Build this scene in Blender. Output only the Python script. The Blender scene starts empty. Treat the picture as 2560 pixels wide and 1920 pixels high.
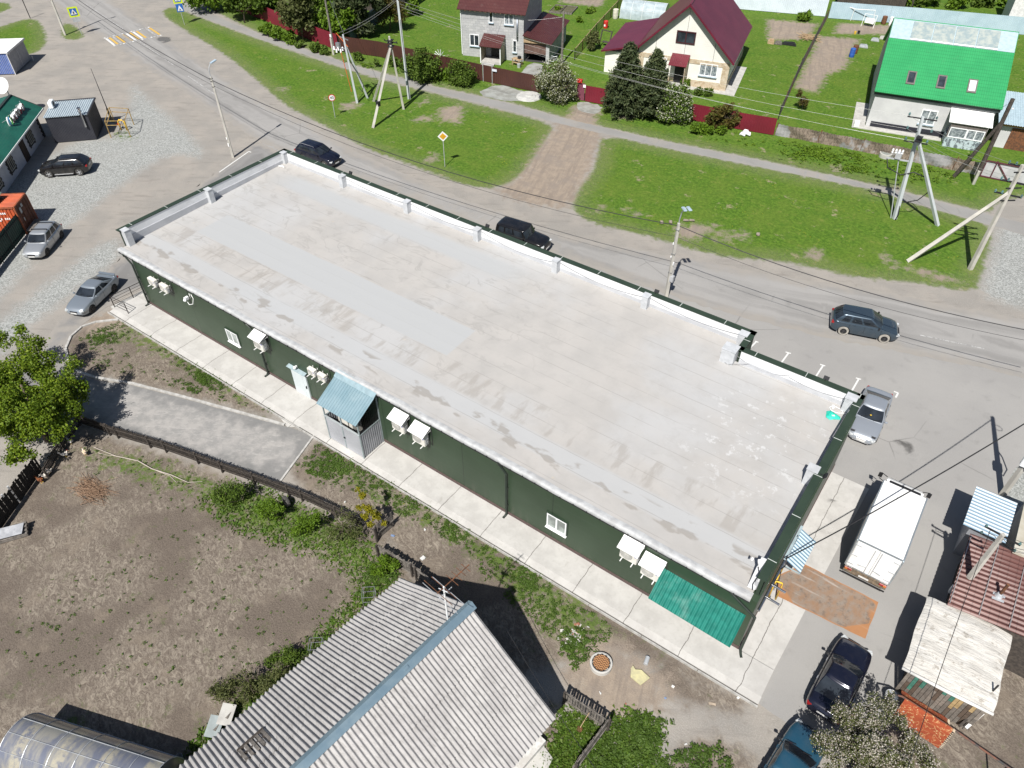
import bpy, bmesh, math, random
import numpy as np
from mathutils import Vector, Matrix
random.seed(7); RNG = np.random.default_rng(7)
SC = bpy.context.scene; COL = SC.collection
R = math.radians; PI = math.pi
# ---------------------------------------------------------------- camera
YAW, PITCH, ROLL, FPX = -6.27224932e-01, 7.56581738e-01, -3.36855464e-03, 1843.5663
CAM = np.array([48.03, -20.033, 33.617])
_f0 = np.array([math.sin(YAW), math.cos(YAW), 0]); _r0 = np.array([math.cos(YAW), -math.sin(YAW), 0]); _u = np.array([0, 0, 1.])
_fw = _f0*math.cos(PITCH)-_u*math.sin(PITCH); _up = _f0*math.sin(PITCH)+_u*math.cos(PITCH)
_r = _r0*math.cos(ROLL)+_up*math.sin(ROLL); _up2 = _up*math.cos(ROLL)-_r0*math.sin(ROLL)
cam = bpy.data.cameras.new('camera'); camo = bpy.data.objects.new('camera', cam); COL.objects.link(camo)
cam.sensor_width = 36; cam.sensor_fit = 'HORIZONTAL'; cam.lens = FPX/2560*36; cam.clip_start = .5; cam.clip_end = 4000
camo.matrix_world = Matrix(((_r[0], _up2[0], -_fw[0], CAM[0]), (_r[1], _up2[1], -_fw[1], CAM[1]), (_r[2], _up2[2], -_fw[2], CAM[2]), (0, 0, 0, 1)))
SC.camera = camo
# ---------------------------------------------------------------- sky, sun, exposure
SUN_AZ, SUN_EL = 104.5, 52.0        # direction the shadows run, height of the sun
W = bpy.data.worlds.new('World'); SC.world = W; W.use_nodes = True
_n = W.node_tree.nodes; _sky = _n.new('ShaderNodeTexSky'); _sky.sky_type = 'NISHITA'; _sky.sun_disc = False
_sky.sun_elevation = R(SUN_EL); _sky.sun_rotation = R(90-(SUN_AZ+180)); _sky.air_density = 1.0; _sky.dust_density = 1.2; _sky.ozone_density = 2.0
W.node_tree.links.new(_sky.outputs[0], _n['Background'].inputs[0]); _n['Background'].inputs[1].default_value = 0.052
sun = bpy.data.lights.new('sun', 'SUN'); sun.energy = 4.9; sun.angle = R(.53); sun.color = (1, .965, .91)
suno = bpy.data.objects.new('sun', sun); COL.objects.link(suno)
_d = Vector((math.cos(R(SUN_AZ))*math.cos(R(SUN_EL)), math.sin(R(SUN_AZ))*math.cos(R(SUN_EL)), -math.sin(R(SUN_EL))))
suno.rotation_euler = _d.to_track_quat('-Z', 'Y').to_euler(); suno.location = (0, -40, 80)
SC.view_settings.view_transform = 'Standard'; SC.view_settings.look = 'None'; SC.view_settings.gamma = 1; SC.view_settings.exposure = 0.46

# ---------------------------------------------------------------- measuring: photo pixel -> point at height z
def G(px, py, z=0.):
    d = _fw+_r*(px-1280)/FPX-_up2*(py-960)/FPX
    p = CAM+d*((z-CAM[2])/d[2]); return Vector((p[0], p[1], p[2]))
def proj(p):
    v = np.array(p, float)-CAM; w = v@_fw
    return 1280+FPX*(v@_r)/w, 960-FPX*(v@_up2)/w
def HZ(b, py):
    lo, hi = 0., 32.
    for _ in range(45):
        m = (lo+hi)/2
        if proj((b[0], b[1], m))[1] > py: lo = m
        else: hi = m
    return lo
# ---------------------------------------------------------------- objects
def tag(o, label=None, cat=None, group=None, kind=None):
    if label: o['label'] = label
    if cat: o['category'] = cat
    if group: o['group'] = group
    if kind: o['kind'] = kind
    return o
def thing(name, label, cat, loc=(0, 0, 0), rz=0., group=None):
    o = bpy.data.objects.new(name, None); COL.objects.link(o); o.empty_display_size = .3
    o.matrix_basis = Matrix.Translation(Vector(loc)) @ Matrix.Rotation(rz, 4, 'Z')
    return tag(o, label, cat, group, 'thing')
def wmat(o):
    return wmat(o.parent) @ o.matrix_basis if o.parent else o.matrix_basis.copy()
def V(*a): return Vector(a)
class MB:
    """collects shapes; build() links them as ONE mesh object"""
    def __init__(s): s.v = []; s.f = []; s.m = []
    def add(s, vs, fs, mi=0):
        b = len(s.v); s.v.extend([tuple(p) for p in vs]); s.f.extend([tuple(i+b for i in f) for f in fs]); s.m.extend([mi]*len(fs)); return s
    def box(s, c, d, rz=0., mi=0, rx=0., ry=0.):
        M = Matrix.Translation(Vector(c)) @ Matrix.Rotation(rz, 4, 'Z') @ Matrix.Rotation(ry, 4, 'Y') @ Matrix.Rotation(rx, 4, 'X')
        x, y, z = d[0]/2, d[1]/2, d[2]/2
        vs = [M @ V(a*x, b*y, e*z) for e in (-1, 1) for a, b in ((-1, -1), (1, -1), (1, 1), (-1, 1))]
        return s.add(vs, [(3, 2, 1, 0), (4, 5, 6, 7), (0, 1, 5, 4), (1, 2, 6, 5), (2, 3, 7, 6), (3, 0, 4, 7)], mi)
    def prism(s, poly, z0, z1, mi=0):
        n = len(poly); P0 = [V(p[0], p[1], z0) for p in poly]; P1 = [V(p[0], p[1], z1) for p in poly]
        a = sum(poly[i][0]*poly[(i+1) % n][1]-poly[(i+1) % n][0]*poly[i][1] for i in range(n))
        if a < 0: P0.reverse(); P1.reverse()
        return s.add(P0+P1, [tuple(range(n-1, -1, -1)), tuple(range(n, 2*n))]+[(i, (i+1) % n, n+(i+1) % n, n+i) for i in range(n)], mi)
    def slab(s, quad, t, mi=0):
        """a plate of thickness t under the given corner points (counter-clockwise from above)"""
        q = [Vector(p) for p in quad]; nn = (q[1]-q[0]).cross(q[-1]-q[0]).normalized(); lo = [p-nn*t for p in q]; n = len(q)
        return s.add(lo+q, [tuple(range(n-1, -1, -1)), tuple(range(n, 2*n))]+[(i, (i+1) % n, n+(i+1) % n, n+i) for i in range(n)], mi)
    def bar(s, a, b, w, h=None, mi=0, upv=(0, 0, 1)):
        a = Vector(a); b = Vector(b); h = h or w; d = (b-a); L = d.length
        if L < 1e-6: return s
        d.normalize(); u = Vector(upv)
        if abs(d.dot(u)) > .98: u = V(0, 1, 0)
        x = d.cross(u).normalized(); z = x.cross(d).normalized()
        vs = []
        for p in (a, b):
            for i, k in ((-1, -1), (1, -1), (1, 1), (-1, 1)): vs.append(p+x*i*w/2+z*k*h/2)
        return s.add(vs, [(0, 1, 2, 3), (7, 6, 5, 4), (0, 4, 5, 1), (1, 5, 6, 2), (2, 6, 7, 3), (3, 7, 4, 0)], mi)
    def tube(s, pts, r, n=8, mi=0, cap=True):
        pts = [Vector(p) for p in pts]; m = len(pts); rs = r if isinstance(r, (list, tuple)) else [r]*m
        vs = []; x = None
        for i in range(m):
            d = (pts[min(i+1, m-1)]-pts[max(i-1, 0)]).normalized()
            if x is None:
                x = d.cross(V(0, 0, 1)) if abs(d.z) < .95 else d.cross(V(0, 1, 0))
            x = (x-d*x.dot(d)).normalized(); y = d.cross(x)
            for k in range(n):
                a = 2*PI*k/n; vs.append(pts[i]+(x*math.cos(a)+y*math.sin(a))*rs[i])
        fs = [(i*n+k, i*n+(k+1) % n, (i+1)*n+(k+1) % n, (i+1)*n+k) for i in range(m-1) for k in range(n)]
        if cap: fs += [tuple(range(n-1, -1, -1)), tuple(range((m-1)*n, m*n))]
        return s.add(vs, fs, mi)
    def lathe(s, prof, n=24, c=(0, 0, 0), mi=0, axis='Z', closed=False):
        """prof = [(radius, height)...]"""
        m = len(prof); vs = []; c = Vector(c)
        for rr, h in prof:
            for k in range(n):
                a = 2*PI*k/n; p = V(rr*math.cos(a), rr*math.sin(a), h)
                if axis == 'Y': p = V(p.x, p.z, p.y)
                if axis == 'X': p = V(p.z, p.x, p.y)
                vs.append(c+p)
        rng = range(m if closed else m-1)
        fs = [(i*n+k, i*n+(k+1) % n, ((i+1) % m)*n+(k+1) % n, ((i+1) % m)*n+k) for i in rng for k in range(n)]
        if not closed:
            if prof[0][0] > 1e-4: fs.append(tuple(range(n-1, -1, -1)))
            if prof[-1][0] > 1e-4: fs.append(tuple(range((m-1)*n, m*n)))
        return s.add(vs, fs, mi)
    def wave(s, o, u, v, n, amp, seg=6, mi=0, shape='sin', nv=1, sag=None):
        """corrugated sheet: o origin, u across the waves (n waves), v along them"""
        o = Vector(o); u = Vector(u); v = Vector(v); nn = u.cross(v).normalized(); N = n*seg
        vs = []
        for j in range(nv+1):
            for i in range(N+1):
                ph = (i % seg)/seg
                if shape == 'sin': h = math.cos(2*PI*i/seg)
                elif shape == 'rib': h = 1. if ph < .3 else -1.
                elif shape == 'trap': h = 1. if ph < .45 else -1.
                else: h = -1+2*ph
                z = h*amp
                if sag: z += sag(i/N, j/nv)
                vs.append(o+u*(i/N)+v*(j/nv)+nn*z)
        return s.add(vs, [(j*(N+1)+i, j*(N+1)+i+1, (j+1)*(N+1)+i+1, (j+1)*(N+1)+i) for j in range(nv) for i in range(N)], mi)
    def build(s, name, mats, parent=None, smooth=False, world=False, angle=None, kind=None, bevel=0):
        me = bpy.data.meshes.new(name)
        vs = s.v
        if world and parent is not None:
            I = wmat(parent).inverted(); vs = [I @ Vector(p) for p in vs]
        me.from_pydata([tuple(p) for p in vs], [], s.f)
        mats = mats if isinstance(mats, (list, tuple)) else [mats]
        for m in mats: me.materials.append(m)
        if len(mats) > 1: me.polygons.foreach_set('material_index', s.m)
        if bevel:
            bm = bmesh.new(); bm.from_mesh(me); bmesh.ops.remove_doubles(bm, verts=bm.verts, dist=1e-5)
            ed = [e for e in bm.edges if len(e.link_faces) == 2 and e.calc_face_angle(0) > .6]
            bmesh.ops.bevel(bm, geom=ed, offset=bevel, segments=2, affect='EDGES', clamp_overlap=True); bm.to_mesh(me); bm.free()
        if smooth:
            me.polygons.foreach_set('use_smooth', [True]*len(me.polygons))
            if angle: 
                try: me.set_sharp_from_angle(angle=R(angle))
                except Exception: pass
        me.update()
        o = bpy.data.objects.new(name, me); COL.objects.link(o)
        if parent is not None: o.parent = parent
        if kind: o['kind'] = kind
        return o
def children(o): return [c for c in bpy.data.objects if c.parent == o]
def copy_tree(o, parent=None, kids=None):
    c = o.copy(); COL.objects.link(c)
    if parent is not None: c.parent = parent
    for ch in children(o): copy_tree(ch, c)
    return c
def place(o, loc, rz=0., label=None, group=None):
    o.location = loc; o.rotation_euler = (0, 0, rz); o.matrix_basis = Matrix.Translation(Vector(loc)) @ Matrix.Rotation(rz, 4, 'Z')
    if label: o['label'] = label
    if group: o['group'] = group
    return o
# ---------------------------------------------------------------- materials
class NT:
    def __init__(s, name):
        s.m = bpy.data.materials.new(name); s.m.use_nodes = True; s.t = s.m.node_tree; s.b = s.t.nodes['Principled BSDF']
        s.out = s.t.nodes['Material Output']; s._pos = None
    def n(s, typ, **kw):
        x = s.t.nodes.new('ShaderNode'+typ)
        for k, v in kw.items(): setattr(x, k, v)
        return x
    def l(s, a, b): s.t.links.new(a, b)
    def set(s, sock, v):
        if hasattr(v, 'links') or hasattr(v, 'is_linked'): s.l(v, sock)
        elif isinstance(v, (tuple, list)) and len(v) == 3 and sock.type == 'RGBA': sock.default_value = (*v, 1)
        else: sock.default_value = v
    def pos(s):
        if s._pos is None: s._pos = s.n('NewGeometry').outputs['Position']
        return s._pos
    def obj(s): return s.n('TexCoord').outputs['Object']
    def mapv(s, vec, scale=(1, 1, 1), rot=(0, 0, 0), loc=(0, 0, 0)):
        if any(rot) and tuple(scale) != (1, 1, 1): vec = s.mapv(vec, (1, 1, 1), rot); rot = (0, 0, 0)
        x = s.n('Mapping'); s.l(vec, x.inputs[0]); x.inputs[1].default_value = loc; x.inputs[2].default_value = rot; x.inputs[3].default_value = scale
        return x.outputs[0]
    def noise(s, scale, detail=3, rough=.55, vec=None, dist=0., out=0):
        x = s.n('TexNoise'); s.l(vec if vec is not None else s.pos(), x.inputs['Vector']); x.inputs['Scale'].default_value = scale
        x.inputs['Detail'].default_value = detail; x.inputs['Roughness'].default_value = rough; x.inputs['Distortion'].default_value = dist
        return x.outputs[out]
    def voro(s, scale, vec=None, feature='F1', out='Distance', rnd=1.):
        x = s.n('TexVoronoi', feature=feature); s.l(vec if vec is not None else s.pos(), x.inputs['Vector']); x.inputs['Scale'].default_value = scale
        x.inputs['Randomness'].default_value = rnd
        return x.outputs[out]
    def math(s, op, a, b=0., c=None, clamp=False):
        x = s.n('Math', operation=op, use_clamp=clamp); s.set(x.inputs[0], a); s.set(x.inputs[1], b)
        if c is not None: s.set(x.inputs[2], c)
        return x.outputs[0]
    def sstep(s, v, a, b, o0=0., o1=1.):
        x = s.n('MapRange', interpolation_type='SMOOTHSTEP'); s.set(x.inputs[0], v); x.inputs[1].default_value = a; x.inputs[2].default_value = b
        x.inputs[3].default_value = o0; x.inputs[4].default_value = o1; return x.outputs[0]
    def lin(s, v, a, b, o0=0., o1=1.):
        x = s.n('MapRange'); s.set(x.inputs[0], v); x.inputs[1].default_value = a; x.inputs[2].default_value = b
        x.inputs[3].default_value = o0; x.inputs[4].default_value = o1; return x.outputs[0]
    def mix(s, f, a, b, mode='MIX'):
        x = s.n('Mix', data_type='RGBA', blend_type=mode); s.set(x.inputs[0], f); s.set(x.inputs[6], a); s.set(x.inputs[7], b); return x.outputs[2]
    def attr(s, name, out='Fac'):
        x = s.n('Attribute', attribute_name=name); return x.outputs[out]
    def sep(s, vec=None):
        x = s.n('SeparateXYZ'); s.l(vec if vec is not None else s.pos(), x.inputs[0]); return x.outputs
    def bump(s, h, strength=.3, dist=.05):
        x = s.n('Bump'); s.l(h, x.inputs['Height']); x.inputs['Strength'].default_value = strength; x.inputs['Distance'].default_value = dist
        s.l(x.outputs[0], s.b.inputs['Normal']); return x
    def col(s, v): s.set(s.b.inputs['Base Color'], v)
    def p(s, **kw):
        for k, v in kw.items(): s.set(s.b.inputs[{'rough': 'Roughness', 'metal': 'Metallic', 'spec': 'Specular IOR Level', 'coat': 'Coat Weight', 'trans': 'Transmission Weight', 'alpha': 'Alpha', 'ior': 'IOR', 'coatr': 'Coat Roughness'}[k]], v)
        return s
MC = {}
def mat(name, c, rough=.7, metal=0., c2=None, ns=3., nd=4, bs=None, bst=.25, bd=.02, coat=0., spec=.4, lo=.35, hi=.65, dirt=None, ds=.7):
    """plain surface: colour c drifting to c2 with noise of scale ns, bump of scale bs, dirt = (colour, amount)"""
    if name in MC: return MC[name]
    t = NT(name); t.p(rough=rough, metal=metal, coat=coat, spec=spec)
    c2 = c2 or tuple(x*.82 for x in c)
    cc = t.mix(t.sstep(t.noise(ns, nd), lo, hi), c, c2)
    if dirt: cc = t.mix(t.sstep(t.noise(ds, 6, .65), .5, .72, 0, dirt[1]), cc, dirt[0])
    t.col(cc)
    if bs: t.bump(t.noise(bs, 4), bst, bd)
    MC[name] = t.m; return t.m
def glass_mat(name, c=(.02, .025, .03), rough=.06):
    if name in MC: return MC[name]
    t = NT(name); t.col(t.mix(t.sstep(t.noise(1.3, 3), .35, .7), c, tuple(min(1, x*2.2) for x in c))); t.p(rough=rough, spec=.6); MC[name] = t.m; return t.m
def leaf_mat(name, cols, tr=.3):
    if name in MC: return MC[name]
    t = NT(name); rnd = t.n('NewGeometry').outputs['Random Per Island']
    r = t.n('ValToRGB'); t.l(rnd, r.inputs[0]); e = r.color_ramp.elements
    e[0].color = (*cols[0], 1); e[0].position = 0; e[1].color = (*cols[-1], 1); e[1].position = 1
    for i, c in enumerate(cols[1:-1]):
        k = e.new((i+1)/(len(cols)-1)); k.color = (*c, 1)
    c = t.mix(t.sstep(t.noise(.9, 3), .35, .65, 0, .35), r.outputs[0], (0, 0, 0), 'MIX') if False else r.outputs[0]
    big = t.noise(1.1, 3); c = t.mix(t.sstep(big, .42, .62, 0, .42), c, cols[0])  # broad noise darkens whole clumps: crown shading put into the leaf colour
    t.col(c); t.p(rough=.6, spec=.25)
    d = t.n('BsdfTranslucent'); t.l(c, d.inputs[0]); mx = t.n('MixShader'); mx.inputs[0].default_value = tr
    t.l(t.b.outputs[0], mx.inputs[1]); t.l(d.outputs[0], mx.inputs[2]); t.l(mx.outputs[0], t.out.inputs[0]); MC[name] = t.m; return t.m
def paint(name, c, metal=.35, rough=.32, dirt=.12):
    if name in MC: return MC[name]
    t = NT(name); z = t.sep()[2]
    d = t.math('MULTIPLY', t.sstep(t.noise(2.5, 5, .65), .35, .75), t.lin(z, .9, .1, .25, 1.)); d = t.math('MULTIPLY', d, dirt*4, clamp=True)
    t.col(t.mix(d, c, (.23, .2, .17))); t.p(metal=metal, coat=.6, coatr=.08, spec=.5); t.set(t.b.inputs['Roughness'], t.lin(d, 0, 1, rough, .75))
    MC[name] = t.m; return t.m
WHITE = mat('white_paint', (.78, .78, .77), .5, c2=(.7, .7, .69)); PVC = mat('white_plastic', (.8, .81, .82), .35, c2=(.74, .75, .76))
BLACK = mat('black_rubber', (.022, .022, .023), .8, c2=(.035, .033, .03)); DARK = mat('dark_metal', (.035, .035, .038), .5, .4)
GALV = mat('galvanised_steel', (.5, .52, .54), .4, .3, c2=(.38, .4, .42), ns=2.5); STEEL = mat('grey_steel', (.33, .34, .35), .45, .6)
RUST = mat('rusty_steel', (.2, .085, .04), .85, .2, c2=(.1, .05, .03), ns=6); YEL = mat('yellow_paint', (.75, .5, .04), .5, c2=(.6, .36, .05), ns=5)
CONC = mat('concrete', (.47, .46, .43), .85, c2=(.38, .37, .35), ns=2, bs=30, bst=.2); POLE = mat('pole_concrete', (.5, .48, .43), .85, c2=(.4, .385, .35), ns=1.2, bs=25, dirt=((.3, .28, .24), .3))
WOOD_G = mat('weathered_wood', (.2, .18, .16), .9, c2=(.1, .09, .08), ns=5, bs=40, bst=.4); WOOD_D = mat('dark_wood', (.075, .062, .052), .9, c2=(.04, .034, .03), ns=6, bs=40, bst=.4)
WOOD_P = mat('pale_wood', (.42, .31, .19), .8, c2=(.3, .21, .12), ns=4, bs=40, bst=.3); BARK = mat('bark', (.13, .1, .075), .95, c2=(.07, .055, .045), ns=6, bs=18, bst=.6, bd=.05)
GLASS = glass_mat('window_glass'); GLASS_L = glass_mat('pale_window_glass', (.16, .18, .17), .1); CABLE = mat('cable_black', (.02, .02, .022), .6); WIRE = mat('wire_grey', (.35, .35, .35), .5, .6)
CURTAIN = mat('curtain_glass', (.32, .35, .37), .12, c2=(.1, .12, .14), ns=5, spec=.8)
RED = mat('red_paint', (.55, .03, .025), .4, c2=(.4, .025, .02)); BLUE = mat('blue_paint', (.03, .11, .42), .5, c2=(.025, .085, .33)); INS = mat('insulator_glass', (.1, .2, .2), .2, c2=(.06, .1, .1))
# ---------------------------------------------------------------- ground
def gp(pts, z=0.): return [G(x, y, z) for x, y in pts]
def smooth_poly(P, k=2):
    for _ in range(k):
        Q = []
        for i in range(len(P)):
            a = P[i]; b = P[(i+1) % len(P)]; Q += [a*.75+b*.25, a*.25+b*.75]
        P = Q
    return P
def sdf(px, py, poly):
    """signed distance (positive inside) from points to a polygon"""
    P = np.array([(p[0], p[1]) for p in poly]); Q = np.roll(P, -1, 0); d = np.full(px.shape, 1e9); ins = np.zeros(px.shape, bool)
    for (ax, ay), (bx, by) in zip(P, Q):
        ex, ey = bx-ax, by-ay; L2 = ex*ex+ey*ey+1e-12
        t = np.clip(((px-ax)*ex+(py-ay)*ey)/L2, 0, 1)
        d = np.minimum(d, (px-ax-t*ex)**2+(py-ay-t*ey)**2)
        c = (ay > py) != (by > py)
        if abs(ey) > 1e-12: ins ^= c & (px < (px*0+ex*(py-ay)/ey+ax))
    d = np.sqrt(d); return np.where(ins, d, -d)
PL = {}
PL['grass'] = [
 smooth_poly(gp([(399,32),(463,76),(550,126),(640,197),(712,262),(770,292),(842,330),(929,376),(1002,402),(1060,424),(1140,455),(1190,468),(1235,470),(1288,452),(1322,418),(1348,380),(1372,342),(1386,316),(1330,296),(1280,283),(1060,228),(886,182),(640,97),(463,30),(430,16)]), 1),
 smooth_poly(gp([(1500,334),(1700,379),(1920,423),(2209,480),(2260,502),(2426,549),(2480,566),(2470,625),(2450,690),(2440,722),(2412,726),(2267,702),(2151,695),(2036,668),(1920,647),(1859,648),(1772,634),(1656,601),(1570,577),(1483,560),(1425,520),(1446,470),(1478,434),(1495,390)]), 1),
 gp([(440,-20),(640,78),(886,162),(1060,208),(1280,257),(1442,301),(1656,350),(1920,402),(2230,470),(2354,502),(2470,530),(2500,500),(2560,490),(2900,560),(3400,200),(3000,-560),(-200,-600),(200,-200)]),
 smooth_poly(gp([(-60,80),(0,68),(45,52),(78,46),(100,55),(115,88),(113,115),(78,137),(0,145),(-80,150)]), 1),
 smooth_poly(gp([(156,60),(175,58),(198,75),(212,92),(178,102),(153,92)]), 1),
 gp([(-90,0),(20,8),(26,20),(0,32),(-90,40)]),
]
PL['thin'] = [
 smooth_poly(gp([(195,1105),(420,1150),(640,1236),(700,1290),(600,1310),(420,1225),(220,1175)]), 1), smooth_poly(gp([(300,805),(345,806),(640,990),(705,1040),(640,1025),(330,860),(250,850)]), 1), smooth_poly(gp([(800,1110),(1280,1378),(1580,1558),(1560,1600),(1400,1640),(1240,1440),(930,1240),(780,1180)]), 1), smooth_poly(gp([(1455,1960),(1500,1800),(1620,1770),(1660,1830),(1640,1960)]), 1),
 smooth_poly(gp([(470,1245),(560,1240),(620,1195),(700,1230),(800,1275),(920,1330),(975,1420),(900,1480),(820,1400),(700,1370),(560,1320)]), 1),
 smooth_poly(gp([(940,1400),(1010,1440),(900,1540),(760,1660),(640,1780),(600,1850),(530,1880),(470,1960),(440,1900),(520,1800),(620,1720),(740,1640),(880,1500)]), 1),
 gp([(1395,1800),(1405,1765),(1480,1790),(1510,1830),(1440,1960),(1340,1960)]),
 smooth_poly(gp([(1430,1960),(1520,1810),(1590,1830),(1610,1960)]), 1),
 smooth_poly(gp([(265,328),(300,322),(345,340),(340,350),(290,352)]), 1),
 smooth_poly(gp([(110,1790),(200,1770),(220,1830),(60,1900),(20,1860)]), 1),
]
PL['soil'] = [
 smooth_poly(gp([(-400,1330),(0,1320),(95,1180),(190,1070),(420,1135),(700,1240),(960,1335),(1030,1430),(1150,1650),(1410,1770),(1430,1960),(600,2100),(-600,2100)]), 1),
 smooth_poly(gp([(165,900),(160,880),(172,848),(210,810),(260,795),(330,780),(345,800),(640,985),(700,1048),(560,1015),(340,958),(240,940)]), 1),
 smooth_poly(gp([(785,1090),(850,1120),(930,1160),(1280,1370),(1580,1550),(1875,1745),(1800,1760),(1560,1620),(1405,1660),(1250,1700),(1060,1480),(960,1330),(700,1205)]), 1),
 gp([(2044,90),(2151,98),(2128,127),(2117,162),(2105,174),(2070,185),(2041,231),(1987,220),(2015,162),(2036,122)]),
 gp([(2098,58),(2230,64),(2225,90),(2080,88)]), gp([(1404,0),(1511,-3),(1500,17),(1401,6)]),
 smooth_poly(gp([(2300,1750),(2430,1640),(2620,1480),(2800,1500),(2800,2100),(2060,2100),(2100,1880),(2200,1830)]), 1),
 smooth_poly(gp([(1620,1640),(1760,1700),(1880,1755),(1840,1790),(1720,1760),(1640,1720)]), 1), smooth_poly(gp([(1640,1960),(1700,1860),(1800,1840),(1900,1900),(1900,1990)]), 1),
 gp([(1300,195),(1340,185),(1390,215),(1340,228),(1280,215)]),
]
PL['sand'] = [
 gp([(2044,90),(2151,98),(2128,127),(2117,162),(2105,174),(2070,185),(2041,231),(1987,220),(2015,162),(2036,122)]), gp([(2098,58),(2230,64),(2225,86),(2085,84)]), gp([(1404,0),(1511,-3),(1500,17),(1401,6)]),
 smooth_poly(gp([(1400,1665),(1470,1600),(1540,1590),(1625,1670),(1700,1720),(1640,1770),(1545,1815),(1480,1790),(1440,1760)]), 1),
 smooth_poly(gp([(1433,260),(1508,270),(1484,302),(1506,335),(1482,390),(1474,434),(1444,470),(1430,520),(1330,512),(1230,478),(1290,455),(1336,385),(1386,318),(1424,288)]), 1),
 smooth_poly(gp([(200,815),(280,770),(330,790),(300,830),(220,850)]), 1),
 gp([(1096,272),(1150,262),(1158,280),(1144,310),(1100,297)]), gp([(1060,250),(1072,256),(1050,262)]), gp([(1038,296),(1070,290),(1075,302),(1040,303)]),
 gp([(1070,394),(1090,384),(1092,400),(1066,405)]), gp([(694,222),(716,218),(712,228)]), gp([(850,262),(890,254),(900,262),(866,278)]),
 gp([(1486,530),(1500,512),(1506,520),(1498,532)]), gp([(1556,520),(1575,530),(1602,536),(1590,538)]), gp([(1690,570),(1730,560),(1790,565),(1770,580),(1730,600),(1690,590)]), gp([(1790,585),(1815,580),(1820,598),(1790,600)]), gp([(1830,582),(1865,580),(1868,598),(1840,596)]),
 gp([(2015,628),(2050,625),(2055,648),(2030,650)]), gp([(2200,632),(2215,640),(2240,664),(2225,668)]), gp([(2270,668),(2330,680),(2400,702),(2340,700)]),
 gp([(1920,48),(2045,60),(2015,98),(1920,100)]), gp([(2230,470),(2250,465),(2262,478)]), gp([(2085,415),(2110,418),(2112,430),(2090,428)]),
 gp([(1555,285),(1590,288),(1575,298),(1540,294)]),
]
PL['gravel'] = [
 smooth_poly(gp([(330,205),(360,240),(470,330),(520,400),(430,380),(330,440),(130,600),(0,750),(-200,900),(-200,560),(0,480),(110,400),(210,345),(290,350),(330,260)]), 1),
 smooth_poly(gp([(-100,880),(60,755),(190,655),(285,590),(310,640),(180,735),(30,850),(-60,940)]), 1),
 smooth_poly(gp([(2455,720),(2480,640),(2500,560),(2530,560),(2600,600),(2600,780),(2480,750)]), 1),
 smooth_poly(gp([(2540,1150),(2700,1100),(2700,1300),(2560,1290),(2510,1250)]), 1),
]
gxs = np.concatenate([[-1500, -500, -250], np.arange(-150, 121, .6), [200, 500, 1500]]); gys = np.concatenate([[-1500, -300, -120], np.arange(-50, 191, .6), [300, 600, 1500]])
GX, GY = np.meshgrid(gxs, gys); nx, ny = len(gxs), len(gys)
me = bpy.data.meshes.new('ground')
vv = np.stack([GX.ravel(), GY.ravel(), np.zeros(nx*ny)], 1)
ii = np.arange(nx*ny).reshape(ny, nx); ff = np.stack([ii[:-1, :-1].ravel(), ii[:-1, 1:].ravel(), ii[1:, 1:].ravel(), ii[1:, :-1].ravel()], 1)
me.vertices.add(len(vv)); me.vertices.foreach_set('co', vv.ravel()); me.loops.add(ff.size); me.loops.foreach_set('vertex_index', ff.ravel())
me.polygons.add(len(ff)); me.polygons.foreach_set('loop_start', np.arange(0, ff.size, 4)); me.polygons.foreach_set('loop_total', np.full(len(ff), 4)); me.update(calc_edges=True)
for k, polys in PL.items():
    s = np.full(vv.shape[0], -1e3)
    for P in polys: s = np.maximum(s, sdf(vv[:, 0], vv[:, 1], P))
    a = me.attributes.new(k, 'FLOAT', 'POINT'); a.data.foreach_set('value', np.clip(s, -30, 30).astype(np.float32))
ground = bpy.data.objects.new('ground', me); COL.objects.link(ground); ground['kind'] = 'structure'
_a, _b = G(1330, 500), G(1455, 290); TRA = math.atan2(_b.y-_a.y, _b.x-_a.x)
t = NT('ground'); t.p(rough=.95, spec=.15)
nf = t.noise(14, 4, .6); nm = t.noise(1.6, 5, .62); nl = t.noise(.35, 4, .55); nff = t.noise(45, 3, .6)
wob = t.math('ADD', t.math('MULTIPLY', t.math('SUBTRACT', nm, .5), 2.6), t.math('MULTIPLY', t.math('SUBTRACT', nf, .5), 1.1))
def msk(k, w, amp=1.): return t.sstep(t.math('ADD', t.attr(k), t.math('MULTIPLY', wob, amp)), -w, w)
dust = t.mix(t.sstep(nl, .35, .65), (.30, .275, .245), (.245, .23, .21)); dust = t.mix(t.sstep(nf, .4, .75, 0, .55), dust, (.36, .34, .31)); dust = t.mix(t.sstep(nm, .55, .75, 0, .5), dust, (.2, .18, .16))
st = t.mapv(t.pos(), (.25, 1.6, 1), (0, 0, R(-32))); dust = t.mix(t.sstep(t.noise(1.2, 5, .6, vec=st), .52, .72, 0, .5), dust, (.175, .16, .145))
gv = t.voro(13, out='Color'); gvs = t.n('SeparateColor'); t.l(gv, gvs.inputs[0]); grav = t.mix(gvs.outputs[0], (.175, .18, .172), (.40, .41, .395)); grav = t.mix(t.sstep(nl, .4, .7, 0, .3), grav, (.3, .3, .285))
straw = t.noise(2.6, 6, .72, vec=t.mapv(t.pos(), (1, 1.7, 1), (0, 0, .5)), dist=1.5)
soil = t.mix(t.sstep(nf, .3, .7), (.105, .085, .07), (.165, .136, .11)); soil = t.mix(t.math('MULTIPLY', t.sstep(straw, .38, .72), t.sstep(t.noise(.22, 5, .65), .40, .56)), soil, (.30, .26, .21))
soil = t.mix(t.sstep(t.noise(.5, 5, .65), .53, .68, 0, .7), soil, (.20, .165, .13)); soil = t.mix(t.sstep(t.noise(30, 2), .68, .76, 0, .8), soil, (.36, .32, .26))
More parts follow.
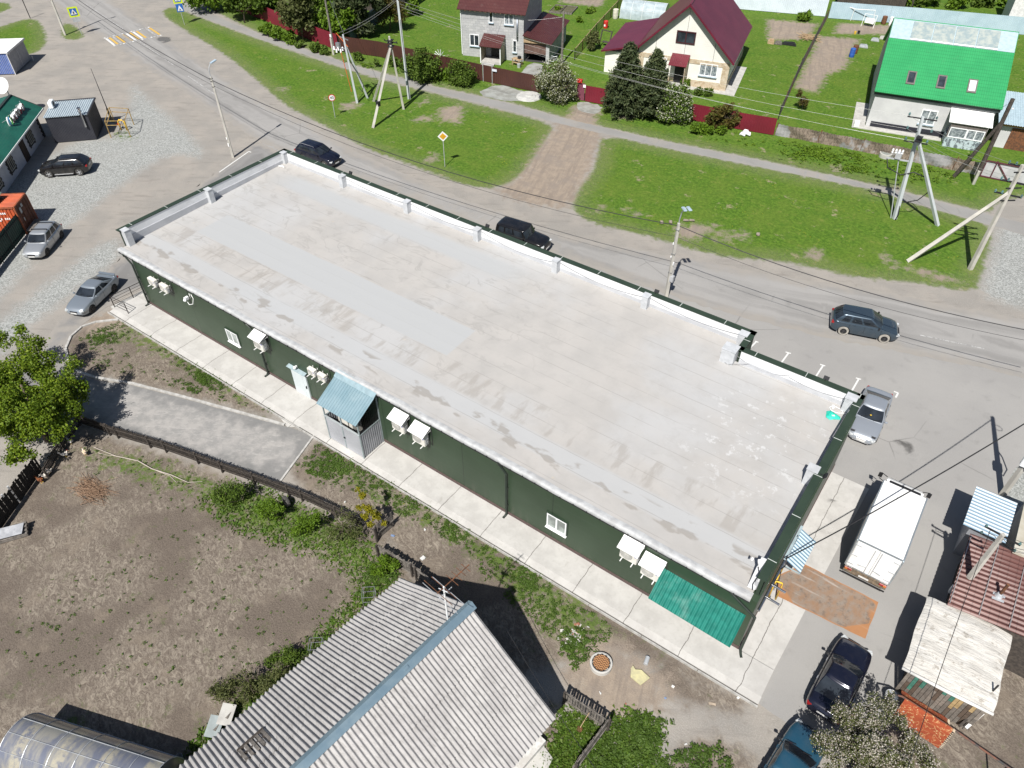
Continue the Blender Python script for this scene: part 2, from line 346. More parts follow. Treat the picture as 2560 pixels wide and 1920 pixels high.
weed = t.math('MULTIPLY', t.sstep(t.noise(1.1, 6, .7), .57, .66), t.sstep(nf, .38, .6)); soil = t.mix(t.math('MULTIPLY', weed, .55), soil, (.07, .105, .025))
sand = t.mix(t.sstep(nm, .35, .65), (.31, .255, .2), (.25, .205, .165)); sand = t.mix(t.sstep(nf, .5, .75, 0, .5), sand, (.37, .32, .26)); trk = t.noise(1.3, 6, .72, vec=t.mapv(t.pos(), (.16, 1.5, 1), (0, 0, -TRA)), dist=.5); sand = t.mix(t.sstep(trk, .45, .62, 0, .7), sand, (.21, .175, .145)); sand = t.mix(t.sstep(t.noise(.5, 6, .75), .48, .62, 0, .7), sand, (.235, .2, .17)); sand = t.mix(t.sstep(t.noise(9, 4, .7), .56, .7, 0, .5), sand, (.19, .15, .12))
n3 = t.noise(3.4, 5, .72); n1 = t.noise(1.15, 5, .7); ga = t.mix(t.sstep(n3, .36, .64), (.040, .092, .009), (.105, .19, .022)); ga = t.mix(t.sstep(nl, .35, .65, 0, .5), ga, (.115, .165, .026)); ga = t.mix(t.sstep(t.noise(7, 4, .7), .52, .66, 0, .6), ga, (.028, .066, .006)); ga = t.mix(t.sstep(n1, .56, .66, 0, .55), ga, (.17, .195, .045)); ga = t.mix(t.sstep(n1, .45, .34, 0, .5), ga, (.045, .11, .012)); ga = t.mix(t.sstep(nff, .5, .72, 0, .5), ga, (.13, .22, .03)); ga = t.mix(t.sstep(t.noise(.9, 4, .6), .56, .72, 0, .6), ga, (.06, .125, .017))
dand = t.math('MULTIPLY', t.sstep(t.voro(2.6), .085, .05), t.sstep(t.noise(.3, 3), .52, .6)); ga = t.mix(dand, ga, (.6, .42, .02))
bare = t.math('MAXIMUM', t.math('MULTIPLY', t.sstep(t.noise(.5, 6, .72), .60, .67), t.sstep(n3, .38, .52)), t.sstep(t.noise(1.6, 4, .7), .70, .74)); ga = t.mix(t.math('MULTIPLY', bare, .8), ga, (.29, .235, .165))
c = t.mix(msk('gravel', .9, .9), dust, grav); c = t.mix(msk('soil', .5, .55), c, soil); c = t.mix(msk('grass', .3, .55), c, ga); thin = t.sstep(t.math('ADD', t.math('ADD', t.math('MULTIPLY', t.attr('thin'), .8), t.math('MULTIPLY', wob, 1.5)), -.35), -.35, .5); c = t.mix(t.math('MULTIPLY', thin, t.sstep(t.noise(3.2, 5, .7), .36, .56, .15, .95)), c, t.mix(.25, ga, (.1, .09, .05)))
# worn, thin grass along the rim of the lawns
rim = t.math('MULTIPLY', t.sstep(t.math('ADD', t.attr('grass'), wob), 2.6, .2), t.sstep(nf, .42, .58)); c = t.mix(t.math('MULTIPLY', t.math('MULTIPLY', rim, msk('grass', .3, .55)), .6), c, (.2, .18, .12))
c = t.mix(msk('sand', .6, 1.25), c, sand); t.col(c)
bh = t.math('ADD', t.math('MULTIPLY', nf, .6), t.math('MULTIPLY', nff, .5)); bh = t.math('ADD', bh, t.math('MULTIPLY', straw, t.sstep(t.attr('soil'), 0, 1, 0, 1.6))); t.bump(bh, .55, .07)
me.materials.append(t.m)

def sheet(name, pts, z, m, rag=.12, step=1.2, kind='structure', sm=1, world=False, sub=.35):
    """flat ground covering with a slightly ragged outline; stores the distance to its edge in 'edge'"""
    P = [Vector(p) for p in pts] if world else gp(pts)
    if sm: P = smooth_poly(P, sm)
    O = []
    for i, a in enumerate(P):
        b = P[(i+1) % len(P)]; d = b-a; L = d.length; k = max(1, int(L/sub)) if rag else 1; n_ = V(-d.y, d.x, 0).normalized() if L > 1e-6 else V(0, 0, 0)
        for j in range(k): O.append(a+d*(j/k)+n_*random.uniform(-rag, rag)*(1 if j else .5))
    bm = bmesh.new(); bm.faces.new([bm.verts.new((p.x, p.y, z)) for p in O]); bmesh.ops.triangulate(bm, faces=bm.faces[:])
    xs = [p.x for p in O]; ys = [p.y for p in O]
    for ax, lo, hi in ((0, min(xs), max(xs)), (1, min(ys), max(ys))):
        q = lo+step
        while q < hi:
            co = [0, 0, 0]; no = [0, 0, 0]; co[ax] = q; no[ax] = 1
            bmesh.ops.bisect_plane(bm, geom=bm.verts[:]+bm.edges[:]+bm.faces[:], plane_co=co, plane_no=no); q += step
    for f in bm.faces:
        if f.normal.z < 0: f.normal_flip()
    me = bpy.data.meshes.new(name); bm.to_mesh(me); bm.free()
    co = np.empty(len(me.vertices)*3); me.vertices.foreach_get('co', co); co = co.reshape(-1, 3)
    a = me.attributes.new('edge', 'FLOAT', 'POINT'); a.data.foreach_set('value', sdf(co[:, 0], co[:, 1], O).astype(np.float32))
    me.materials.append(m); o = bpy.data.objects.new(name, me); COL.objects.link(o); o['kind'] = kind; return o
def asphalt(name, c1, c2, dustw, streak=None, crack=.5, lanes=False):
    t = NT(name); t.p(rough=.88, spec=.25); nf = t.noise(38, 3, .6); nm = t.noise(1.1, 5, .6); nl = t.noise(.22, 4)
    c = t.mix(t.sstep(nl, .35, .65), c1, c2); c = t.mix(t.sstep(nf, .35, .7, 0, .4), c, tuple(x*1.3 for x in c1)); c = t.mix(t.sstep(nm, .55, .78, 0, .35), c, tuple(x*.72 for x in c2))
    if streak is not None:
        cx = t.n('CombineXYZ'); P_ = t.sep(); t.l(t.math('MULTIPLY', t.attr('edge'), 1.1), cx.inputs[0]); t.l(t.math('MULTIPLY', P_[0], .05), cx.inputs[1]); t.l(t.math('MULTIPLY', P_[1], .05), cx.inputs[2]); s = t.noise(1., 4, .55, vec=cx.outputs[0], dist=.15); c = t.mix(t.sstep(s, .42, .66, 0, .55), c, tuple(x*.72 for x in c1)); c = t.mix(t.sstep(s, .52, .36, 0, .3), c, tuple(x*1.25 for x in c1))
    if crack:
        k = t.voro(.16, vec=t.mix(.12, t.pos(), t.noise(.9, 3, out=1)), feature='DISTANCE_TO_EDGE'); c = t.mix(t.math('MULTIPLY', t.sstep(k, .007, .002, 0, crack*.8), t.sstep(t.noise(.12, 2), .52, .58)), c, tuple(x*.45 for x in c2))
    spots = t.sstep(t.noise(.9, 4, .6), .70, .76, 0, .5); c = t.mix(spots, c, tuple(x*.5 for x in c2))
    if dustw:
        e = t.math('ADD', t.attr('edge'), t.math('MULTIPLY', t.math('SUBTRACT', t.noise(.6, 5, .65), .5), dustw*2.4)); c = t.mix(t.sstep(e, dustw, -.1, 0, .95), c, t.mix(nm, (.31, .285, .255), (.25, .235, .215)))
    t.col(c); t.bump(nf, .25, .015); return t.m
road = sheet('road', [(40,-65),(140,-75),(250,-15),(300,15),(392,77),(470,132),(550,187),(640,243),(727,289),(820,336),(877,372),(985,423),(1080,467),(1175,504),(1338,562),(1425,594),(1540,613),(1656,636),(1772,654),(1920,685),(2094,711),(2238,735),(2354,761),(2560,797),(2800,845),(2800,1000),(2560,942),(2238,877),(2094,851),(1900,806),(1700,748),(1300,606),(1000,486),(760,402),(640,350),(550,289),(463,231),(373,176),(289,118),(258,97),(200,58),(120,0)], .009, asphalt('road_asphalt', (.27, .262, .252), (.232, .226, .218), 1.3, R(-14)), rag=.15)
carpark = sheet('car_park', [(2800,995),(2560,938),(2238,873),(2094,847),(1900,801),(1700,742),(1300,600),(1000,480),(760,396),(640,345),(590,420),(800,560),(1500,1000),(1800,1600),(1880,1745),(1950,1800),(2045,1850),(2150,1850),(2250,1740),(2420,1700),(2700,1600),(2850,1450),(2850,1100)], .004, asphalt('car_park_asphalt', (.28, .272, .26), (.25, .243, .234), 0, None, .55), rag=.06)
sideroad = sheet('side_road', [(700,380),(640,352),(590,395),(470,482),(304,645),(188,749),(101,868),(20,950),(-80,1010),(40,1062),(120,1012),(176,932),(162,890),(166,852),(207,808),(300,748),(360,720),(640,560),(760,470)], .013, asphalt('side_road_asphalt', (.215, .21, .205), (.18, .175, .17), .9, R(135), .3), rag=.1)
t = NT('driveway_concrete'); nm = t.noise(1.4, 6, .68); c = t.mix(t.sstep(nm, .35, .65), (.32, .305, .29), (.235, .23, .222)); c = t.mix(t.sstep(t.noise(3, 6, .7, vec=t.mapv(t.pos(), (.5, 1.6, 1), (0, 0, R(150)))), .5, .72, 0, .6), c, (.41, .39, .37))
c = t.mix(t.sstep(t.math('ADD', t.attr('edge'), t.math('MULTIPLY', t.math('SUBTRACT', t.noise(1.1, 4), .5), 2.4)), 1.1, .1, 0, .75), c, (.15, .15, .148)); t.col(c); t.p(rough=.9); t.bump(t.noise(30, 4), .2, .02)
drive = sheet('driveway', [(100,1022),(135,990),(176,932),(200,944),(240,952),(333,964),(463,998),(640,1047),(715,1067),(785,1089),(743,1146),(701,1203),(640,1184),(376,1108),(275,1077),(188,1051)], .018, t.m, rag=.03, sm=0)
footp = sheet('footpath', [(390,-34),(463,7),(640,80),(886,164),(1060,210),(1280,259),(1442,303),(1656,352),(1920,404),(2230,473),(2354,504),(2560,557),(2800,620),(2800,650),(2560,588),(2470,562),(2340,524),(2253,500),(2209,479),(1920,422),(1700,378),(1483,329),(1381,305),(1280,280),(1060,225),(886,179),(640,95),(463,28),(380,-20)], .006, asphalt('footpath_asphalt', (.25, .245, .235), (.215, .21, .2), .3, None, .25), rag=.06, sm=0)
PADC = mat('dusty_pad_concrete', (.3, .31, .29), .9, c2=(.22, .22, .2), ns=1.2, bs=20); pad1 = sheet('driveway', [(1245,208),(1300,226),(1342,238),(1290,258),(1184,236)], .007, PADC, rag=.1); pad2 = sheet('driveway', [(1446,252),(1511,264),(1492,286),(1462,282),(1440,272)], .007, PADC, rag=.12)
pad3 = sheet('driveway', [(1326,155),(1362,162),(1352,190),(1305,215),(1295,190)], .007, PADC, rag=.1)
t = NT('gravel_patch'); gv2 = t.voro(13, out='Color'); g2 = t.n('SeparateColor'); t.l(gv2, g2.inputs[0]); t.col(t.mix(g2.outputs[0], (.17, .175, .165), (.38, .39, .37))); t.p(rough=.95)
sheet('gravel_patch', [(2508,1236),(2545,1152),(2720,1120),(2720,1330),(2570,1300)], .010, t.m, rag=.05)
# ---- concrete apron round the long building, with its joints and stains
t = NT('apron_concrete'); X, Y, Z = t.sep(); nm = t.noise(.9, 6, .65); c = t.mix(t.sstep(nm, .35, .65), (.47, .458, .435), (.40, .388, .368)); c = t.mix(t.sstep(t.noise(5, 5, .65), .5, .75, 0, .4), c, (.33, .315, .29))
jx = t.math('ADD', X, t.math('MULTIPLY', t.math('SUBTRACT', t.noise(1.5, 4), .5), .22)); j = t.math('ABSOLUTE', t.math('SUBTRACT', t.math('FRACT', t.math('DIVIDE', t.math('ADD', jx, 1.1), 2.95)), .5)); c = t.mix(t.sstep(j, .0085, .0035, 0, .85), c, (.1, .09, .08))
c = t.mix(t.sstep(t.noise(.7, 5, .7, vec=t.mapv(t.pos(), (1, .35, 1))), .64, .7, 0, .5), c, (.3, .285, .26)); t.col(c); t.p(rough=.85); t.bump(t.noise(35, 4), .15, .015); APRON = t.m
m = MB(); m.prism([(-1.55, -1.95), (48.6, -1.55), (48.6, -.02), (-1.55, -.02)], .0, .17); m.slab([(-1.6, -2.32, .1), (48.62, -1.93, .1), (48.62, -1.552, .168), (-1.6, -1.952, .168)], .1)
m.prism([(46.83, -.019), (48.6, -.019), (49.0, 13.6), (46.83, 13.6)], 0, .06)
m.build('pavement', APRON, kind='structure')
m = MB()
for i in range(17):
    a = -1.65+i*2.96; m.box((a+1.47, -2.43+(a+1.47)*.0078, .045), (2.93, .07, .2), .0078)
m.build('kerb', mat('kerb_concrete', (.42, .41, .39), .9, c2=(.3, .29, .27), ns=3, bs=30), kind='structure')
m = MB(); kp = smooth_poly(gp([(296,800),(240,806),(205,818),(178,842),(165,872),(172,905),(195,930),(240,945),(333,960),(463,994),(640,1043),(712,1063)]), 0)
for a, b in zip(kp, kp[1:]): m.bar((a.x, a.y, .04), (b.x, b.y, .04), .16, .12)
a, b = gp([(786,1089),(702,1203)]); m.bar((a.x, a.y, .03), (b.x, b.y, .03), .12, .09)
m.build('kerb', mat('kerb_concrete_light', (.45, .44, .42), .9, c2=(.33, .32, .3), ns=3, bs=30), kind='structure')
# concrete wedge at the end of the apron by the driveway
m = MB(); a, b, c_, d = gp([(703,1048),(755,1040),(772,1072),(718,1068)]); m.add([(a.x, a.y, .02), (b.x, b.y, .165), (c_.x, c_.y, .165), (d.x, d.y, .02)], [(3, 2, 1, 0)]); m.build('pavement', APRON, kind='structure')
# ---- rust-stained slab by the side door
t = NT('rusty_slab'); n1 = t.noise(1.3, 6, .7, vec=t.mapv(t.pos(), (1.4, .8, 1), (0, 0, .1))); c = t.mix(t.sstep(n1, .35, .7), (.235, .145, .09), (.225, .195, .165)); c = t.mix(t.sstep(t.noise(3, 6, .75), .5, .66, 0, .8), c, (.12, .1, .085)); c = t.mix(t.sstep(t.noise(1.1, 4, vec=t.mapv(t.pos(), (.3, 2.4, 1))), .58, .7, 0, .7), c, (.38, .35, .32)); c = t.mix(t.sstep(t.attr('edge'), .12, .0, 0, .8), c, (.36, .16, .06)); t.col(c); t.p(rough=.8)
rs = sheet('loading_pad', [(1945,1440),(2010,1412),(2195,1507),(2162,1599),(1963,1502),(1938,1490)], .068, t.m, rag=.02, sm=0)
def stain(pts, z, c, amt, n=2.2):
    t = NT('stain'); e = t.math('ADD', t.attr('edge'), t.math('MULTIPLY', t.math('SUBTRACT', t.noise(n, 5, .65), .5), .5)); t.col(c); t.p(rough=.7); tr = t.n('BsdfTransparent'); mx = t.n('MixShader'); t.l(t.sstep(e, .0, .45, 0, amt), mx.inputs[0]); t.l(tr.outputs[0], mx.inputs[1]); t.l(t.b.outputs[0], mx.inputs[2]); t.l(mx.outputs[0], t.out.inputs[0]); return sheet('road_stain', pts, z, t.m, rag=.1)
stain([(2215,1108),(2250,1092),(2292,1112),(2288,1136),(2250,1140),(2225,1124)], .0085, (.07, .068, .064), .75); stain([(2312,1140),(2350,1150),(2352,1162),(2322,1155)], .0085, (.08, .078, .074), .6); stain([(2068,1232),(2095,1228),(2098,1280),(2085,1330),(2062,1370),(2030,1420),(2022,1380),(2050,1300)], .071, (.2, .195, .185), .75)
stain([(383,97),(410,88),(438,98),(412,112)], .0135, (.13, .128, .124), .7); 
# ---- painted markings
def paintm(name, c, wear):
    t = NT(name); t.col(t.mix(t.sstep(t.noise(4, 6, .75), wear, wear+.1), c, (.23, .225, .22))); t.p(rough=.8); return t.m
PW = paintm('worn_white_road_paint', (.6, .6, .58), .6); PY = paintm('worn_yellow_road_paint', (.55, .34, .06), .58); PWF = paintm('faded_white_road_paint', (.45, .45, .44), .44); PYF = paintm('faded_yellow_road_paint', (.5, .32, .08), .42)
def line(m, a, b, w, z, mi=0):
    a = G(*a); b = G(*b); d = (b-a).normalized(); n_ = V(-d.y, d.x, 0)*w/2
    m.add([(*(a-n_).xy, z), (*(b-n_).xy, z), (*(b+n_).xy, z), (*(a+n_).xy, z)], [(0, 1, 2, 3)], mi)
m = MB()
for s0, s1, t0, t1 in (((1875,870),(1891,854),(1888,853),(1896,856)), ((1951,910),(1971,883),(1964,880),(1977,884)), ((2038,944),(2058,913.5),(2050,911),(2063,915)), ((2128,980),(2147,947),(2139.6,945),(2152.5,948.5)), ((2239,994),(2245,983),(2234.6,978.5),(2246,983))):
    line(m, s0, s1, .11, .0085); line(m, t0, t1, .11, .0089)
m.build('parking_markings', PW, kind='structure')
m = MB(); line(m, (548,431), (622,379), .12, .018); line(m, (622,379), (628,381), .12, .0184); m.build('parking_markings', PW, kind='structure')
m = MB(); ta, tb, ba, bb = G(259,96), G(376,67.4), G(283,115), G(406,87.3)
kinds = ['W', 'Y', 'w', 'Y', '-', 'y', 'W', 'Y', 'W', 'Y', '-', '-', 'w', 'Y']; N = len(kinds)
for i, k in enumerate(kinds):
    if k == '-': continue
    f0, f1 = (i+.18)/N, (i+.78)/N; q = [ta.lerp(tb, f0), ta.lerp(tb, f1), ba.lerp(bb, f1), ba.lerp(bb, f0)]; e = .08
    q = [q[0].lerp(q[3], e), q[1].lerp(q[2], e), q[2].lerp(q[1], e), q[3].lerp(q[0], e)]
    m.add([(p.x, p.y, .014) for p in q], [(3, 2, 1, 0)], 'WYwy'.index(k))
for u0, u1, z in ((ta, tb, .014), (ba, bb, .014)):
    for i in range(16):
        p0, p1 = u0.lerp(u1, (i+.1)/16), u0.lerp(u1, (i+.65)/16); d = (p1-p0).normalized(); n_ = V(-d.y, d.x, 0)*.17
        m.add([(*(p0-n_).xy, z), (*(p1-n_).xy, z), (*(p1+n_).xy, z), (*(p0+n_).xy, z)], [(0, 1, 2, 3)], 2 if i % 3 else 0)
m.build('pedestrian_crossing', [PW, PY, PWF, PYF], kind='structure')
m = MB()
for a, b in (((150,-35),(190,-7)), ((214,9),(307,72)), ((350,104),(434,163)), ((470,190),(540,238)), ((2300,838),(2460,872))): line(m, a, b, .1, .0135)
m.build('road_centre_line', PWF, kind='structure')
# ---------------------------------------------------------------- the long green building
def panel_mat():
    t = NT('green_panel'); X, Y, Z = t.sep(); c = t.mix(t.sstep(t.noise(.35, 4), .3, .7), (.026, .046, .025), (.034, .058, .033))
    zz = t.math('ABSOLUTE', t.math('SUBTRACT', t.math('FRACT', t.math('DIVIDE', t.math('ADD', Z, .25), 1.02)), .5)); c = t.mix(t.sstep(zz, .012, .006, 0, .6), c, (.05, .075, .055))
    xx = t.math('ABSOLUTE', t.math('SUBTRACT', t.math('FRACT', t.math('DIVIDE', t.math('ADD', X, 2.6), 5.95)), .5)); c = t.mix(t.sstep(xx, .0035, .002, 0, .9), c, (.008, .012, .009))
    c = t.mix(t.math('MULTIPLY', t.sstep(t.noise(1.2, 5, .7, vec=t.mapv(t.pos(), (2.5, 2.5, .3))), .45, .8), t.sstep(Z, 1.6, .3, 0, .4)), c, (.13, .12, .1))
    t.col(c); t.p(rough=.42, spec=.4); return t.m
PANEL = panel_mat()
RIBG = mat('green_ribbed_steel', (.024, .04, .027), .5, c2=(.03, .048, .032), ns=1)
def roof_mat():
    t = NT('roof_membrane'); X, Y, Z = t.sep(); nm = t.noise(.45, 5, .6); nf = t.noise(6, 5, .6)
    c = t.mix(t.sstep(nm, .35, .65), (.395, .378, .358), (.36, .347, .331)); c = t.mix(t.sstep(t.noise(.16, 4), .42, .68, 0, .65), c, (.41, .415, .42))
    c = t.mix(t.sstep(t.noise(.9, 6, .68), .5, .75, 0, .4), c, (.345, .33, .312))
    # the relaid bluish sheet, and the two bluish lanes next to front and back
    def band(v, a, b, w=.05): return t.math('MULTIPLY', t.sstep(v, a-w, a+w), t.sstep(v, b+w, b-w))
    wx = t.math('ADD', Y, t.math('MULTIPLY', t.math('SUBTRACT', t.noise(1.2, 3), .5), .15))
    new = t.math('MULTIPLY', band(wx, 4.55, 7.35), band(X, 1.7, 25.4)); new = t.math('MAXIMUM', new, t.math('MULTIPLY', band(wx, 12.6, 14.3, .3), band(X, 1., 24, 2.)))
    new2 = t.math('MULTIPLY', band(wx, 1.35, 2.5, .15), .75)
    # crazed dirt over the old sheets on the left half
    vv = t.mix(.22, t.pos(), t.noise(1.1, 3, out=1)); k = t.math('ABSOLUTE', t.math('SUBTRACT', t.noise(.75, 4, .55, vec=t.mapv(vv, (.75, 1.15, 1)), dist=.6), .5)); old = t.math('MULTIPLY', t.sstep(k, .04, .0, 0, .42), t.math('MULTIPLY', t.sstep(X, 34, 22, .2, 1), t.sstep(t.noise(.6, 4), .4, .62)))
    c = t.mix(old, c, (.25, .242, .228))
    st = t.noise(1.4, 4, .6, vec=t.mapv(t.pos(), (1, .28, 1))); c = t.mix(t.math('MULTIPLY', band(wx, 2.6, 4.5, .2), t.sstep(st, .5, .64, 0, .55)), c, (.28, .26, .237))
    c = t.mix(new, c, (.372, .378, .38)); c = t.mix(new2, c, (.385, .392, .397))
    # lap seams every metre, running the long way
    s = t.math('ABSOLUTE', t.math('SUBTRACT', t.math('FRACT', t.math('ADD', t.math('DIVIDE', t.math('ADD', Y, t.math('MULTIPLY', t.math('SUBTRACT', t.noise(.8, 3), .5), .06)), 1.02), .12)), .5))
    seam = t.math('MULTIPLY', t.sstep(s, .022, .008), t.sstep(t.noise(.9, 5, .65, vec=t.mapv(t.pos(), (.5, 2, 1))), .36, .6)); c = t.mix(t.math('MULTIPLY', seam, t.math('SUBTRACT', .75, t.math('MULTIPLY', new, .55))), c, (.25, .24, .226))
    # puddle stains in a row near the low edge
    pud = t.math('MULTIPLY', t.sstep(t.noise(.62, 3, .45, vec=t.mapv(t.pos(), (1.1, 2.2, 1), loc=(3.3, 1.1, 0))), .555, .62, 0, .7), band(wx, .95, 2.05, .12)); c = t.mix(pud, c, (.25, .232, .21))
    # bleached splashes near the back right corner, ochre spots
    sp = t.math('MULTIPLY', t.sstep(t.noise(1.6, 5, .7), .56, .64), t.math('MULTIPLY', band(X, 40, 46, 1.5), band(Y, 5, 12.5, 1.5))); c = t.mix(t.math('MULTIPLY', sp, .8), c, (.5, .5, .497))
    c = t.mix(t.sstep(t.noise(.8, 3, vec=t.mapv(t.pos(), loc=(9, 4, 0))), .72, .78, 0, .5), c, (.5, .4, .26)); c = t.mix(t.sstep(nf, .64, .75, 0, .4), c, (.29, .282, .266))
    t.col(c); t.p(rough=.75, spec=.3); t.bump(t.math('ADD', t.math('MULTIPLY', s, -.6), t.math('MULTIPLY', nm, .35)), .2, .05); return t.m
ROOFM = roof_mat()
MEMB = mat('white_membrane', (.46, .468, .47), .65, c2=(.36, .365, .37), ns=2.6, dirt=((.28, .27, .26), .6))
PARW = mat('parapet_white', (.74, .75, .76), .6, c2=(.66, .67, .68), ns=.8, dirt=((.4, .4, .39), .3)); PARG = mat('parapet_grey_felt', (.47, .48, .5), .7, c2=(.4, .41, .43), ns=.9)
PLINTH = mat('brown_plinth', (.105, .072, .066), .9, c2=(.075, .053, .05), ns=9, bs=50, bst=.5)
RZ0, CAPZ = 4.55, 5.75
def rz(y): return RZ0+.02*y
S = thing('shop_building', 'long flat roofed building clad in dark green panels with grey membrane roof', 'building', (23, 8, 0))
m = MB(); fp = [(0, 0), (46.8, 0), (46.8, 14.0), (39.9, 14.0), (39.9, 15.75), (0, 15.75)]
m.prism(fp, .38, 4.35); m.build('wall', PANEL, S, world=True)
m = MB(); m.prism([(-.03, -.03), (46.83, -.03), (46.83, 14.03), (39.93, 14.03), (39.93, 15.78), (-.03, 15.78)], 0, .378); m.build('plinth', PLINTH, S, world=True)
m = MB(); # roof deck with the rolled white lip along the eave
ax = [(-1.0, -.1), (46.45, -.1), (46.45, 13.9), (39.6, 13.9), (39.6, 15.65), (-1.0, 15.65)]
bm_v = [(x, y, rz(y)) for x, y in ax]; bm_l = [(x, y, 4.352) for x, y in ax]; n = 6
m.add(bm_v+bm_l, [tuple(range(n)), tuple(range(2*n-1, n-1, -1))]+[(i, n+i, n+(i+1) % n, (i+1) % n) for i in range(n)])
m.build('roof', ROOFM, S, world=True)
m = MB(); pr = [(-.16, 4.30), (-.19, 4.42), (-.17, 4.56), (-.10, 4.595), (.04, 4.585), (.18, 4.562)]; N = 60
for i in range(N+1):
    x = -1.12+47.62*i/N; w = .012*math.sin(i*1.7)+.01*math.sin(i*.63)
    for y, z in pr: m.v.append((x, y+w, z+w*.7))
L = len(pr)
for i in range(N):
    for k in range(L-1): m.f.append((i*L+k+1, i*L+k, (i+1)*L+k, (i+1)*L+k+1)); m.m.append(0)
m.build('roof_edging', MEMB, S, smooth=True, world=True)
m = MB(); m.bar((-1.1, -.185, 4.31), (46.5, -.185, 4.31), .03, .05)
for i in range(62): m.box((-.9+i*.765, -.2, 4.355), (.05, .05, .1))
m.build('gutter_strip', DARK, S, world=True)
# parapets: ribbed green outside, white sheet above a grey felt skirt inside, green cap
walls = [((-1.25, .55), (-1.25, 15.8), 1), ((-1.25, 15.8), (39.75, 15.8), 1), ((39.75, 15.8), (39.75, 14.05), 1), ((39.75, 14.05), (46.6, 14.05), 1), ((46.6, 14.05), (46.6, .35), 1)]
mo, mw, mg, mc, mj = MB(), MB(), MB(), MB(), MB()
for (a, b, _) in walls:
    a = V(*a, 0); b = V(*b, 0); d = (b-a).normalized(); inn = V(d.y, -d.x, 0); Lw = (b-a).length
    zb = 4.05
    # outer skin
    n_ = max(4, int(Lw/.22)); mo.wave(a-inn*.13+V(0, 0, zb) if True else a, d*Lw, V(0, 0, CAPZ-.02-zb), n_, .018, 4, shape='trap')
    mo.bar((a.x, a.y, (zb+CAPZ)/2-.02), (b.x, b.y, (zb+CAPZ)/2-.02), .16, CAPZ-zb-.06)
    e0 = .1; p0, p1 = a+d*e0+inn*.135, b-d*e0+inn*.135
    mw.bar((*p0.xy, (5.13+CAPZ-.03)/2), (*p1.xy, (5.13+CAPZ-.03)/2), .11, CAPZ-.03-5.13)
    p0, p1 = a+d*e0+inn*.16, b-d*e0+inn*.16; mg.bar((*p0.xy, (4.5+5.128)/2), (*p1.xy, (4.5+5.128)/2), .16, .628)
    mc.bar((*(a-d*.14-inn*.17).xy, CAPZ), (*(a-d*.14-inn*.17).xy, CAPZ), .1)
    c0, c1 = a-d*.17+inn*.02, b+d*.17+inn*.02; mc.bar((*c0.xy, CAPZ+.0), (*c1.xy, CAPZ+.0), .40, .045)
    for k in range(int(Lw/2.95)+1):
        q = a+d*(k*2.95+.9)
        if k*2.95+.9 < Lw: mj.bar((*(q-inn*.185).xy, CAPZ+.025), (*(q+inn*.225).xy, CAPZ+.025), .035, .012)
m_par = mo.build('parapet', RIBG, S, world=True); mw.build('parapet_lining', PARW, S, world=True); mg.build('felt_skirt', PARG, S, world=True); mc.build('parapet_cap', RIBG, S, world=True); mj.build('cap_joint', mat('pale_sealant', (.5, .53, .5), .6), S, world=True)
for (x, y, w, d) in ((-.93, 15.45, .42, .42), (5.9, 15.4, .42, .5), (12.7, 15.4, .42, .5), (19.35, 15.4, .42, .5), (26.05, 15.4, .42, .5), (32.85, 15.4, .42, .5), (39.35, 15.42, .5, .5), (39.25, 13.75, .8, .75), (46.22, 13.7, .55, .55), (46.25, 7.6, .5, .5), (-.9, 7.9, .5, .42), (-.88, .78, .5, .45)):
    m = MB(); zt = CAPZ+.02; m.prism([(x-w/2, y-d/2), (x+w/2, y-d/2), (x+w/2, y+d/2), (x-w/2, y+d/2)], 4.45, zt); m.prism([(x-w/2-.03, y-d/2-.03), (x+w/2+.03, y-d/2-.03), (x+w/2+.03, y+d/2), (x-w/2-.03, y+d/2)], zt+.001, zt+.04)
    m.build('parapet_pier', mat('pier_sheet', (.5, .515, .535), .55, c2=(.42, .435, .45), ns=3, dirt=((.35, .35, .35), .3)), S, world=True)
m = MB(); m.slab([(46.13, .3, 4.62), (46.46, .32, 4.62), (46.46, 1.3, CAPZ), (46.13, 1.28, CAPZ)], .1); m.build('parapet_end_flashing', mat('pier_sheet', (.6, .61, .63)), S, world=True)
# windows and door on the front wall
def shop_window(x, z, w, h):
    m = MB(); fr = .07
    m.box((x, -.03, z-h/2+fr/2), (w, .1, fr)); m.box((x, -.03, z+h/2-fr/2), (w, .1, fr))
    for s in (-1, 1): m.box((x+s*(w/2-fr/2), -.03, z), (fr, .098, h-2*fr-.002))
    m.box((x, -.035, z), (.09, .1, h-2*fr-.002)); wn = m.build('window', PVC, S, world=True)
    m = MB(); m.box((x, -.012, z), (w-2*fr, .03, h-2*fr)); m.build('pane', GLASS_L, wn, world=True)
    m = MB(); m.box((x, -.075, z-h/2-.03), (w+.1, .16, .03)); m.build('sill', PVC, wn, world=True)
    m = MB(); m.box((x, -.04, z+h/2+.025), (w+.14, .06, .05)); m.box((x+w/2+.035, -.02, z), (.07, .03, h)); m.build('trim', RIBG, wn, world=True)
shop_window(10.33, 1.85, 1.18, 1.05); shop_window(36.39, 1.78, 1.2, 1.12)
dm = mat('pale_blue_steel_door', (.55, .6, .61), .45, c2=(.5, .55, .56), ns=1)
m = MB(); m.box((16.84, -.05, 1.27), (1.36, .09, 2.18)); m.box((17.19, -.098, 1.27), (.03, .012, 2.1)); d = m.build('door', dm, S, world=True)
m = MB(); m.box((17.42, -.13, 1.2), (.05, .08, .2)); m.build('handle', DARK, d, world=True)
m = MB(); m.slab([(16.02, -.28, 2.4), (17.66, -.28, 2.4), (17.66, -.01, 2.46), (16.02, -.01, 2.46)], .02); m.build('door_hood', mat('pale_blue_sheet', (.32, .4, .43), .45), d, world=True)
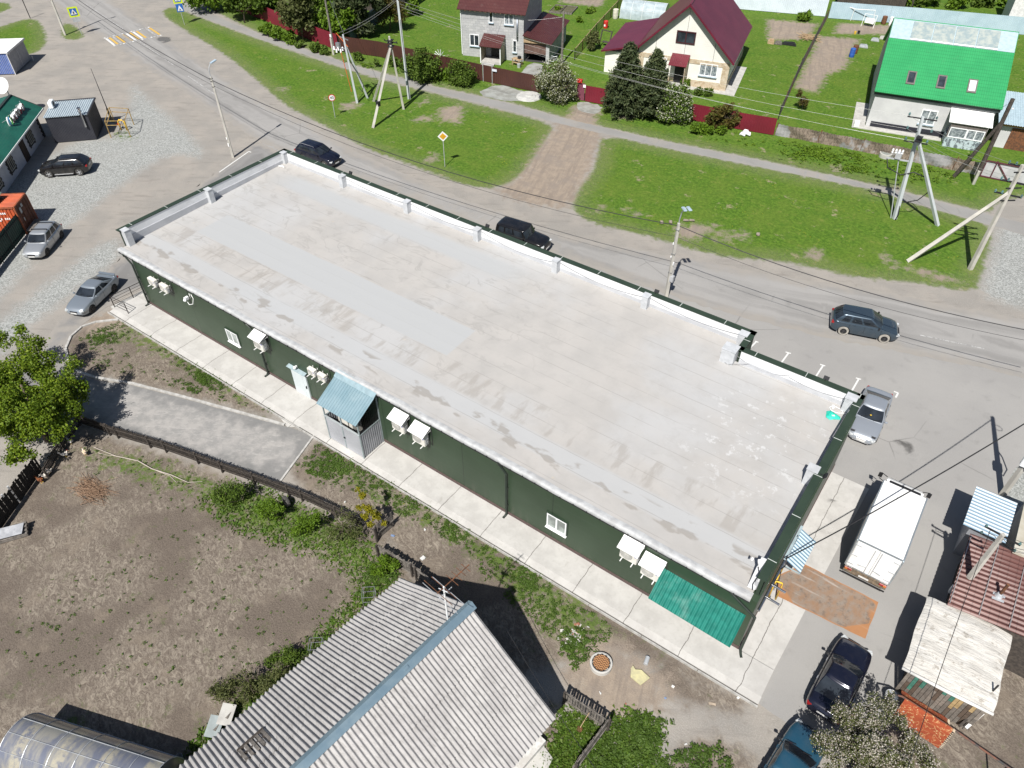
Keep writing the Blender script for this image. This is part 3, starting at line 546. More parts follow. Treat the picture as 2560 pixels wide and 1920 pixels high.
# downpipes
def downpipe(x, xt, z0=.2):
    m = MB(); m.tube([(xt, -.12, 4.36), (xt, -.13, 4.2), (x, -.14, 3.75), (x, -.14, .35), (x-.02, -.24, .22), (x-.03, -.42, .2)], .065, 10); m.lathe([(.1, -.09), (.12, .09)], 10, (xt, -.14, 4.28))
    for z in (1.1, 2.6): m.box((x, -.08, z), (.18, .1, .04))
    m.build('downpipe', mat('green_pipe', (.018, .026, .02), .45, c2=(.025, .034, .027)), S, world=True, smooth=True, angle=40)
downpipe(.14, -.5); downpipe(13.45, 12.6); downpipe(33.2, 32.75)
m = MB(); m.tube([(45.6, -.16, 4.3), (46.0, -.2, 4.1), (46.95, -.22, 3.55), (46.95, -.12, 3.4), (46.93, -.1, .4), (47.02, -.2, .2), (47.12, -.34, .18)], .065, 10); m.build('downpipe', mat('green_pipe', (.018, .026, .02)), S, world=True, smooth=True, angle=40)
# ---- things on and around the building
def air_con(name, label, w, h, d, hood, group):
    t = thing(name, label, 'air conditioner', (0, 0, 0), 0, group)
    cream = mat('aircon_casing', (.68, .67, .62), .45, c2=(.62, .6, .55), ns=2)
    m = MB(); m.box((0, -.14-d/2, h/2), (w, d, h)); c = m.build('casing', cream, t, bevel=.018)
    m = MB(); fx = -w*.12; fr = h*.41
    for k in range(7): 
        r_ = fr*(k+1)/7; m.lathe([(r_-.008, -.004), (r_+.004, -.004), (r_+.004, .012), (r_-.008, .012)], 28, (fx, -.14-d-.006, h/2), axis='Y', closed=True)
    for k in range(8):
        a = PI*k/8; m.bar((fx-fr*math.cos(a), -.14-d-.008, h/2-fr*math.sin(a)), (fx+fr*math.cos(a), -.14-d-.008, h/2+fr*math.sin(a)), .007)
    g = m.build('fan_grille', mat('aircon_grille', (.55, .54, .5), .5), c)
    m = MB(); m.lathe([(.0, 0), (fr, 0), (fr, .004), (0, .004)], 28, (fx, -.14-d-.0045, h/2), axis='Y'); m.build('fan_recess', mat('aircon_recess', (.27, .27, .26), .7), c)
    m = MB(); m.box((w/2+.012, -.14-d*.5, h*.42), (.03, d*.55, h*.5)); m.box((w/2+.03, -.14-d*.45, h*.3), (.02, .07, .1)); m.build('service_panel', mat('aircon_side', (.42, .43, .44), .5), c)
    m = MB(); m.box((w*.37, -.14-d-.004, h*.72), (.1, .006, .035)); m.box((w*.385, -.14-d-.004, h*.66), (.1, .006, .03)); m.build('badge', mat('blue_badge', (.03, .05, .35), .4), c)
    for s in (-1, 1):
        m = MB(); m.box((s*w*.32, -.05-(d+.3)/2, -.025), (.045, d+.3, .045)); m.box((s*w*.32, -.012, .2), (.05, .024, .5)); m.build('bracket', WHITE, t)
    m = MB(); m.tube([(w/2+.03, -.2, h*.35), (w/2+.12, -.16, h*.2), (w/2+.15, -.05, -.15), (w/2+.14, -.02, h*.5), (w/2+.12, -.01, h+.35)], .018, 6); m.build('hose', CABLE, t, smooth=True)
    if hood:
        hw = w/2+.1; m = MB(); m.slab([(-hw, -d-.36, h+.14), (hw, -d-.36, h+.14), (hw, -.02, h+.42), (-hw, -.02, h+.42)], .02); m.box((0, -d-.365, h+.115), (2*hw, .012, .05)); m.build('rain_hood', WHITE, t)
        m = MB()
        for s in (-1, 1): m.bar((s*(hw-.03), -d-.3, h+.14), (s*(hw-.03), -.03, h+.16), .025); m.bar((s*(hw-.03), -.03, h+.1), (s*(hw-.03), -.03, h+.4), .025)
        m.build('hood_stay', WHITE, t)
    return t
ac_s = air_con('air_conditioner', 'small cream air conditioner nearest the left end of the green wall', .8, .55, .28, False, 'air conditioners on the green wall'); place(ac_s, (2.68, -.03, 3.12))
place(copy_tree(ac_s), (4.04, -.03, 3.17), 0, 'small cream air conditioner, right one of the pair at the left end of the wall')
ac_d = air_con('air_conditioner', 'small white air conditioner close to the pale blue door', .62, .5, .26, False, 'air conditioners on the green wall'); place(ac_d, (18.73, -.03, 3.15))
place(copy_tree(ac_d), (19.6, -.03, 3.16), 0, 'small white air conditioner between the door unit and the blue roofed cage')
ac_b = air_con('air_conditioner', 'white hooded air conditioner above the downpipe by the left window', .92, .82, .36, True, 'air conditioners on the green wall'); place(ac_b, (14.0, -.03, 2.95))
for x, z, l in ((25.86, 2.75, 'white hooded air conditioner just right of the blue roofed cage'), (27.4, 2.68, 'white hooded air conditioner, further right and lower of the pair past the cage'), (40.75, 2.9, 'white hooded air conditioner between the right window and the green awning'), (41.95, 2.5, 'white hooded air conditioner partly behind the green awning')):
    place(copy_tree(ac_b), (x, -.03, z), 0, l)
t = thing('wall_siren', 'white horn and bent conduit on the green wall near its left end', 'siren', (6.35, -.02, 3.4))
m = MB(); m.box((0, -.2, .1), (.2, .3, .22)); m.lathe([(.05, 0), (.13, .1), (.14, .12)], 14, (0, -.45, .02), axis='Y'); m.build('horn', PVC, t, bevel=.02)
m = MB(); m.tube([(.05, -.25, -.12), (.3, -.3, -.25), (.62, -.2, -.12), (.68, -.08, .3), (.5, -.05, .55)], .025, 8); m.tube([(.25, -.03, .1), (.25, -.03, .5)], .025, 8); m.build('conduit', WHITE, t, smooth=True)
m = MB(); m.tube([(.1, -.05, .3), (.05, -.04, .7), (.3, -.03, .98)], .01, 6); m.build('lead', CABLE, t)
t = thing('wall_lamp', 'round white lamp globe above the pale blue door', 'lamp', (16.8, -.02, 2.62)); m = MB(); m.lathe([(.01, -.11), (.07, -.09), (.11, 0), (.07, .09), (.01, .11)], 16, (0, -.16, 0)); m.build('globe', WHITE, t, smooth=True); m = MB(); m.box((0, -.03, 0), (.12, .06, .12)); m.build('base', PVC, t)
# mesh cage with blue lean-to roof
K = thing('storage_cage', 'grey sheet metal cage with blue sloping roof against the green wall', 'shed', (22.4, -.9, .17)); kx0, kx1, ky = 21.0, 23.85, -1.74
gs = mat('grey_profiled_steel', (.36, .37, .4), .45, .3, c2=(.31, .32, .345), ns=1.5); gw = mat('grey_front_sheet', (.45, .46, .49), .45, .2, c2=(.4, .41, .44), ns=1); fr = mat('grey_frame', (.36, .42, .43), .5, .2); bl = mat('blue_grey_roof_sheet', (.16, .25, .29), .45, .1, c2=(.2, .29, .33), ns=.8, dirt=((.3, .38, .4), .4))
m = MB(); m.wave((kx0+.04, ky, .2), (kx1-kx0-.08, 0, 0), (0, 0, 1.93), 26, .006, 4, shape='trap'); m.box(((kx0+kx1)/2, ky+.03, 1.16), (kx1-kx0-.08, .03, 1.92)); m.build('front_panel', gw, K, world=True)
m = MB(); m.box((22.42, ky-.02, 1.15), (.015, .02, 1.9)); m.box((22.45, ky-.04, 1.15), (.09, .06, .09)); m.build('latch', DARK, K, world=True)
for x in (kx0, kx1):
    m = MB(); m.wave((x, ky, .2), (0, -ky-.02, 0), (0, 0, 1.93), 11, .022, 6, shape='trap'); m.build('side_panel', gs, K, world=True)
m = MB()
for x, y, zt in ((kx0, ky, 3.22), (kx1, ky, 3.22), (22.42, ky, 3.2), (kx0, -.05, 4.3), (kx1, -.05, 4.3)): m.box((x, y, (zt+.17)/2), (.07, .07, zt-.17))
for a, b in (((kx0, ky, 2.14), (kx1, ky, 2.14)), ((kx0, ky, 3.2), (kx1, ky, 3.2)), ((kx0, ky, 2.14), (kx0, -.05, 2.14)), ((kx1, ky, 2.14), (kx1, -.05, 2.14)), ((kx0, ky, 3.2), (kx0, -.05, 4.3)), ((kx1, ky, 3.2), (kx1, -.05, 4.3)), ((kx0, -.05, 4.3), (kx1, -.05, 4.3))): m.bar(a, b, .06)
m.build('frame', fr, K, world=True)
m = MB(); m.bar((kx0-.02, ky-.03, 2.19), (kx1+.02, ky-.03, 2.19), .12, .03); m.build('rail_cap', mat('pale_rail', (.5, .54, .55), .4, .3), K, world=True)
m = MB()
for k in range(13):
    y = ky+k*(-ky-.05)/12; zt = 3.2+1.1*k/12; m.bar((kx1+.01, y, 2.15), (kx1+.01, y, zt), .008)
for k in range(18): 
    z = 2.2+k*.12; y0 = ky if z < 3.2 else ky+(z-3.2)/1.1*(-ky-.05)
    if y0 < -.1: m.bar((kx1+.01, y0, z), (kx1+.01, -.05, z), .008)
m.build('mesh', DARK, K, world=True)
m = MB(); m.wave((20.8, -1.98, 3.22), (3.2, .0, 0), (.12, 1.88, 1.2), 17, .018, 6, shape='rib'); m.build('roof', bl, K, world=True)
m = MB(); m.slab([(20.88, -.42, 4.27), (24.1, -.42, 4.27), (24.12, -.1, 4.56), (20.9, -.1, 4.56)], .015); m.slab([(20.9, -.098, 4.56), (24.12, -.098, 4.56), (24.12, -.05, 4.6), (20.9, -.05, 4.6)], .015); m.build('flashing', mat('blue_grey_flashing', (.27, .37, .41), .45, .1), K, world=True)
t = thing('condenser_rack', 'white condenser units with foil pipes inside the blue roofed cage', 'condenser', (22.3, -1., .17)); m = MB(); m.box((22.0, -.8, 1.4), (1.2, .7, 1.2)); m.build('unit', mat('aircon_casing', (.6, .6, .55)), t, world=True)
m = MB()
for k in range(3): m.tube([(21.3+k*.5, -1.2, 2.3+.1*k), (21.8+k*.5, -1.4, 2.5), (22.6+k*.3, -1.45, 2.45), (23.3, -1.3, 2.2)], .07, 8)
m.build('foil_pipe', mat('foil', (.4, .4, .42), .3, .8, c2=(.1, .1, .11), ns=9), t, smooth=True, world=True)
# green corrugated awning
t = thing('awning', 'dark green corrugated sheet awning at the right end of the green wall', 'awning', (44.5, -.7, 2.3)); gm = mat('sea_green_sheet', (.012, .15, .115), .22, .1, c2=(.02, .2, .155), ns=2.2, spec=.8, dirt=((.3, .42, .38), .35))
m = MB(); m.wave((42.42, -1.4, 2.32), (4.15, -.06, 0), (-.0, 1.36, .85), 20, .03, 8); m.build('sheet', gm, t, world=True)
m = MB()
for x in (42.6, 44.5, 46.4): m.bar((x, -1.35, 2.3), (x, -.02, 2.98), .04); m.bar((x, -.03, 2.2), (x, -.03, 3.0), .04); m.bar((x, -.03, 2.25), (x, -1.3, 2.3), .03)
m.build('bracket', DARK, t, world=True)
t = thing('awning', 'small blue and white ribbed awning over the side door by the truck', 'awning', (47.3, 5, 2.5)); stm = mat('pale_blue_sheet', (.32, .4, .43), .45)
m = MB(); bs_ = NT('striped_blue_sheet'); yy = bs_.math('FRACT', bs_.math('DIVIDE', bs_.sep()[1], .195)); bs_.col(bs_.mix(bs_.sstep(yy, .46, .54), (.12, .22, .30), (.42, .5, .54))); bs_.p(rough=.4); STRIPE = bs_.m
m.wave((46.86, 3.95, 3.02), (.0, 2.2, 0), (.92, .0, -.47), 11, .015, 6, shape='trap'); m.build('sheet', STRIPE, t, world=True)
m = MB(); m.bar((47.75, 3.93, 2.5), (47.75, 6.2, 2.5), .05); m.bar((46.86, 3.93, 2.5), (47.75, 3.93, 2.5), .05); m.bar((46.86, 6.2, 2.5), (47.75, 6.2, 2.5), .05); m.bar((46.9, 3.85, 3.05), (46.9, 6.25, 3.05), .12, .03); m.build('frame', stm, t, world=True)
t = thing('flue_pipes', 'shiny steel flue pipes along the side wall near the roof corner', 'pipe', (46.9, 2.5, 3)); ch = mat('polished_steel', (.6, .6, .62), .18, .95)
m = MB(); m.tube([(46.92, .6, 2.95), (46.92, 5.6, 3.0)], .07, 10); m.tube([(46.92, 2.2, 3.02), (47.6, 2.15, 3.05)], .06, 10); m.tube([(46.92, 1.45, 3.0), (47.6, 1.38, 3.03)], .06, 10); m.build('pipe', ch, t, world=True, smooth=True, angle=50)
m = MB(); m.tube([(46.95, 2.6, 2.9), (47.1, 2.9, 2.6), (47.0, 3.3, 2.8), (46.95, 2.4, 3.1), (47.1, 2.2, 2.7)], .02, 6); m.tube([(46.95, 3.2, 3.1), (47.05, 3.6, 2.9), (46.95, 4.0, 3.15)], .03, 6); m.build('cable', CABLE, t, world=True)
t = thing('gas_pipe', 'yellow bent gas pipe rising beside the side wall', 'pipe', (47, 3.8, 0)); m = MB(); m.tube([(46.95, 3.5, .1), (46.95, 3.5, 1.5), (46.98, 3.55, 1.6), (47.25, 3.6, 1.6), (47.28, 3.62, 1.5), (47.28, 3.62, .1)], .04, 8); m.tube([(46.95, 4.5, .1), (46.95, 4.5, 1.5), (46.95, 3.5, 1.55)], .04, 8); m.build('pipe', YEL, t, world=True, smooth=True)
t = thing('security_camera', 'white security camera with sun shield on the right roof corner', 'camera', (46.2, .85, CAPZ)); m = MB(); m.box((0, 0, .12), (.16, .3, .14), .5); m.lathe([(.07, -.2), (.1, -.28)], 12, (-.1, -.02, .15), axis='X'); m.box((.05, .05, -.1), (.06, .06, .3)); m.build('body', WHITE, t, bevel=.01); m = MB(); m.tube([(0, 0, -.2), (.15, -.1, -.5), (.1, -.5, -.85), (.2, -.7, -.95)], .02, 6); m.build('cable', CABLE, t)
for i, (x, y) in enumerate(((6.2, 15.95), (19.75, 15.95), (33.2, 15.95), (44.6, 14.2), (46.75, 7.4))):
    l = ['black floodlight on the back parapet cap nearest its left corner', 'black floodlight on the back parapet cap in front of the old black off roader', 'black floodlight on the back parapet cap near the twin lamp post', 'black floodlight on the short parapet by the parking bays', 'black floodlight on the side parapet beside the truck'][i]
    if i == 0:
        fl = thing('floodlight', l, 'floodlight', (x, y, CAPZ+.02), 0, 'floodlights on the parapet'); m = MB(); m.box((0, .12, .06), (.3, .1, .22), rx=-.5); m.build('head', DARK, fl, bevel=.01); m = MB(); m.bar((0, -.12, .03), (0, .1, .04), .04, .02); m.build('arm', DARK, fl)
    else: place(copy_tree(fl), (x, y, CAPZ+.02), -1.57 if i == 4 else 0, l)
# loose cable, bag and rag on the roof
t = thing('bag', 'crumpled turquoise bag lying on the roof near its back right corner', 'bag', (45.73, 12.75, rz(12.75))); tq = mat('turquoise_fabric', (.02, .42, .31), .6, c2=(.03, .55, .42), ns=9, bs=18, bst=.6)
m = MB(); pts = []
for j in range(7):
    for i in range(12):
        a = 2*PI*i/12; r_ = (.05+.34*j/6)*(1+.22*math.sin(3*a+1)); pts.append((r_*math.cos(a), r_*.8*math.sin(a), .16*(1-(j/6)**2)+.03*math.sin(5*a+j*2)+.02))
m.add(pts, [(j*12+i, (j+1)*12+i, (j+1)*12+(i+1) % 12, j*12+(i+1) % 12) for j in range(6) for i in range(12)]+[tuple(range(12))]); m.build('sack', tq, t, smooth=True); m = MB(); m.box((.05, -.1, .17), (.16, .1, .01), .4); m.build('print', WHITE, t)
t = thing('cable_coil', 'loose white cable coil with plugs on the roof beside the turquoise bag', 'cable', (45.9, 13.3, rz(13.3))); m = MB(); m.tube([(.35*math.cos(a*.5)-.15, .22*math.sin(a*.5), .03+.01*(a % 3)) for a in range(0, 24)]+[(.5, .1, .03), (.7, .3, .05)], .014, 6); m.box((-.35, .12, .06), (.1, .2, .1), .4); m.box((.4, .3, .05), (.08, .16, .08), .2); m.build('lead', PVC, t)
t = thing('rag', 'small white rag on the roof below the back left corner pier', 'rag', (-.6, 14.7, rz(14.7)+.02)); m = MB(); m.tube([(-.3, -.05, .03), (0, .1, .06), (.3, .05, .03)], [.05, .09, .04], 7); m.build('cloth', WHITE, t, smooth=True)
# thin leads draped along the inside of the back parapet
def drape(a, b, sag, n=10): 
    a = Vector(a); b = Vector(b); return [a.lerp(b, i/n)-V(0, 0, sag*4*(i/n)*(1-i/n)) for i in range(n+1)]
t = thing('parapet_lead', 'thin grey leads draped along the white inside of the back parapet', 'cable', (20, 15.5, 5)); m = MB()
for x0, x1, sg in ((6.1, 12.5, .25), (12.9, 19.1, .3), (19.6, 26, .4), (26.2, 32.7, .35), (33, 39.1, .3)): m.tube(drape((x0, 15.56, 5.55), (x1, 15.56, 5.45), sg), .013, 5)
for x0, x1, sg in ((39.7, 42.8, .35), (42.8, 46, .2)): m.tube(drape((x0, 13.82, 5.3), (x1, 13.82, 5.4), sg), .013, 5)
m.tube([(39.2, 13.36, 4.9), (39.4, 13.35, 4.8), (39.66, 13.36, 5.0), (40.5, 13.82, 5.1)], .013, 5); m.tube([(46.3, 13.4, 5.3), (46.4, 12.6, 5.8), (46.35, 11.6, 5.6), (46.3, 10.5, 5.5)], .02, 6); m.build('lead', mat('grey_lead', (.22, .22, .23), .6), t, world=True)
# ramp railing at the left end
t = thing('ramp_railing', 'black tubular railing round the ramp at the left end of the building', 'railing', (-2.4, -1, .1)); pts = [G(*q, .12) for q in ((405,706),(369,728),(334,745),(287,768),(322,784))]; pts[4] = G(322, 785, .12)
m = MB(); h = 1.0
for p in pts: m.bar((*p.xy, .1), (*p.xy, .12+h), .05)
for z in (.35, .65, .88, 1.12):
    m.tube([(*p.xy, z) for p in pts], .025 if z > 1 else .015, 6)
m.build('rail', mat('black_iron', (.03, .022, .02), .5, .3), t, world=True)
m = MB(); a, b, c_, d_ = (G(*q) for q in ((278,770),(430,690),(445,705),(318,790))); m.prism([(p.x, p.y) for p in (a, b, c_, d_)], .0, .12); m.build('ramp_slab', CONC, t, world=True)
# ---------------------------------------------------------------- vehicles (x forward, y left, origin on the ground)
TYRE = mat('tyre_rubber', (.028, .027, .026), .85, c2=(.06, .056, .05), ns=9); ALLOY = mat('alloy_rim', (.62, .63, .64), .3, .6, c2=(.5, .5, .51)); RIMD = mat('dark_rim', (.07, .07, .075), .4, .5); HUBDK = mat('wheel_shadow', (.012, .012, .013), .9)
HEADL = mat('headlamp_glass', (.6, .62, .62), .1, c2=(.35, .37, .38), ns=12, spec=.9); TAILL = mat('tail_lamp', (.35, .012, .01), .2, c2=(.22, .01, .01), spec=.8); PLATE = mat('number_plate', (.7, .7, .68), .5); TRIMB = mat('black_trim', (.02, .02, .022), .5)
CARGLASS = glass_mat('car_glass', (.012, .015, .019), .04); AMBER = mat('amber_lamp', (.6, .2, .02), .25)
def interp(x, pts): return float(np.interp(x, [p[0] for p in pts], [p[1] for p in pts]))
def wheel(parent, x, y, r, w, rimm, spokes, s, dusty=False):
    m = MB(); prof = [(r*.62, -w/2), (r*.93, -w/2), (r, -w*.32), (r, w*.32), (r*.93, w/2), (r*.62, w/2)]
    m.lathe(prof, 28, (0, 0, 0), axis='Y', closed=True)
    o = m.build('wheel', mat('dusty_tyre', (.36, .34, .3), .9, c2=(.25, .235, .21)) if dusty else TYRE, parent, smooth=True, angle=35); o.location = (x, y, r); o.matrix_basis = Matrix.Translation((x, y, r))
    m = MB(); yo = s*w*.36; R1 = r*.63
    m.lathe([(R1*.93, yo-.03), (R1, yo-.03), (R1, yo+.022), (R1*.93, yo+.022)], 26, axis='Y', closed=True)
    for k in range(spokes):
        a = 2*PI*k/spokes; m.bar((R1*.12*math.cos(a), yo, R1*.12*math.sin(a)), (R1*.96*math.cos(a), yo+s*.012, R1*.96*math.sin(a)), R1*(1.15/spokes+.05), .03, upv=(0, 1, 0))
    m.lathe([(.001, yo-.02), (R1*.2, yo-.02), (R1*.18, yo+.025*s), (.001, yo+.03*s)], 12, axis='Y'); m.build('rim', rimm, o)
    m = MB(); m.lathe([(.001, yo-s*.09), (R1, yo-s*.09), (R1, yo-s*.085), (.001, yo-s*.085)], 20, axis='Y'); m.build('wheel_shade_disc', HUBDK, o)  # near-black disc paints the shade behind the spokes
def car(name, label, cat, body, P, group=None):
    L, W_, H = P['L'], P['W'], P['H']; h = W_/2; r = P.get('r', .31); wb = P['wb']; fx = L/2-P['fo']; rx = fx-wb
    T = thing(name, label, cat, (0, 0, 0), 0, group)
    NS = 44; xs = np.linspace(-.5, .5, NS)*L
    zt = np.array([interp(x/L, P['top']) for x in xs]); kern = np.array([.25, .5, .25]); zz = zt.copy(); zz[1:-1] = np.convolve(zt, kern, 'valid'); zt = zz
    plan = P.get('plan', [(-.5, .80), (-.47, .91), (-.42, .97), (-.3, 1), (.25, 1), (.36, .97), (.43, .91), (.48, .78), (.5, .62)]); zbp = [(-.5, .42), (-.46, .3), (-.4, .22), (.4, .2), (.46, .25), (.5, .38)]
    m = MB(); sec = []
    for x, z1 in zip(xs, zt):
        w = h*interp(x/L, plan); z0 = interp(x/L, zbp)*P.get('lift', 1.); dz = z1-z0; tl = P.get('tumble', 1.)
        s = [(0, z0), (.84*w, z0), (.955*w, z0+.06), (.99*w, z0+.3*dz), (w, z0+.58*dz), (.985*w, z0+.74*dz), (.95*w, z1-.06), (.885*w, z1-.012), (.6*w, z1+.018), (.3*w, z1+.032), (0, z1+.036)]
        sec.append([(x, y, z) for y, z in s]+[(x, -y, z) for y, z in s[-2:0:-1]])
    n = len(sec[0]); m.v = [p for s in sec for p in s]; m.f = [(i*n+k, i*n+(k+1) % n, (i+1)*n+(k+1) % n, (i+1)*n+k) for i in range(NS-1) for k in range(n)]+[tuple(range(n-1, -1, -1)), tuple(range((NS-1)*n, NS*n))]; m.m = [0]*len(m.f)
    bo = m.build('body', body, T)
    # cut real wheel arches
    cm = MB()
    for x in (fx, rx):
        for s in (-1, 1): cm.lathe([(r*1.17, -.3), (r*1.17, .3)], 26, (x, s*(h-.02), r*1.02), axis='Y')
    bm = bmesh.new(); cme = bpy.data.meshes.new('c'); cme.from_pydata([tuple(p) for p in cm.v], [], cm.f); bm.from_mesh(cme); bmesh.ops.recalc_face_normals(bm, faces=bm.faces); bm.to_mesh(cme); bm.free()
    bm = bmesh.new(); bm.from_mesh(bo.data); bmesh.ops.recalc_face_normals(bm, faces=bm.faces); bm.to_mesh(bo.data); bm.free()
    co = bpy.data.objects.new('c', cme); COL.objects.link(co); md = bo.modifiers.new('b', 'BOOLEAN'); md.object = co; md.operation = 'DIFFERENCE'; md.solver = 'EXACT'
    dg = bpy.context.evaluated_depsgraph_get(); nm = bpy.data.meshes.new_from_object(bo.evaluated_get(dg)); bo.modifiers.clear(); old = bo.data; bo.data = nm; nm.name = 'body'; bpy.data.meshes.remove(old); bpy.data.objects.remove(co); bpy.data.meshes.remove(cme)
    nm.polygons.foreach_set('use_smooth', [True]*len(nm.polygons)); nm.set_sharp_from_angle(angle=R(38))
    # cabin
    zb = P['belt']; xf0, xf1, xr0, xr1 = [v*L for v in P['glass']]; wb0, wb1 = h*.9, h*P.get('wr', .74); wt = P.get('third', False)
    SF = [0, .065, .24, .42, .475, .62, P.get('cp', .78), .86, .95, 1.] if not wt else [0, .06, .2, .36, .405, .54, .66, .71, .90, 1.]
    FR = 9
    def ring(tt, ins=0.):
        xf = xf0+(xf1-xf0)*tt-ins; xr = xr0+(xr1-xr0)*tt+ins; w = wb0+(wb1-wb0)*tt+.03*math.sin(PI*tt)-ins; z = zb+(H-.075-zb)*(tt if tt <= 1 else 1)
        out = []; bow = .11-.03*tt; br = .07
        for i in range(FR): y = -w*.93+2*w*.93*i/(FR-1); out.append((xf-bow*abs(y/w)**2.2, y, z))
        xfc = xf-bow-.02; xrc = xr+br+.02
        for s in SF: out.append((xfc+(xrc-xfc)*s, w*(1-.03*abs(s-.45)**2*4), z))
        for i in range(FR): y = w*.93-2*w*.93*i/(FR-1); out.append((xr+br*abs(y/w)**2.2, y, z))
        for s in SF[::-1]: out.append((xfc+(xrc-xfc)*s, -w*(1-.03*abs(s-.45)**2*4), z))
        return out
    rings = [ring(tt) for tt in (-.06, .08, .35, .65, .92, 1.0)]; n = len(rings[0]); NSF = len(SF)
    def cls(k):
        if k < FR-1: return 'windscreen'
        k2 = k-FR
        if 0 <= k2 < NSF-1: return side(k2, 'L')
        k3 = k-FR-NSF
        if 0 <= k3 < FR-1: return 'rear_window'
        k4 = k-2*FR-NSF
        if 0 <= k4 < NSF-1: return side(NSF-2-k4, 'R')
        return None
    def side(i, s):
        if not wt: return {1: 'a', 2: 'a', 4: 'b', 5: 'b'}.get(i) and {1: 'a', 2: 'a', 4: 'b', 5: 'b'}[i]+s
        return {1: 'a', 2: 'a', 4: 'b', 5: 'b', 7: 'c'}.get(i) and {1: 'a', 2: 'a', 4: 'b', 5: 'b', 7: 'c'}[i]+s
    g = {}; cab = MB()
    for j in range(len(rings)-1):
        for k in range(n):
            c = cls(k); k1 = (k+1) % n
            if c and 1 <= j <= 3: mm = g.setdefault(c, MB())
            else: mm = cab
            mm.add([rings[j][k], rings[j][k1], rings[j+1][k1], rings[j+1][k]], [(0, 1, 2, 3)])
    top = [rings[-1]]
    for ins, dz in ((.06, .035), (.16, .058), (.34, .072), (.6, .076)):
        q = ring(1., 0); cx = sum(p[0] for p in q)/n; f = 1-ins
        top.append([(cx+(p[0]-cx)*(f if ins < .3 else f), p[1]*f, p[2]+dz) for p in q])
    for a, b in zip(top, top[1:]):
        for k in range(n): cab.add([a[k], a[(k+1) % n], b[(k+1) % n], b[k]], [(0, 1, 2, 3)])
    cab.add(top[-1], [tuple(range(n))])
    def weld(o, ang=40):
        bm = bmesh.new(); bm.from_mesh(o.data); bmesh.ops.remove_doubles(bm, verts=bm.verts, dist=1e-4); bmesh.ops.recalc_face_normals(bm, faces=bm.faces); bm.to_mesh(o.data); bm.free()
        o.data.polygons.foreach_set('use_smooth', [True]*len(o.data.polygons)); o.data.set_sharp_from_angle(angle=R(ang))
    ro = cab.build('roof', P.get('roofm', body), T); weld(ro)
    for c, mm in g.items():
        o = mm.build(c if len(c) > 2 else 'side_window', CARGLASS, T); weld(o, 60)
        if c == 'windscreen':
            w0 = MB(); 
            for s in (-.45, .25): w0.bar((xf0-.02-.1*abs(s)**2, s*h*1.2, zb+.08), (xf0+(xf1-xf0)*.28, s*h*1.2+.38, zb+(H-zb)*.3+.03), .02, .02)
            w0.build('wiper', TRIMB, o)
    # wheels, lamps, mirrors, plates, handles
    for x in (fx, rx):
        for s in (-1, 1): wheel(T, x, s*(h-.115), r, .21, P.get('rim', ALLOY), P.get('spokes', 5), s, P.get('dusty', False))
    zf = interp(.47, P['top']); zr = interp(-.48, P['top']); hl = P.get('hl', (.3, .12))
    for s in (-1, 1):
        m = MB(); m.box((L*.462, s*h*.64, zf-.10), (L*.055, hl[0]*1.25, hl[1]*1.1), -s*.42); m.build('headlight', HEADL, T, bevel=.025)
        m = MB(); th = P.get('tl', (.1, .24, .14)); m.box((-L*.478, s*h*.74, zr-.1-th[2]*.4), (L*.04, th[1]*1.1, th[2]), s*.3); m.build('taillight', TAILL, T, bevel=.02)
        m = MB(); m.box((xf0-.28, s*(h+.07), zb+.06), (.11, .17, .12), s*.2); m.bar((xf0-.3, s*(h-.1), zb+.02), (xf0-.28, s*(h+.05), zb+.04), .05); m.build('mirror', P.get('mirror', body), T, bevel=.03)
        m = MB()
        for q in (.08, -.17): m.box((q*L, s*h*.995, zb-.12), (.17, .03, .03))
        m.build('door_handle', P.get('handle', body), T)
        m = MB()
        for q in P.get('seams', (.2, -.04, -.26)): m.box((q*L, s*h*.993, zb-.33), (.012, .016, .52))
        m.build('door_gap', HUBDK, T)
        if P.get('sill'): m = MB(); m.box((0, s*(h-.0), .3), (wb*.62, .06, .07)); m.build('side_step', ALLOY, T, bevel=.015)
        if P.get('rails'): m = MB(); m.tube([(xf1*.55, s*wb1*.93, H-.02), (xf1*.4, s*wb1*.93, H+.05), (xr1*.75, s*wb1*.93, H+.05), (xr1*.85, s*wb1*.93, H-.02)], .018, 6); m.build('roof_rail', ALLOY if P['rails'] == 2 else TRIMB, T)
    m = MB(); m.box((L*.484, 0, zf-.16), (L*.035, h*.72, .13)); m.box((L*.482, 0, .36), (L*.035, h*1.1, .1)); m.build('grille', P.get('grillem', TRIMB), T, bevel=.02)
    m = MB(); m.box((L*.502, 0, .46), (.02, .5, .11)); m.build('number_plate', PLATE, T); m = MB(); m.box((-L*.497, 0, zr-.28), (.03, .5, .11)); m.build('number_plate', PLATE, T)
    if P.get('spoiler'): 
        m = MB(); m.box((-L*.455, 0, zr+.14), (.2, W_*.8, .035)); m.box((-L*.455, h*.7, zr+.08), (.12, .06, .1)); m.box((-L*.455, -h*.7, zr+.08), (.12, .06, .1)); m.build('spoiler', body, T, bevel=.01)
    if P.get('bars'):
        for q in P['bars']: m = MB(); m.bar((q*L, -wb1*.98, H+.06), (q*L, wb1*.98, H+.06), .07, .045); m.box((q*L, -wb1*.95, H+.02), (.08, .05, .1)); m.box((q*L, wb1*.95, H+.02), (.08, .05, .1)); m.build('roof_bar', TRIMB, T)
    if P.get('antenna'): m = MB(); m.bar((xr1*.8, 0, H), (xr1*.8-.2, 0, H+.12), .025); m.build('antenna', TRIMB, T)
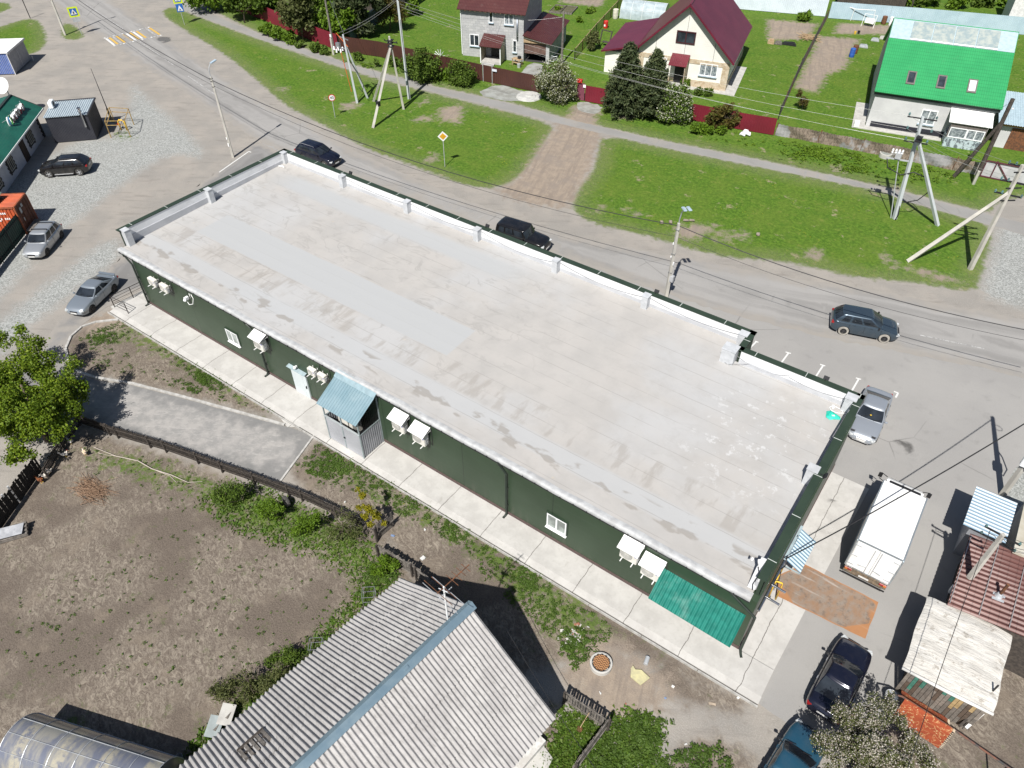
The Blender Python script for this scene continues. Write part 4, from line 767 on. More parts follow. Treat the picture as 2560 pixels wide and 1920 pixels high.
    if P.get('guard'): m = MB(); m.slab([(L*.452, -h*.8, zf+.03), (L*.452, h*.8, zf+.03), (L*.425, h*.84, zf+.085), (L*.425, -h*.84, zf+.085)][::-1], .012); m.build('bonnet_guard', TRIMB, T); m = MB(); [m.box((L*.44, y*.09, zf+.062), (.03, .06, .01), 0, 0, 0, .3) for y in (-2, -1, 0, 1, 2)]; m.build('guard_letters', WHITE, T)
    if P.get('charm'): m = MB(); m.lathe([(.03, -.008), (.055, -.008), (.055, .008), (.03, .008)], 14, (xf0-(xf0-xf1)*.35+.05, 0, zb+(H-zb)*.42+.06), closed=True); m.build('charm', YEL, T)
    return T
SEDAN = dict(L=4.55, W=1.74, H=1.43, wb=2.65, fo=.92, r=.31, belt=.93, top=[(-.5, .78), (-.485, .93), (-.45, .97), (-.38, .97), (-.2, .94), (.1, .93), (.2, .92), (.3, .88), (.42, .78), (.475, .68), (.5, .5)], glass=(.2, .05, -.395, -.185), wr=.72)
SUV = dict(L=4.55, W=1.84, H=1.67, wb=2.72, fo=.9, r=.36, belt=1.1, top=[(-.5, .86), (-.485, 1.05), (-.46, 1.12), (-.2, 1.12), (.1, 1.1), (.22, 1.08), (.36, 1.0), (.45, .9), (.485, .74), (.5, .55)], glass=(.24, .07, -.475, -.37), wr=.72, third=True, hl=(.3, .11), tl=(.1, .26, .16))
def mk(base, **k): d = dict(base); d.update(k); return d
c = car('parked_car', 'black crossover with bright alloy wheels parked beside the green roofed cafe', 'car', paint('black_paint', (.008, .008, .009), .1, .2, .05), mk(SUV, L=4.5, H=1.6, rim=ALLOY, sill=True, r=.37, rails=1)); place(c, (-24.62, 7.95, 0), R(224.5))
c = car('parked_car', 'silver estate car with two black roof bars beside the rusty orange container', 'car', paint('silver_paint', (.42, .44, .46), .55, .3, .06), mk(SEDAN, L=4.3, W=1.7, H=1.52, belt=.95, top=[(-.5, .8), (-.485, .97), (-.46, 1.03), (-.2, .99), (.1, .95), (.2, .94), (.3, .9), (.42, .8), (.475, .7), (.5, .5)], glass=(.23, .07, -.475, -.40), third=True, bars=(-.05, -.29), rim=RIMD, grillem=TRIMB, wr=.76)); place(c, (-13.95, -.3, 0), R(-53.5))
c = car('parked_car', 'silver blue saloon with a boot spoiler parked by the ramp railing', 'car', paint('silver_blue_paint', (.30, .34, .38), .55, .3, .06), mk(SEDAN, L=4.5, spoiler=True, rim=RIMD, glass=(.2, .04, -.405, -.19), H=1.38)); place(c, (-3.85, -2.1, .013), R(-67))
c = car('car', 'navy estate car with silver roof rails on the road behind the back left corner', 'car', paint('navy_paint', (.006, .008, .02), .2, .22, .05), mk(SUV, L=4.75, H=1.7, rails=2)); place(c, (-6.75, 23.6, .009), R(4))
c = car('car', 'boxy black off roader with flat roof on the road behind the parapet middle', 'car', paint('black_paint', (.008, .008, .009), .1, .2, .05), mk(SUV, L=4.6, H=1.82, glass=(.17, .10, -.49, -.465), wr=.83, belt=1.15, top=[(-.5, .95), (-.49, 1.15), (-.46, 1.18), (.15, 1.16), (.2, 1.12), (.4, 1.05), (.46, .98), (.49, .8), (.5, .6)], rails=0, antenna=True)); place(c, (18.05, 22.95, .009), R(6))
c = car('car', 'slate blue crossover with dusty pale tyres driving along the road', 'car', paint('slate_paint', (.052, .078, .105), .5, .25, .04), mk(SUV, rim=RIMD, spokes=10, dusty=True, seams=(.22, -.02, -.24), mirror=TRIMB)); place(c, (44.29, 27.87, .009), R(17))
c = car('parked_car', 'silver saloon with black bonnet guard parked beside the side parapet', 'car', paint('silver_grey_paint', (.36, .39, .43), .45, .3, .04), mk(SEDAN, L=4.75, W=1.77, H=1.46, guard=True, charm=True, grillem=ALLOY, glass=(.2, .045, -.405, -.2))); place(c, (47.3, 19.05, .004), R(-86.5))
c = car('parked_car', 'dark navy saloon with pale glare on its rear window near the blossom tree', 'car', paint('dark_navy_paint', (.010, .012, .026), .3, .15, .03), mk(SEDAN, L=4.35, W=1.69, H=1.42, antenna=False, mirror=TRIMB, handle=ALLOY, glass=(.19, .03, -.38, -.17))); place(c, (51.2, 1.15, .004), R(86.5))
c = car('parked_car', 'teal blue car partly hidden under the blossom tree', 'car', paint('teal_paint', (.022, .085, .14), .3, .2, .08), mk(SEDAN, L=4.3, W=1.68, H=1.42, mirror=TRIMB)); place(c, (50.75, -3.95, .004), R(84))
# ---- box truck
T = thing('box_truck', 'white box truck with rear doors closed parked beside the long building', 'truck', (50.48, 9.35, .004), R(90.5))
bx = mat('truck_box_white', (.78, .78, .77), .45, c2=(.72, .72, .7), ns=1, dirt=((.5, .46, .4), .2)); alu = mat('aluminium_trim', (.42, .47, .5), .4, .6)
x0, x1, bw, z0, z1 = -2.3, 2.3, 1.08, .98, 3.08
m = MB(); m.box(((x0+x1)/2, 0, (z0+z1)/2), (x1-x0, 2*bw-.02, z1-z0-.02)); m.build('cargo_box', bx, T)
m = MB()
for s in (-1, 1): m.bar((x0, s*bw, z1), (x1, s*bw, z1), .06); m.bar((x0, s*bw, z0), (x1, s*bw, z0), .07); m.bar((x0, s*bw, z0+.036), (x0, s*bw, z1-.031), .07)
m.bar((x0, -bw+.036, z1), (x0, bw-.036, z1), .06, .07); m.bar((x0, -bw+.036, z0), (x0, bw-.036, z0), .07); m.build('box_trim', alu, T)
m = MB()
for a in range(5): m.box((1.0-(a % 2)*.3, -.8+a*.35, z1-.005), (.04, .04, .02))
m.bar((x1-.3, .25, z1-.008), (x0+1.0, -.1, z1-.008), .012, .01); m.build('roof_seam', alu, T)
for s in (-1, 1):
    m = MB(); m.box((x0-.03, s*bw/2, (z0+z1)/2), (.05, bw-.12, z1-z0-.14)); d = m.build('rear_door', bx, T, bevel=.01)
    m = MB(); m.bar((x0-.07, s*.16, z0+.1), (x0-.07, s*.16, z1-.1), .03); m.bar((x0-.08, s*.16, z0+.55), (x0-.1, s*.55, z0+.48), .04)
    for z in (z0+.3, z0+1.0, z1-.3): m.box((x0-.065, s*(bw-.18), z), (.03, .3, .05))
    m.build('lock_bar', GALV, d)
m = MB(); m.box((.1, 0, .8), (4.5, .8, .18)); m.box((x0-.05, 0, .66), (.12, 2.1, .1)); m.box((x0-.02, 0, .86), (.1, 2.1, .1))
m.build('chassis', mat('truck_frame', (.2, .15, .1), .8, c2=(.1, .08, .06), ns=7), T)
for s in (-1, 1): m = MB(); m.box((x0-.1, s*.86, .86), (.06, .34, .1)); t2 = m.build('taillight', TAILL, T); m = MB(); m.box((x0-.115, s*.95, .86), (.06, .12, .085)); m.build('indicator', AMBER, t2)
m = MB(); m.box((x0-.12, .05, .72), (.02, .5, .1)); m.build('number_plate', PLATE, T)
m = MB(); m.box((x0-.16, 0, .52), (.06, 2.1, .06)); m.build('bumper', DARK, T)
cw = paint('cab_white', (.68, .68, .67), .0, .35, .05); m = MB(); cp = [(2.42, .55), (3.95, .55), (4.0, .9), (3.98, 1.35), (3.72, 2.05), (3.45, 2.2), (2.42, 2.22)]
pv = [(x, s*.92, z) for s in (-1, 1) for x, z in cp]; nn = len(cp); m.add(pv, [tuple(range(nn)), tuple(range(2*nn-1, nn-1, -1))]+[(i, nn+i, nn+(i+1) % nn, (i+1) % nn) for i in range(nn)]); m.build('cab', cw, T, bevel=.04)
m = MB(); m.slab([(4.0, -.82, 1.38), (4.0, .82, 1.38), (3.76, .78, 2.02), (3.76, -.78, 2.02)], .03); m.build('windscreen', CARGLASS, T)
m = MB(); m.box((2.75, 0, 2.5), (.3, 1.6, .4)); m.build('cooling_unit', TRIMB, T, bevel=.03); m = MB(); m.box((2.76, .86, 2.48), (.3, .12, .42)); m.box((2.76, -.86, 2.48), (.3, .12, .42)); m.build('unit_cover', WHITE, T)
for s in (-1, 1):
    m = MB(); m.box((3.95, s*1.28, 1.75), (.08, .2, .3)); m.bar((3.8, s*.92, 1.95), (3.95, s*1.28, 1.95), .03); m.bar((3.8, s*.92, 1.5), (3.95, s*1.28, 1.5), .03); m.build('mirror', TRIMB, T)
    wheel(T, 3.3, s*.83, .38, .22, RIMD, 6, s); wheel(T, -1.25, s*.8, .38, .3, RIMD, 6, s)
# ---------------------------------------------------------------- houses and sheds
def tile_mat(name, c, c2, pitch, course, rot, dirt=.15, rough=.4):
    """profiled metal tile: waves across, a step every course; rot = direction of the eave"""
    t = NT(name); v = t.mapv(t.pos(), (1, 1, 1), (0, 0, -rot)); X, Y, Z = t.sep(v)
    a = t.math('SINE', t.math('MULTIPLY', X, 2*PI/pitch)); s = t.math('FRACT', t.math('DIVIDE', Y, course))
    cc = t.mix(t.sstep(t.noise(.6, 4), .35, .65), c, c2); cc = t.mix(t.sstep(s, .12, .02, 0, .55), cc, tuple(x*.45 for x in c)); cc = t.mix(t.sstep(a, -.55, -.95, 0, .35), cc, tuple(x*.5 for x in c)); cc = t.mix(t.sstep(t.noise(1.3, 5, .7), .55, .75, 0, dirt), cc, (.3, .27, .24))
    t.col(cc); t.p(rough=rough, spec=.4); t.bump(t.math('ADD', t.math('MULTIPLY', a, .5), s), .6, .05); return t.m
def siding_mat(name, c, c2, pitch=.2):
    t = NT(name); Z = t.sep()[2]; f = t.math('FRACT', t.math('DIVIDE', Z, pitch)); cc = t.mix(t.sstep(t.noise(.7, 4), .35, .65), c, c2); cc = t.mix(t.sstep(f, .14, .04, 0, .35), cc, tuple(x*.55 for x in c)); t.col(cc); t.p(rough=.5); t.bump(f, .3, .02); return t.m
def block_mat():
    t = NT('grey_blocks'); v = t.mapv(t.pos(), (1, 1, 1), (0, 0, -R(19))); X, Y, Z = t.sep(v); cx = t.n('CombineXYZ'); t.l(t.math('ADD', X, Y), cx.inputs[0]); t.l(Z, cx.inputs[1])
    b = t.n('TexBrick'); t.l(cx.outputs[0], b.inputs['Vector']); b.inputs['Scale'].default_value = 1; b.inputs['Brick Width'].default_value = .6; b.inputs['Row Height'].default_value = .3; b.inputs['Mortar Size'].default_value = .012
    b.inputs['Color1'].default_value = (.36, .365, .37, 1); b.inputs['Color2'].default_value = (.47, .47, .465, 1); b.inputs['Mortar'].default_value = (.26, .26, .26, 1); b.inputs['Bias'].default_value = -.2
    c = t.mix(t.sstep(t.noise(.8, 5, .65), .5, .72, 0, .4), b.outputs[0], (.24, .24, .245)); t.col(c); t.p(rough=.9); return t.m
def stone_mat():
    t = NT('ochre_stone'); v = t.voro(4.2, out='Color'); sc = t.n('SeparateColor'); t.l(v, sc.inputs[0]); c = t.mix(sc.outputs[0], (.36, .27, .17), (.5, .42, .31)); c = t.mix(t.sstep(t.noise(2, 4), .4, .7, 0, .5), c, (.55, .49, .4)); t.col(c); t.p(rough=.85); t.bump(t.voro(4.2), .4, .04); return t.m
STONE = stone_mat(); BLOCK = block_mat(); SIDING = siding_mat('cream_siding', (.74, .73, .68), (.68, .67, .62)); STUCCO = mat('cream_render', (.76, .74, .68), .8, c2=(.7, .68, .62), ns=1, bs=60, bst=.1)
BURG = mat('burgundy_sheet', (.13, .018, .035), .35, c2=(.10, .014, .028), ns=.6); BROWN = mat('brown_sheet', (.062, .027, .024), .4, c2=(.05, .022, .02), ns=.8); SOFFIT = mat('shadowed_soffit_boards', (.3, .29, .27), .8)
class House:
    def __init__(s, T, o, a): s.T = T; s.o = Vector(o); s.a = a; s.ux = V(math.cos(a), math.sin(a), 0); s.uy = V(-math.sin(a), math.cos(a), 0)
    def pt(s, px, py, y=0.):
        """photo pixel -> (x, z) on the plane parallel to the front at depth y"""
        d = Vector(_fw+_r*(px-1280)/FPX-_up2*(py-960)/FPX); c = Vector(CAM)-s.o; k = (y-c.dot(s.uy))/d.dot(s.uy); p = c+d*k; return p.dot(s.ux), p.z
    def rect(s, x0, y0, x1, y1, y=0.):
        a, b = s.pt(x0, y0, y); c, d = s.pt(x1, y1, y); return (a+c)/2, (b+d)/2, abs(c-a), abs(b-d)
def win(T, x, z, w, h, y=0., fm=None, panes=2, gm=None, sill=True, fr=.08):
    fm = fm or PVC; gm = gm or GLASS; m = MB()
    m.box((x, y-.02, z-h/2+fr/2), (w, .12, fr)); m.box((x, y-.02, z+h/2-fr/2), (w, .12, fr))
    for s in (-1, 1): m.box((x+s*(w/2-fr/2), y-.02, z), (fr, .118, h-2*fr-.002))
    for k in range(1, panes): m.box((x-w/2+w*k/panes, y-.025, z), (fr, .12, h-2*fr-.002))
    wn = m.build('window', fm, T); m = MB(); m.box((x, y-.005, z), (w-2*fr, .05, h-2*fr)); m.build('pane', gm, wn)
    if sill: m = MB(); m.box((x, y-.1, z-h/2-.04), (w+.12, .22, .05)); m.build('sill', mat('pale_blue_sill', (.4, .5, .58), .5), wn)
    return wn
def gable_poly(w, zw, zr, xr=None): xr = w/2 if xr is None else xr; return [(0, 0), (w, 0), (w, zw), (xr, zr), (0, zw)]
def gable_body(poly, d, y0=0.):
    m = MB(); n = len(poly); m.add([(x, y0, z) for x, z in poly]+[(x, y0+d, z) for x, z in poly], [tuple(range(n)), tuple(range(2*n-1, n-1, -1))]+[(i, n+i, n+(i+1) % n, (i+1) % n) for i in range(n)]); return m
# --- grey block house with garage
a = R(19); o = (-13.2, 54.1, 0); T = thing('block_house', 'two storey grey block house with brown roof and small porch', 'house', o, a); H_ = House(T, o, a)
w, d, zw = 7.95, 8.4, 5.75; zr = 8.6
m = MB(); pf = [(0, 0), (d, 0), (d, zw), (d/2, zr), (0, zw)]; n = 5
m.add([(0, y, z) for y, z in pf]+[(w, y, z) for y, z in pf], [tuple(range(n-1, -1, -1)), tuple(range(n, 2*n))]+[(i, (i+1) % n, n+(i+1) % n, n+i) for i in range(n)]); m.build('wall', BLOCK, T)
BT = tile_mat('brown_tile', (.072, .022, .022), (.085, .028, .026), .19, .35, a)
sl = (zr-zw)/(d/2); m = MB(); ov = .55; m.slab([(-.3, -ov, zw-ov*sl+.16), (w+.35, -ov, zw-ov*sl+.16), (w+.35, d/2, zr+.16), (-.3, d/2, zr+.16)], .09); m.slab([(-.3, d/2+.002, zr+.158), (w+.35, d/2+.002, zr+.158), (w+.35, d+ov, zw-ov*sl+.16), (-.3, d+ov, zw-ov*sl+.16)], .09); rf = m.build('roof', BT, T)
m = MB(); 
for k in range(13): m.bar((.1+k*.64, -ov+.05, zw-ov*sl+.03), (.1+k*.64, .05, zw+.02), .06, .12)
m.build('rafter_ends', WOOD_P, rf)
f = 7.135; q = lambda x, y: (1130+x/f, y/f)
for (x0, y0, x1, y1, pn) in ((658, 205, 738, 398, 1), (935, 240, 1100, 440, 2), (316, 602, 490, 825, 2), (1086, 712, 1156, 935, 1)):
    X_, Z_, ww, hh = H_.rect(*q(x0, y0), *q(x1, y1)); win(T, X_, Z_, ww, max(hh, 1.25), 0, PVC, pn, CURTAIN if x0 in (935,) else GLASS)
m = MB(); m.tube([(.0, -.06, .2), (.0, -.06, zw-.3)], .06, 8); m.build('downpipe', PVC, T)
x, z = H_.pt(*q(1168, 510)); m = MB(); m.tube([(x, -.12, 2.6), (x, -.12, 4.9)], .11, 10); m.build('flue', mat('zinc_flue', (.3, .33, .37), .4, .7), T, smooth=True)
x0, zt = H_.pt(*q(590, 590)); x1, _ = H_.pt(*q(940, 625)); pd = 1.9; zf = zt-.85
m = MB(); m.slab([(x0-.15, -pd-.2, zf), (x1+.1, -pd-.2, zf), (x1+.1, -.02, zt), (x0-.15, -.02, zt)], .07); pr_ = m.build('porch_roof', BT, T)
m = MB(); m.slab([(x1+.005, -pd, .05), (x1+.0, -.02, .05), (x1+.0, -.02, zt-.1), (x1+.005, -pd, zf-.1)], .06); m.build('porch_side', mat('porch_sheet', (.4, .36, .25), .7, c2=(.28, .25, .17), ns=1.5), T)
m = MB(); m.slab([(x0+.06, -pd, .05), (x0+.06, -.02, .05), (x0+.06, -.02, zt-.1), (x0+.06, -pd, zf-.1)], .06); m.build('porch_side', mat('porch_sheet_painted_shade', (.33, .3, .22), .7), T)  # darker copy of the porch sheet: its shade is put into the colour
m = MB(); 
for xx in (x0, x1): m.box((xx, -pd, zf/2), (.1, .1, zf-.05))
m.build('porch_post', PVC, T); m = MB(); m.box(((x0+x1)/2, -.03, 1.1), (1.0, .08, 2.1)); m.build('door', DARK, T); m = MB(); m.box(((x0+x1)/2, -pd/2, .13), (x1-x0-.1, pd, .26)); m.box(((x0+x1)/2-.2, -pd-.45, .07), (1.6, .7, .14)); m.build('porch_step', CONC, T)
gx0, gx1, gd = w+.02, w+3.25, 8.7; m = MB(); zL, zR = 3.15, 2.45
m.prism([(gx1-.42, .0), (gx1, .0), (gx1, gd), (gx1-.3, gd), (gx1-.3, .3), (gx1-.42, .3)], 0, zR-.02); m.prism([(gx0, gd-.3), (gx1-.302, gd-.3), (gx1-.302, gd), (gx0, gd)], 0, zR); gw_ = m.build('garage_wall', BLOCK, T)
m = MB(); m.slab([(gx0-.02, -.45, zL+.12), (gx1+.35, -.45, zR+.02), (gx1+.35, gd+.3, zR+.02), (gx0-.02, gd+.3, zL+.12)], .08); m.build('garage_roof', BT, T)
m = MB(); m.add([(gx0, -.05, 2.3), (gx1, -.05, 2.3), (gx1, -.05, zR-.1), (gx0, -.05, zL)], [(0, 1, 2, 3)]); 
for k in range(20): m.box((gx0+.08+k*.165, -.07, 2.32+(zL-.1-2.32)*(1-k/20)/2+.03), (.15, .03, (zL-.1-2.32)*(1-k/20)+.06))
m.build('garage_gable', WOOD_P, T)
m = MB(); m.slab([(gx0+.1, .05, 1.05), (gx1-.43, .05, 1.05), (gx1-.43, .12, 2.2), (gx0+.1, .12, 2.2)], .06); m.build('garage_door', mat('brown_garage_door', (.14, .085, .07), .5, c2=(.1, .06, .05)), T)
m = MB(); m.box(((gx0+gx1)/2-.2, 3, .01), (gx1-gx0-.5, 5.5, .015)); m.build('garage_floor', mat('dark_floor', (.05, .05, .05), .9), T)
# --- white house with burgundy roof
a = R(14); o = (8.28, 59.92, 0); T = thing('white_house', 'cream gabled house with steep burgundy roof and stone trim', 'house', o, a); H_ = House(T, o, a)
w, d, zw, zr = 10.4, 12.3, 3.75, 8.75
gable_body(gable_poly(w, zw, zr), d).build('wall', SIDING, T)
m = MB(); zs = 3.1
m.box((w/2, -.035, .42), (w+.14, .1, .84)); m.box((w/2, -.035, zs-.24), (w+.14, .1, .48)); 
for x in (.3, w-.3): m.box((x, -.033, (zs-.48+.84)/2), (.74, .096, zs-.48-.845))
m.box((w+.02, d/2, .42), (.1, d, .84)); m.build('stone_trim', STONE, T)
m = MB(); m.box((w/2, -.015, 1.75), (w-1.4, .05, 1.82)); m.build('render_panel', STUCCO, T)
BR = NT('burgundy_roof'); v = BR.mapv(BR.pos(), (1, 1, 1), (0, 0, -a)); X, Y, Z = BR.sep(v); s_ = BR.math('FRACT', BR.math('DIVIDE', Y, .36)); cc = BR.mix(BR.sstep(BR.noise(.5, 4), .35, .65), (.125, .022, .042), (.105, .018, .036)); cc = BR.mix(BR.sstep(s_, .16, .03, 0, .6), cc, (.06, .01, .02)); BR.col(cc); BR.p(rough=.38, spec=.5); BR.bump(s_, .5, .04); BR = BR.m
sl = (zr-zw)/(w/2); ov = .55; ft = -.75; m = MB()
m.slab([(-ov, ft, zw-ov*sl+.12), (w/2, ft, zr+.12), (w/2, d+.4, zr+.12), (-ov, d+.4, zw-ov*sl+.12)][::1], .1); rf = m.build('roof', BR, T)
m = MB(); m.slab([(w/2+.002, ft, zr+.118), (w+ov, ft, zw-ov*sl+.12), (w+ov, d+.4, zw-ov*sl+.12), (w/2+.002, d+.4, zr+.118)], .1); m.build('roof', BR, T)
m = MB()
for s in (-1, 1):
    xe = w/2+s*(w/2+ov); m.bar((w/2, ft-.02, zr+.06), (xe, ft-.02, zw-ov*sl+.06), .04, .2, upv=(0, 0, 1))
m.bar((w/2, ft, zr+.15), (w/2, d+.4, zr+.15), .22, .06); m.build('barge_board', BURG, T)
f = 5.267; q = lambda x, y: (1480+x/f, y/f)
X_, Z_, ww, hh = H_.rect(*q(1125, 395), *q(1352, 590)); win(T, X_, Z_, ww, hh, -.02, mat('maroon_frame', (.06, .018, .022), .5), 2, GLASS, False, .12)
X_, Z_, ww, hh = H_.rect(*q(1428, 840), *q(1640, 1000)); win(T, X_, Z_, ww, max(hh, 1.35), -.04, PVC, 3, CURTAIN)
X_, Z_, ww, hh = H_.rect(*q(760, 745), *q(975, 900)); win(T, X_, Z_, ww, 1.35, -.04, PVC, 3, CURTAIN)
m = MB()
for x, z0, z1 in ((w/2, zs, zr-.4), (1.9, zs, 4.9), (w-1.9, zs, 5.0)): m.box((x, -.004, (z0+z1)/2), (.03, .02, z1-z0))
m.build('siding_joint', DARK, T)
x0, zt = H_.pt(*q(1075, 692)); x1, _ = H_.pt(*q(1288, 716)); pd = 1.7; zf = zt-.75
BTL = tile_mat('burgundy_tile', (.16, .028, .04), (.13, .022, .032), .2, .35, a)
m = MB(); m.slab([(x0-.1, -pd-.15, zf), (x1+.1, -pd-.15, zf), (x1+.1, -.09, zt), (x0-.1, -.09, zt)], .06); m.build('porch_roof', BTL, T)
m = MB(); m.slab([(x1, -pd, .3), (x1, -.09, .3), (x1, -.09, zt-.1), (x1, -pd, zf-.1)], .08); m.build('porch_side', STONE, T)
m = MB(); m.box((x0, -pd, zf/2), (.07, .07, zf)); m.box((x1-.1, -pd, zf/2), (.07, .07, zf)); m.bar((x0, -pd, .95), (x1, -pd, .95), .04); [m.bar((x0+.2*k, -pd, .3), (x0+.2*k, -pd, .95), .02) for k in range(1, 8)]; m.build('porch_rail', DARK, T)
m = MB(); m.box(((x0+x1)/2, -pd/2, .15), (x1-x0, pd, .3)); m.build('porch_step', CONC, T); m = MB(); m.box(((x0+x1)/2, -.1, 1.35), (1.0, .06, 2.05)); m.build('door', DARK, T)
m = MB(); m.prism([(w+.05, -.9), (w+1.25, -.9), (w+1.25, 8.2), (w+.05, 8.2)], 0, .09); m.prism([(2.2, -.9), (w+.05, -.9), (w+.05, -.09), (2.2, -.09)], 0, .088); m.build('paving', CONC, T)
m = MB(); ax0 = -4.15; m.prism([(ax0, .75), (-.05, .75), (-.05, 10.6), (ax0, 10.6)], 0, 2.5); m.build('annex_wall', STUCCO, T)
m = MB(); m.slab([(ax0-.4, .3, 2.55), (-.3, .3, 3.62), (-.3, 11, 3.62), (ax0-.4, 11, 2.55)], .1); m.build('annex_roof', BR, T); m = MB(); m.bar((ax0-.4, .28, 2.5), (-.3, .28, 3.57), .04, .18); m.build('barge_board', BURG, T)
# --- house with bright green tiled roof
a = R(13); o = (34.19, 62.54, 0); T = thing('green_roof_house', 'pale grey house with bright green tiled roof and glazed porch', 'house', o, a); H_ = House(T, o, a)
w, d, zw, zr = 11.1, 15.4, 3.55, 8.5; m = MB(); pf = [(0, 0), (d, 0), (d, zw), (7.7, zr-.15), (0, zw)]
gy = mat('pale_grey_render', (.52, .52, .52), .85, c2=(.45, .45, .455), ns=.5, bs=40, bst=.1); m.add([(0, y, z) for y, z in pf]+[(w, y, z) for y, z in pf], [tuple(range(4, -1, -1)), tuple(range(5, 10))]+[(i, (i+1) % 5, 5+(i+1) % 5, 5+i) for i in range(5)]); m.build('wall', gy, T)
m = MB(); m.box((3.9, -.02, .38), (7.0, .06, .5)); m.build('plinth', mat('black_plinth', (.02, .02, .03), .7), T)
GT = tile_mat('green_tile', (.03, .27, .095), (.035, .3, .105), .2, .36, a, .05, .4)
ez, ey = 3.8, -.45; rr = 7.7; sl = (zr-ez)/(rr-ey); m = MB(); m.slab([(-.25, ey, ez), (w+.35, ey, ez), (w+.35, rr, zr), (-.25, rr, zr)], .1); m.slab([(-.25, rr+.002, zr-.002), (w+.35, rr+.002, zr-.002), (w+.35, d+.4, zr-(d+.4-rr)*sl), (-.25, d+.4, zr-(d+.4-rr)*sl)], .1); rf = m.build('roof', GT, T)
m = MB(); m.bar((-.28, ey, ez-.05), (-.28, rr, zr-.05), .05, .2); m.bar((-.2, ey+.3, ez-.3), (w+.3, ey+.3, ez-.3), .06, .35); m.build('fascia', mat('dark_fascia', (.03, .04, .04), .6), T)
def onroof(x, s): y = ey+(rr-ey)*s; return V(x, y, ez+(zr-ez)*s)
nrm = V(0, -(zr-ez), (rr-ey)).normalized(); m = MB(); m.slab([onroof(-.2, .72)+nrm*.04, onroof(w+.3, .72)+nrm*.04, onroof(w+.3, .985)+nrm*.04, onroof(-.2, .985)+nrm*.04], .035); m.build('ridge_sheet', mat('pale_blue_ridge_sheet', (.37, .47, .52), .5, c2=(.32, .41, .46)), T)
pc = mat('cloudy_polycarbonate', (.36, .39, .36), .25, c2=(.24, .3, .31), ns=2.2, nd=5)
for k in range(4):
    xa = 1.75+k*2.05; m = MB(); m.slab([onroof(xa, .735)+nrm*.16, onroof(xa+1.95, .735)+nrm*.16, onroof(xa+1.95, .965)+nrm*.16, onroof(xa, .965)+nrm*.16], .11); g_ = m.build('roof_panel', pc, T)
    m = MB(); m.slab([onroof(xa, .722)+nrm*.12, onroof(xa+1.95, .722)+nrm*.12, onroof(xa+1.95, .734)+nrm*.16, onroof(xa, .734)+nrm*.16], .06); m.build('edge_trim', WHITE, g_)
for k, (px, py) in enumerate(((1240, 670), (1500, 705), (1765, 740))):
    best = min(((abs(proj(wmat(T) @ onroof(x_*.1, s_*.01))[0]-(1920+px/3.456))+abs(proj(wmat(T) @ onroof(x_*.1, s_*.01))[1]-py/3.456)), x_*.1, s_*.01) for x_ in range(10, 110, 2) for s_ in range(5, 60, 2)); xa, sa = best[1], best[2]
    m = MB(); m.slab([onroof(xa-.42, sa-.085)+nrm*.1, onroof(xa+.42, sa-.085)+nrm*.1, onroof(xa+.42, sa+.085)+nrm*.1, onroof(xa-.42, sa+.085)+nrm*.1], .09); m.build('skylight', mat('grey_brown_frame', (.16, .14, .13), .5), T)
    m = MB(); m.slab([onroof(xa-.3, sa-.065)+nrm*.115, onroof(xa+.3, sa-.065)+nrm*.115, onroof(xa+.3, sa+.068)+nrm*.115, onroof(xa-.3, sa+.068)+nrm*.115], .01); m.build('skylight_pane', mat('white_blind', (.7, .73, .74), .3) if k == 2 else GLASS, T)
f = 3.456; q = lambda x, y: (1920+x/f, y/f); X_, Z_, ww, hh = H_.rect(*q(1322, 957), *q(1412, 1075)); win(T, X_+.15, 1.85, 1.45, 1.45, 0, PVC, 2, CURTAIN)
px0, px1, pd = 7.45, 10.7, 1.9; m = MB(); m.slab([(px0-.3, -pd-.25, 2.55), (px1+.3, -pd-.25, 2.55), (px1+.3, -.02, 3.15), (px0-.3, -.02, 3.15)], .06); m.build('porch_roof', WHITE, T)
bw = NT('patchy_blue_sheet'); c = bw.mix(bw.sstep(bw.noise(3.5, 5, .7, vec=bw.mapv(bw.pos(), (1, 1, .5))), .47, .55), (.42, .5, .53), (.12, .14, .16)); bw.col(c); bw.p(rough=.6)
m = MB(); m.box(((px0+px1)/2, -pd, .5), (px1-px0, .08, 1.0)); m.box((px0, -pd/2, .5), (.08, pd-.09, 1.0)); m.box((px1, -pd/2, .5), (.08, pd-.09, 1.0)); m.build('porch_wall', bw.m, T)
win(T, px0+.85, 1.5, 1.55, 1.0, -pd, PVC, 1, CURTAIN, False); win(T, px1-.85, 1.5, 1.55, 1.0, -pd, PVC, 2, CURTAIN, False)
m = MB(); m.box(((px0+px1)/2, -pd, 2.25), (px1-px0, .07, .44)); 
for xx in (px0, px1, (px0+px1)/2): m.box((xx, -pd-.002, 1.5), (.08, .08, 1.0))
m.build('porch_frame', mat('grey_brown_frame', (.16, .14, .13)), T)
m = MB(); m.prism([(-1.3, -.9), (-.05, -.9), (-.05, 6), (-1.3, 6)], 0, .08); m.prism([(-.05, -.9), (7.3, -.9), (7.3, -.06), (-.05, -.06)], 0, .078); m.build('paving', CONC, T)
m = MB(); m.box((-.9, -.6, .35), (.5, .7, .5)); m.build('bin', WHITE, T)
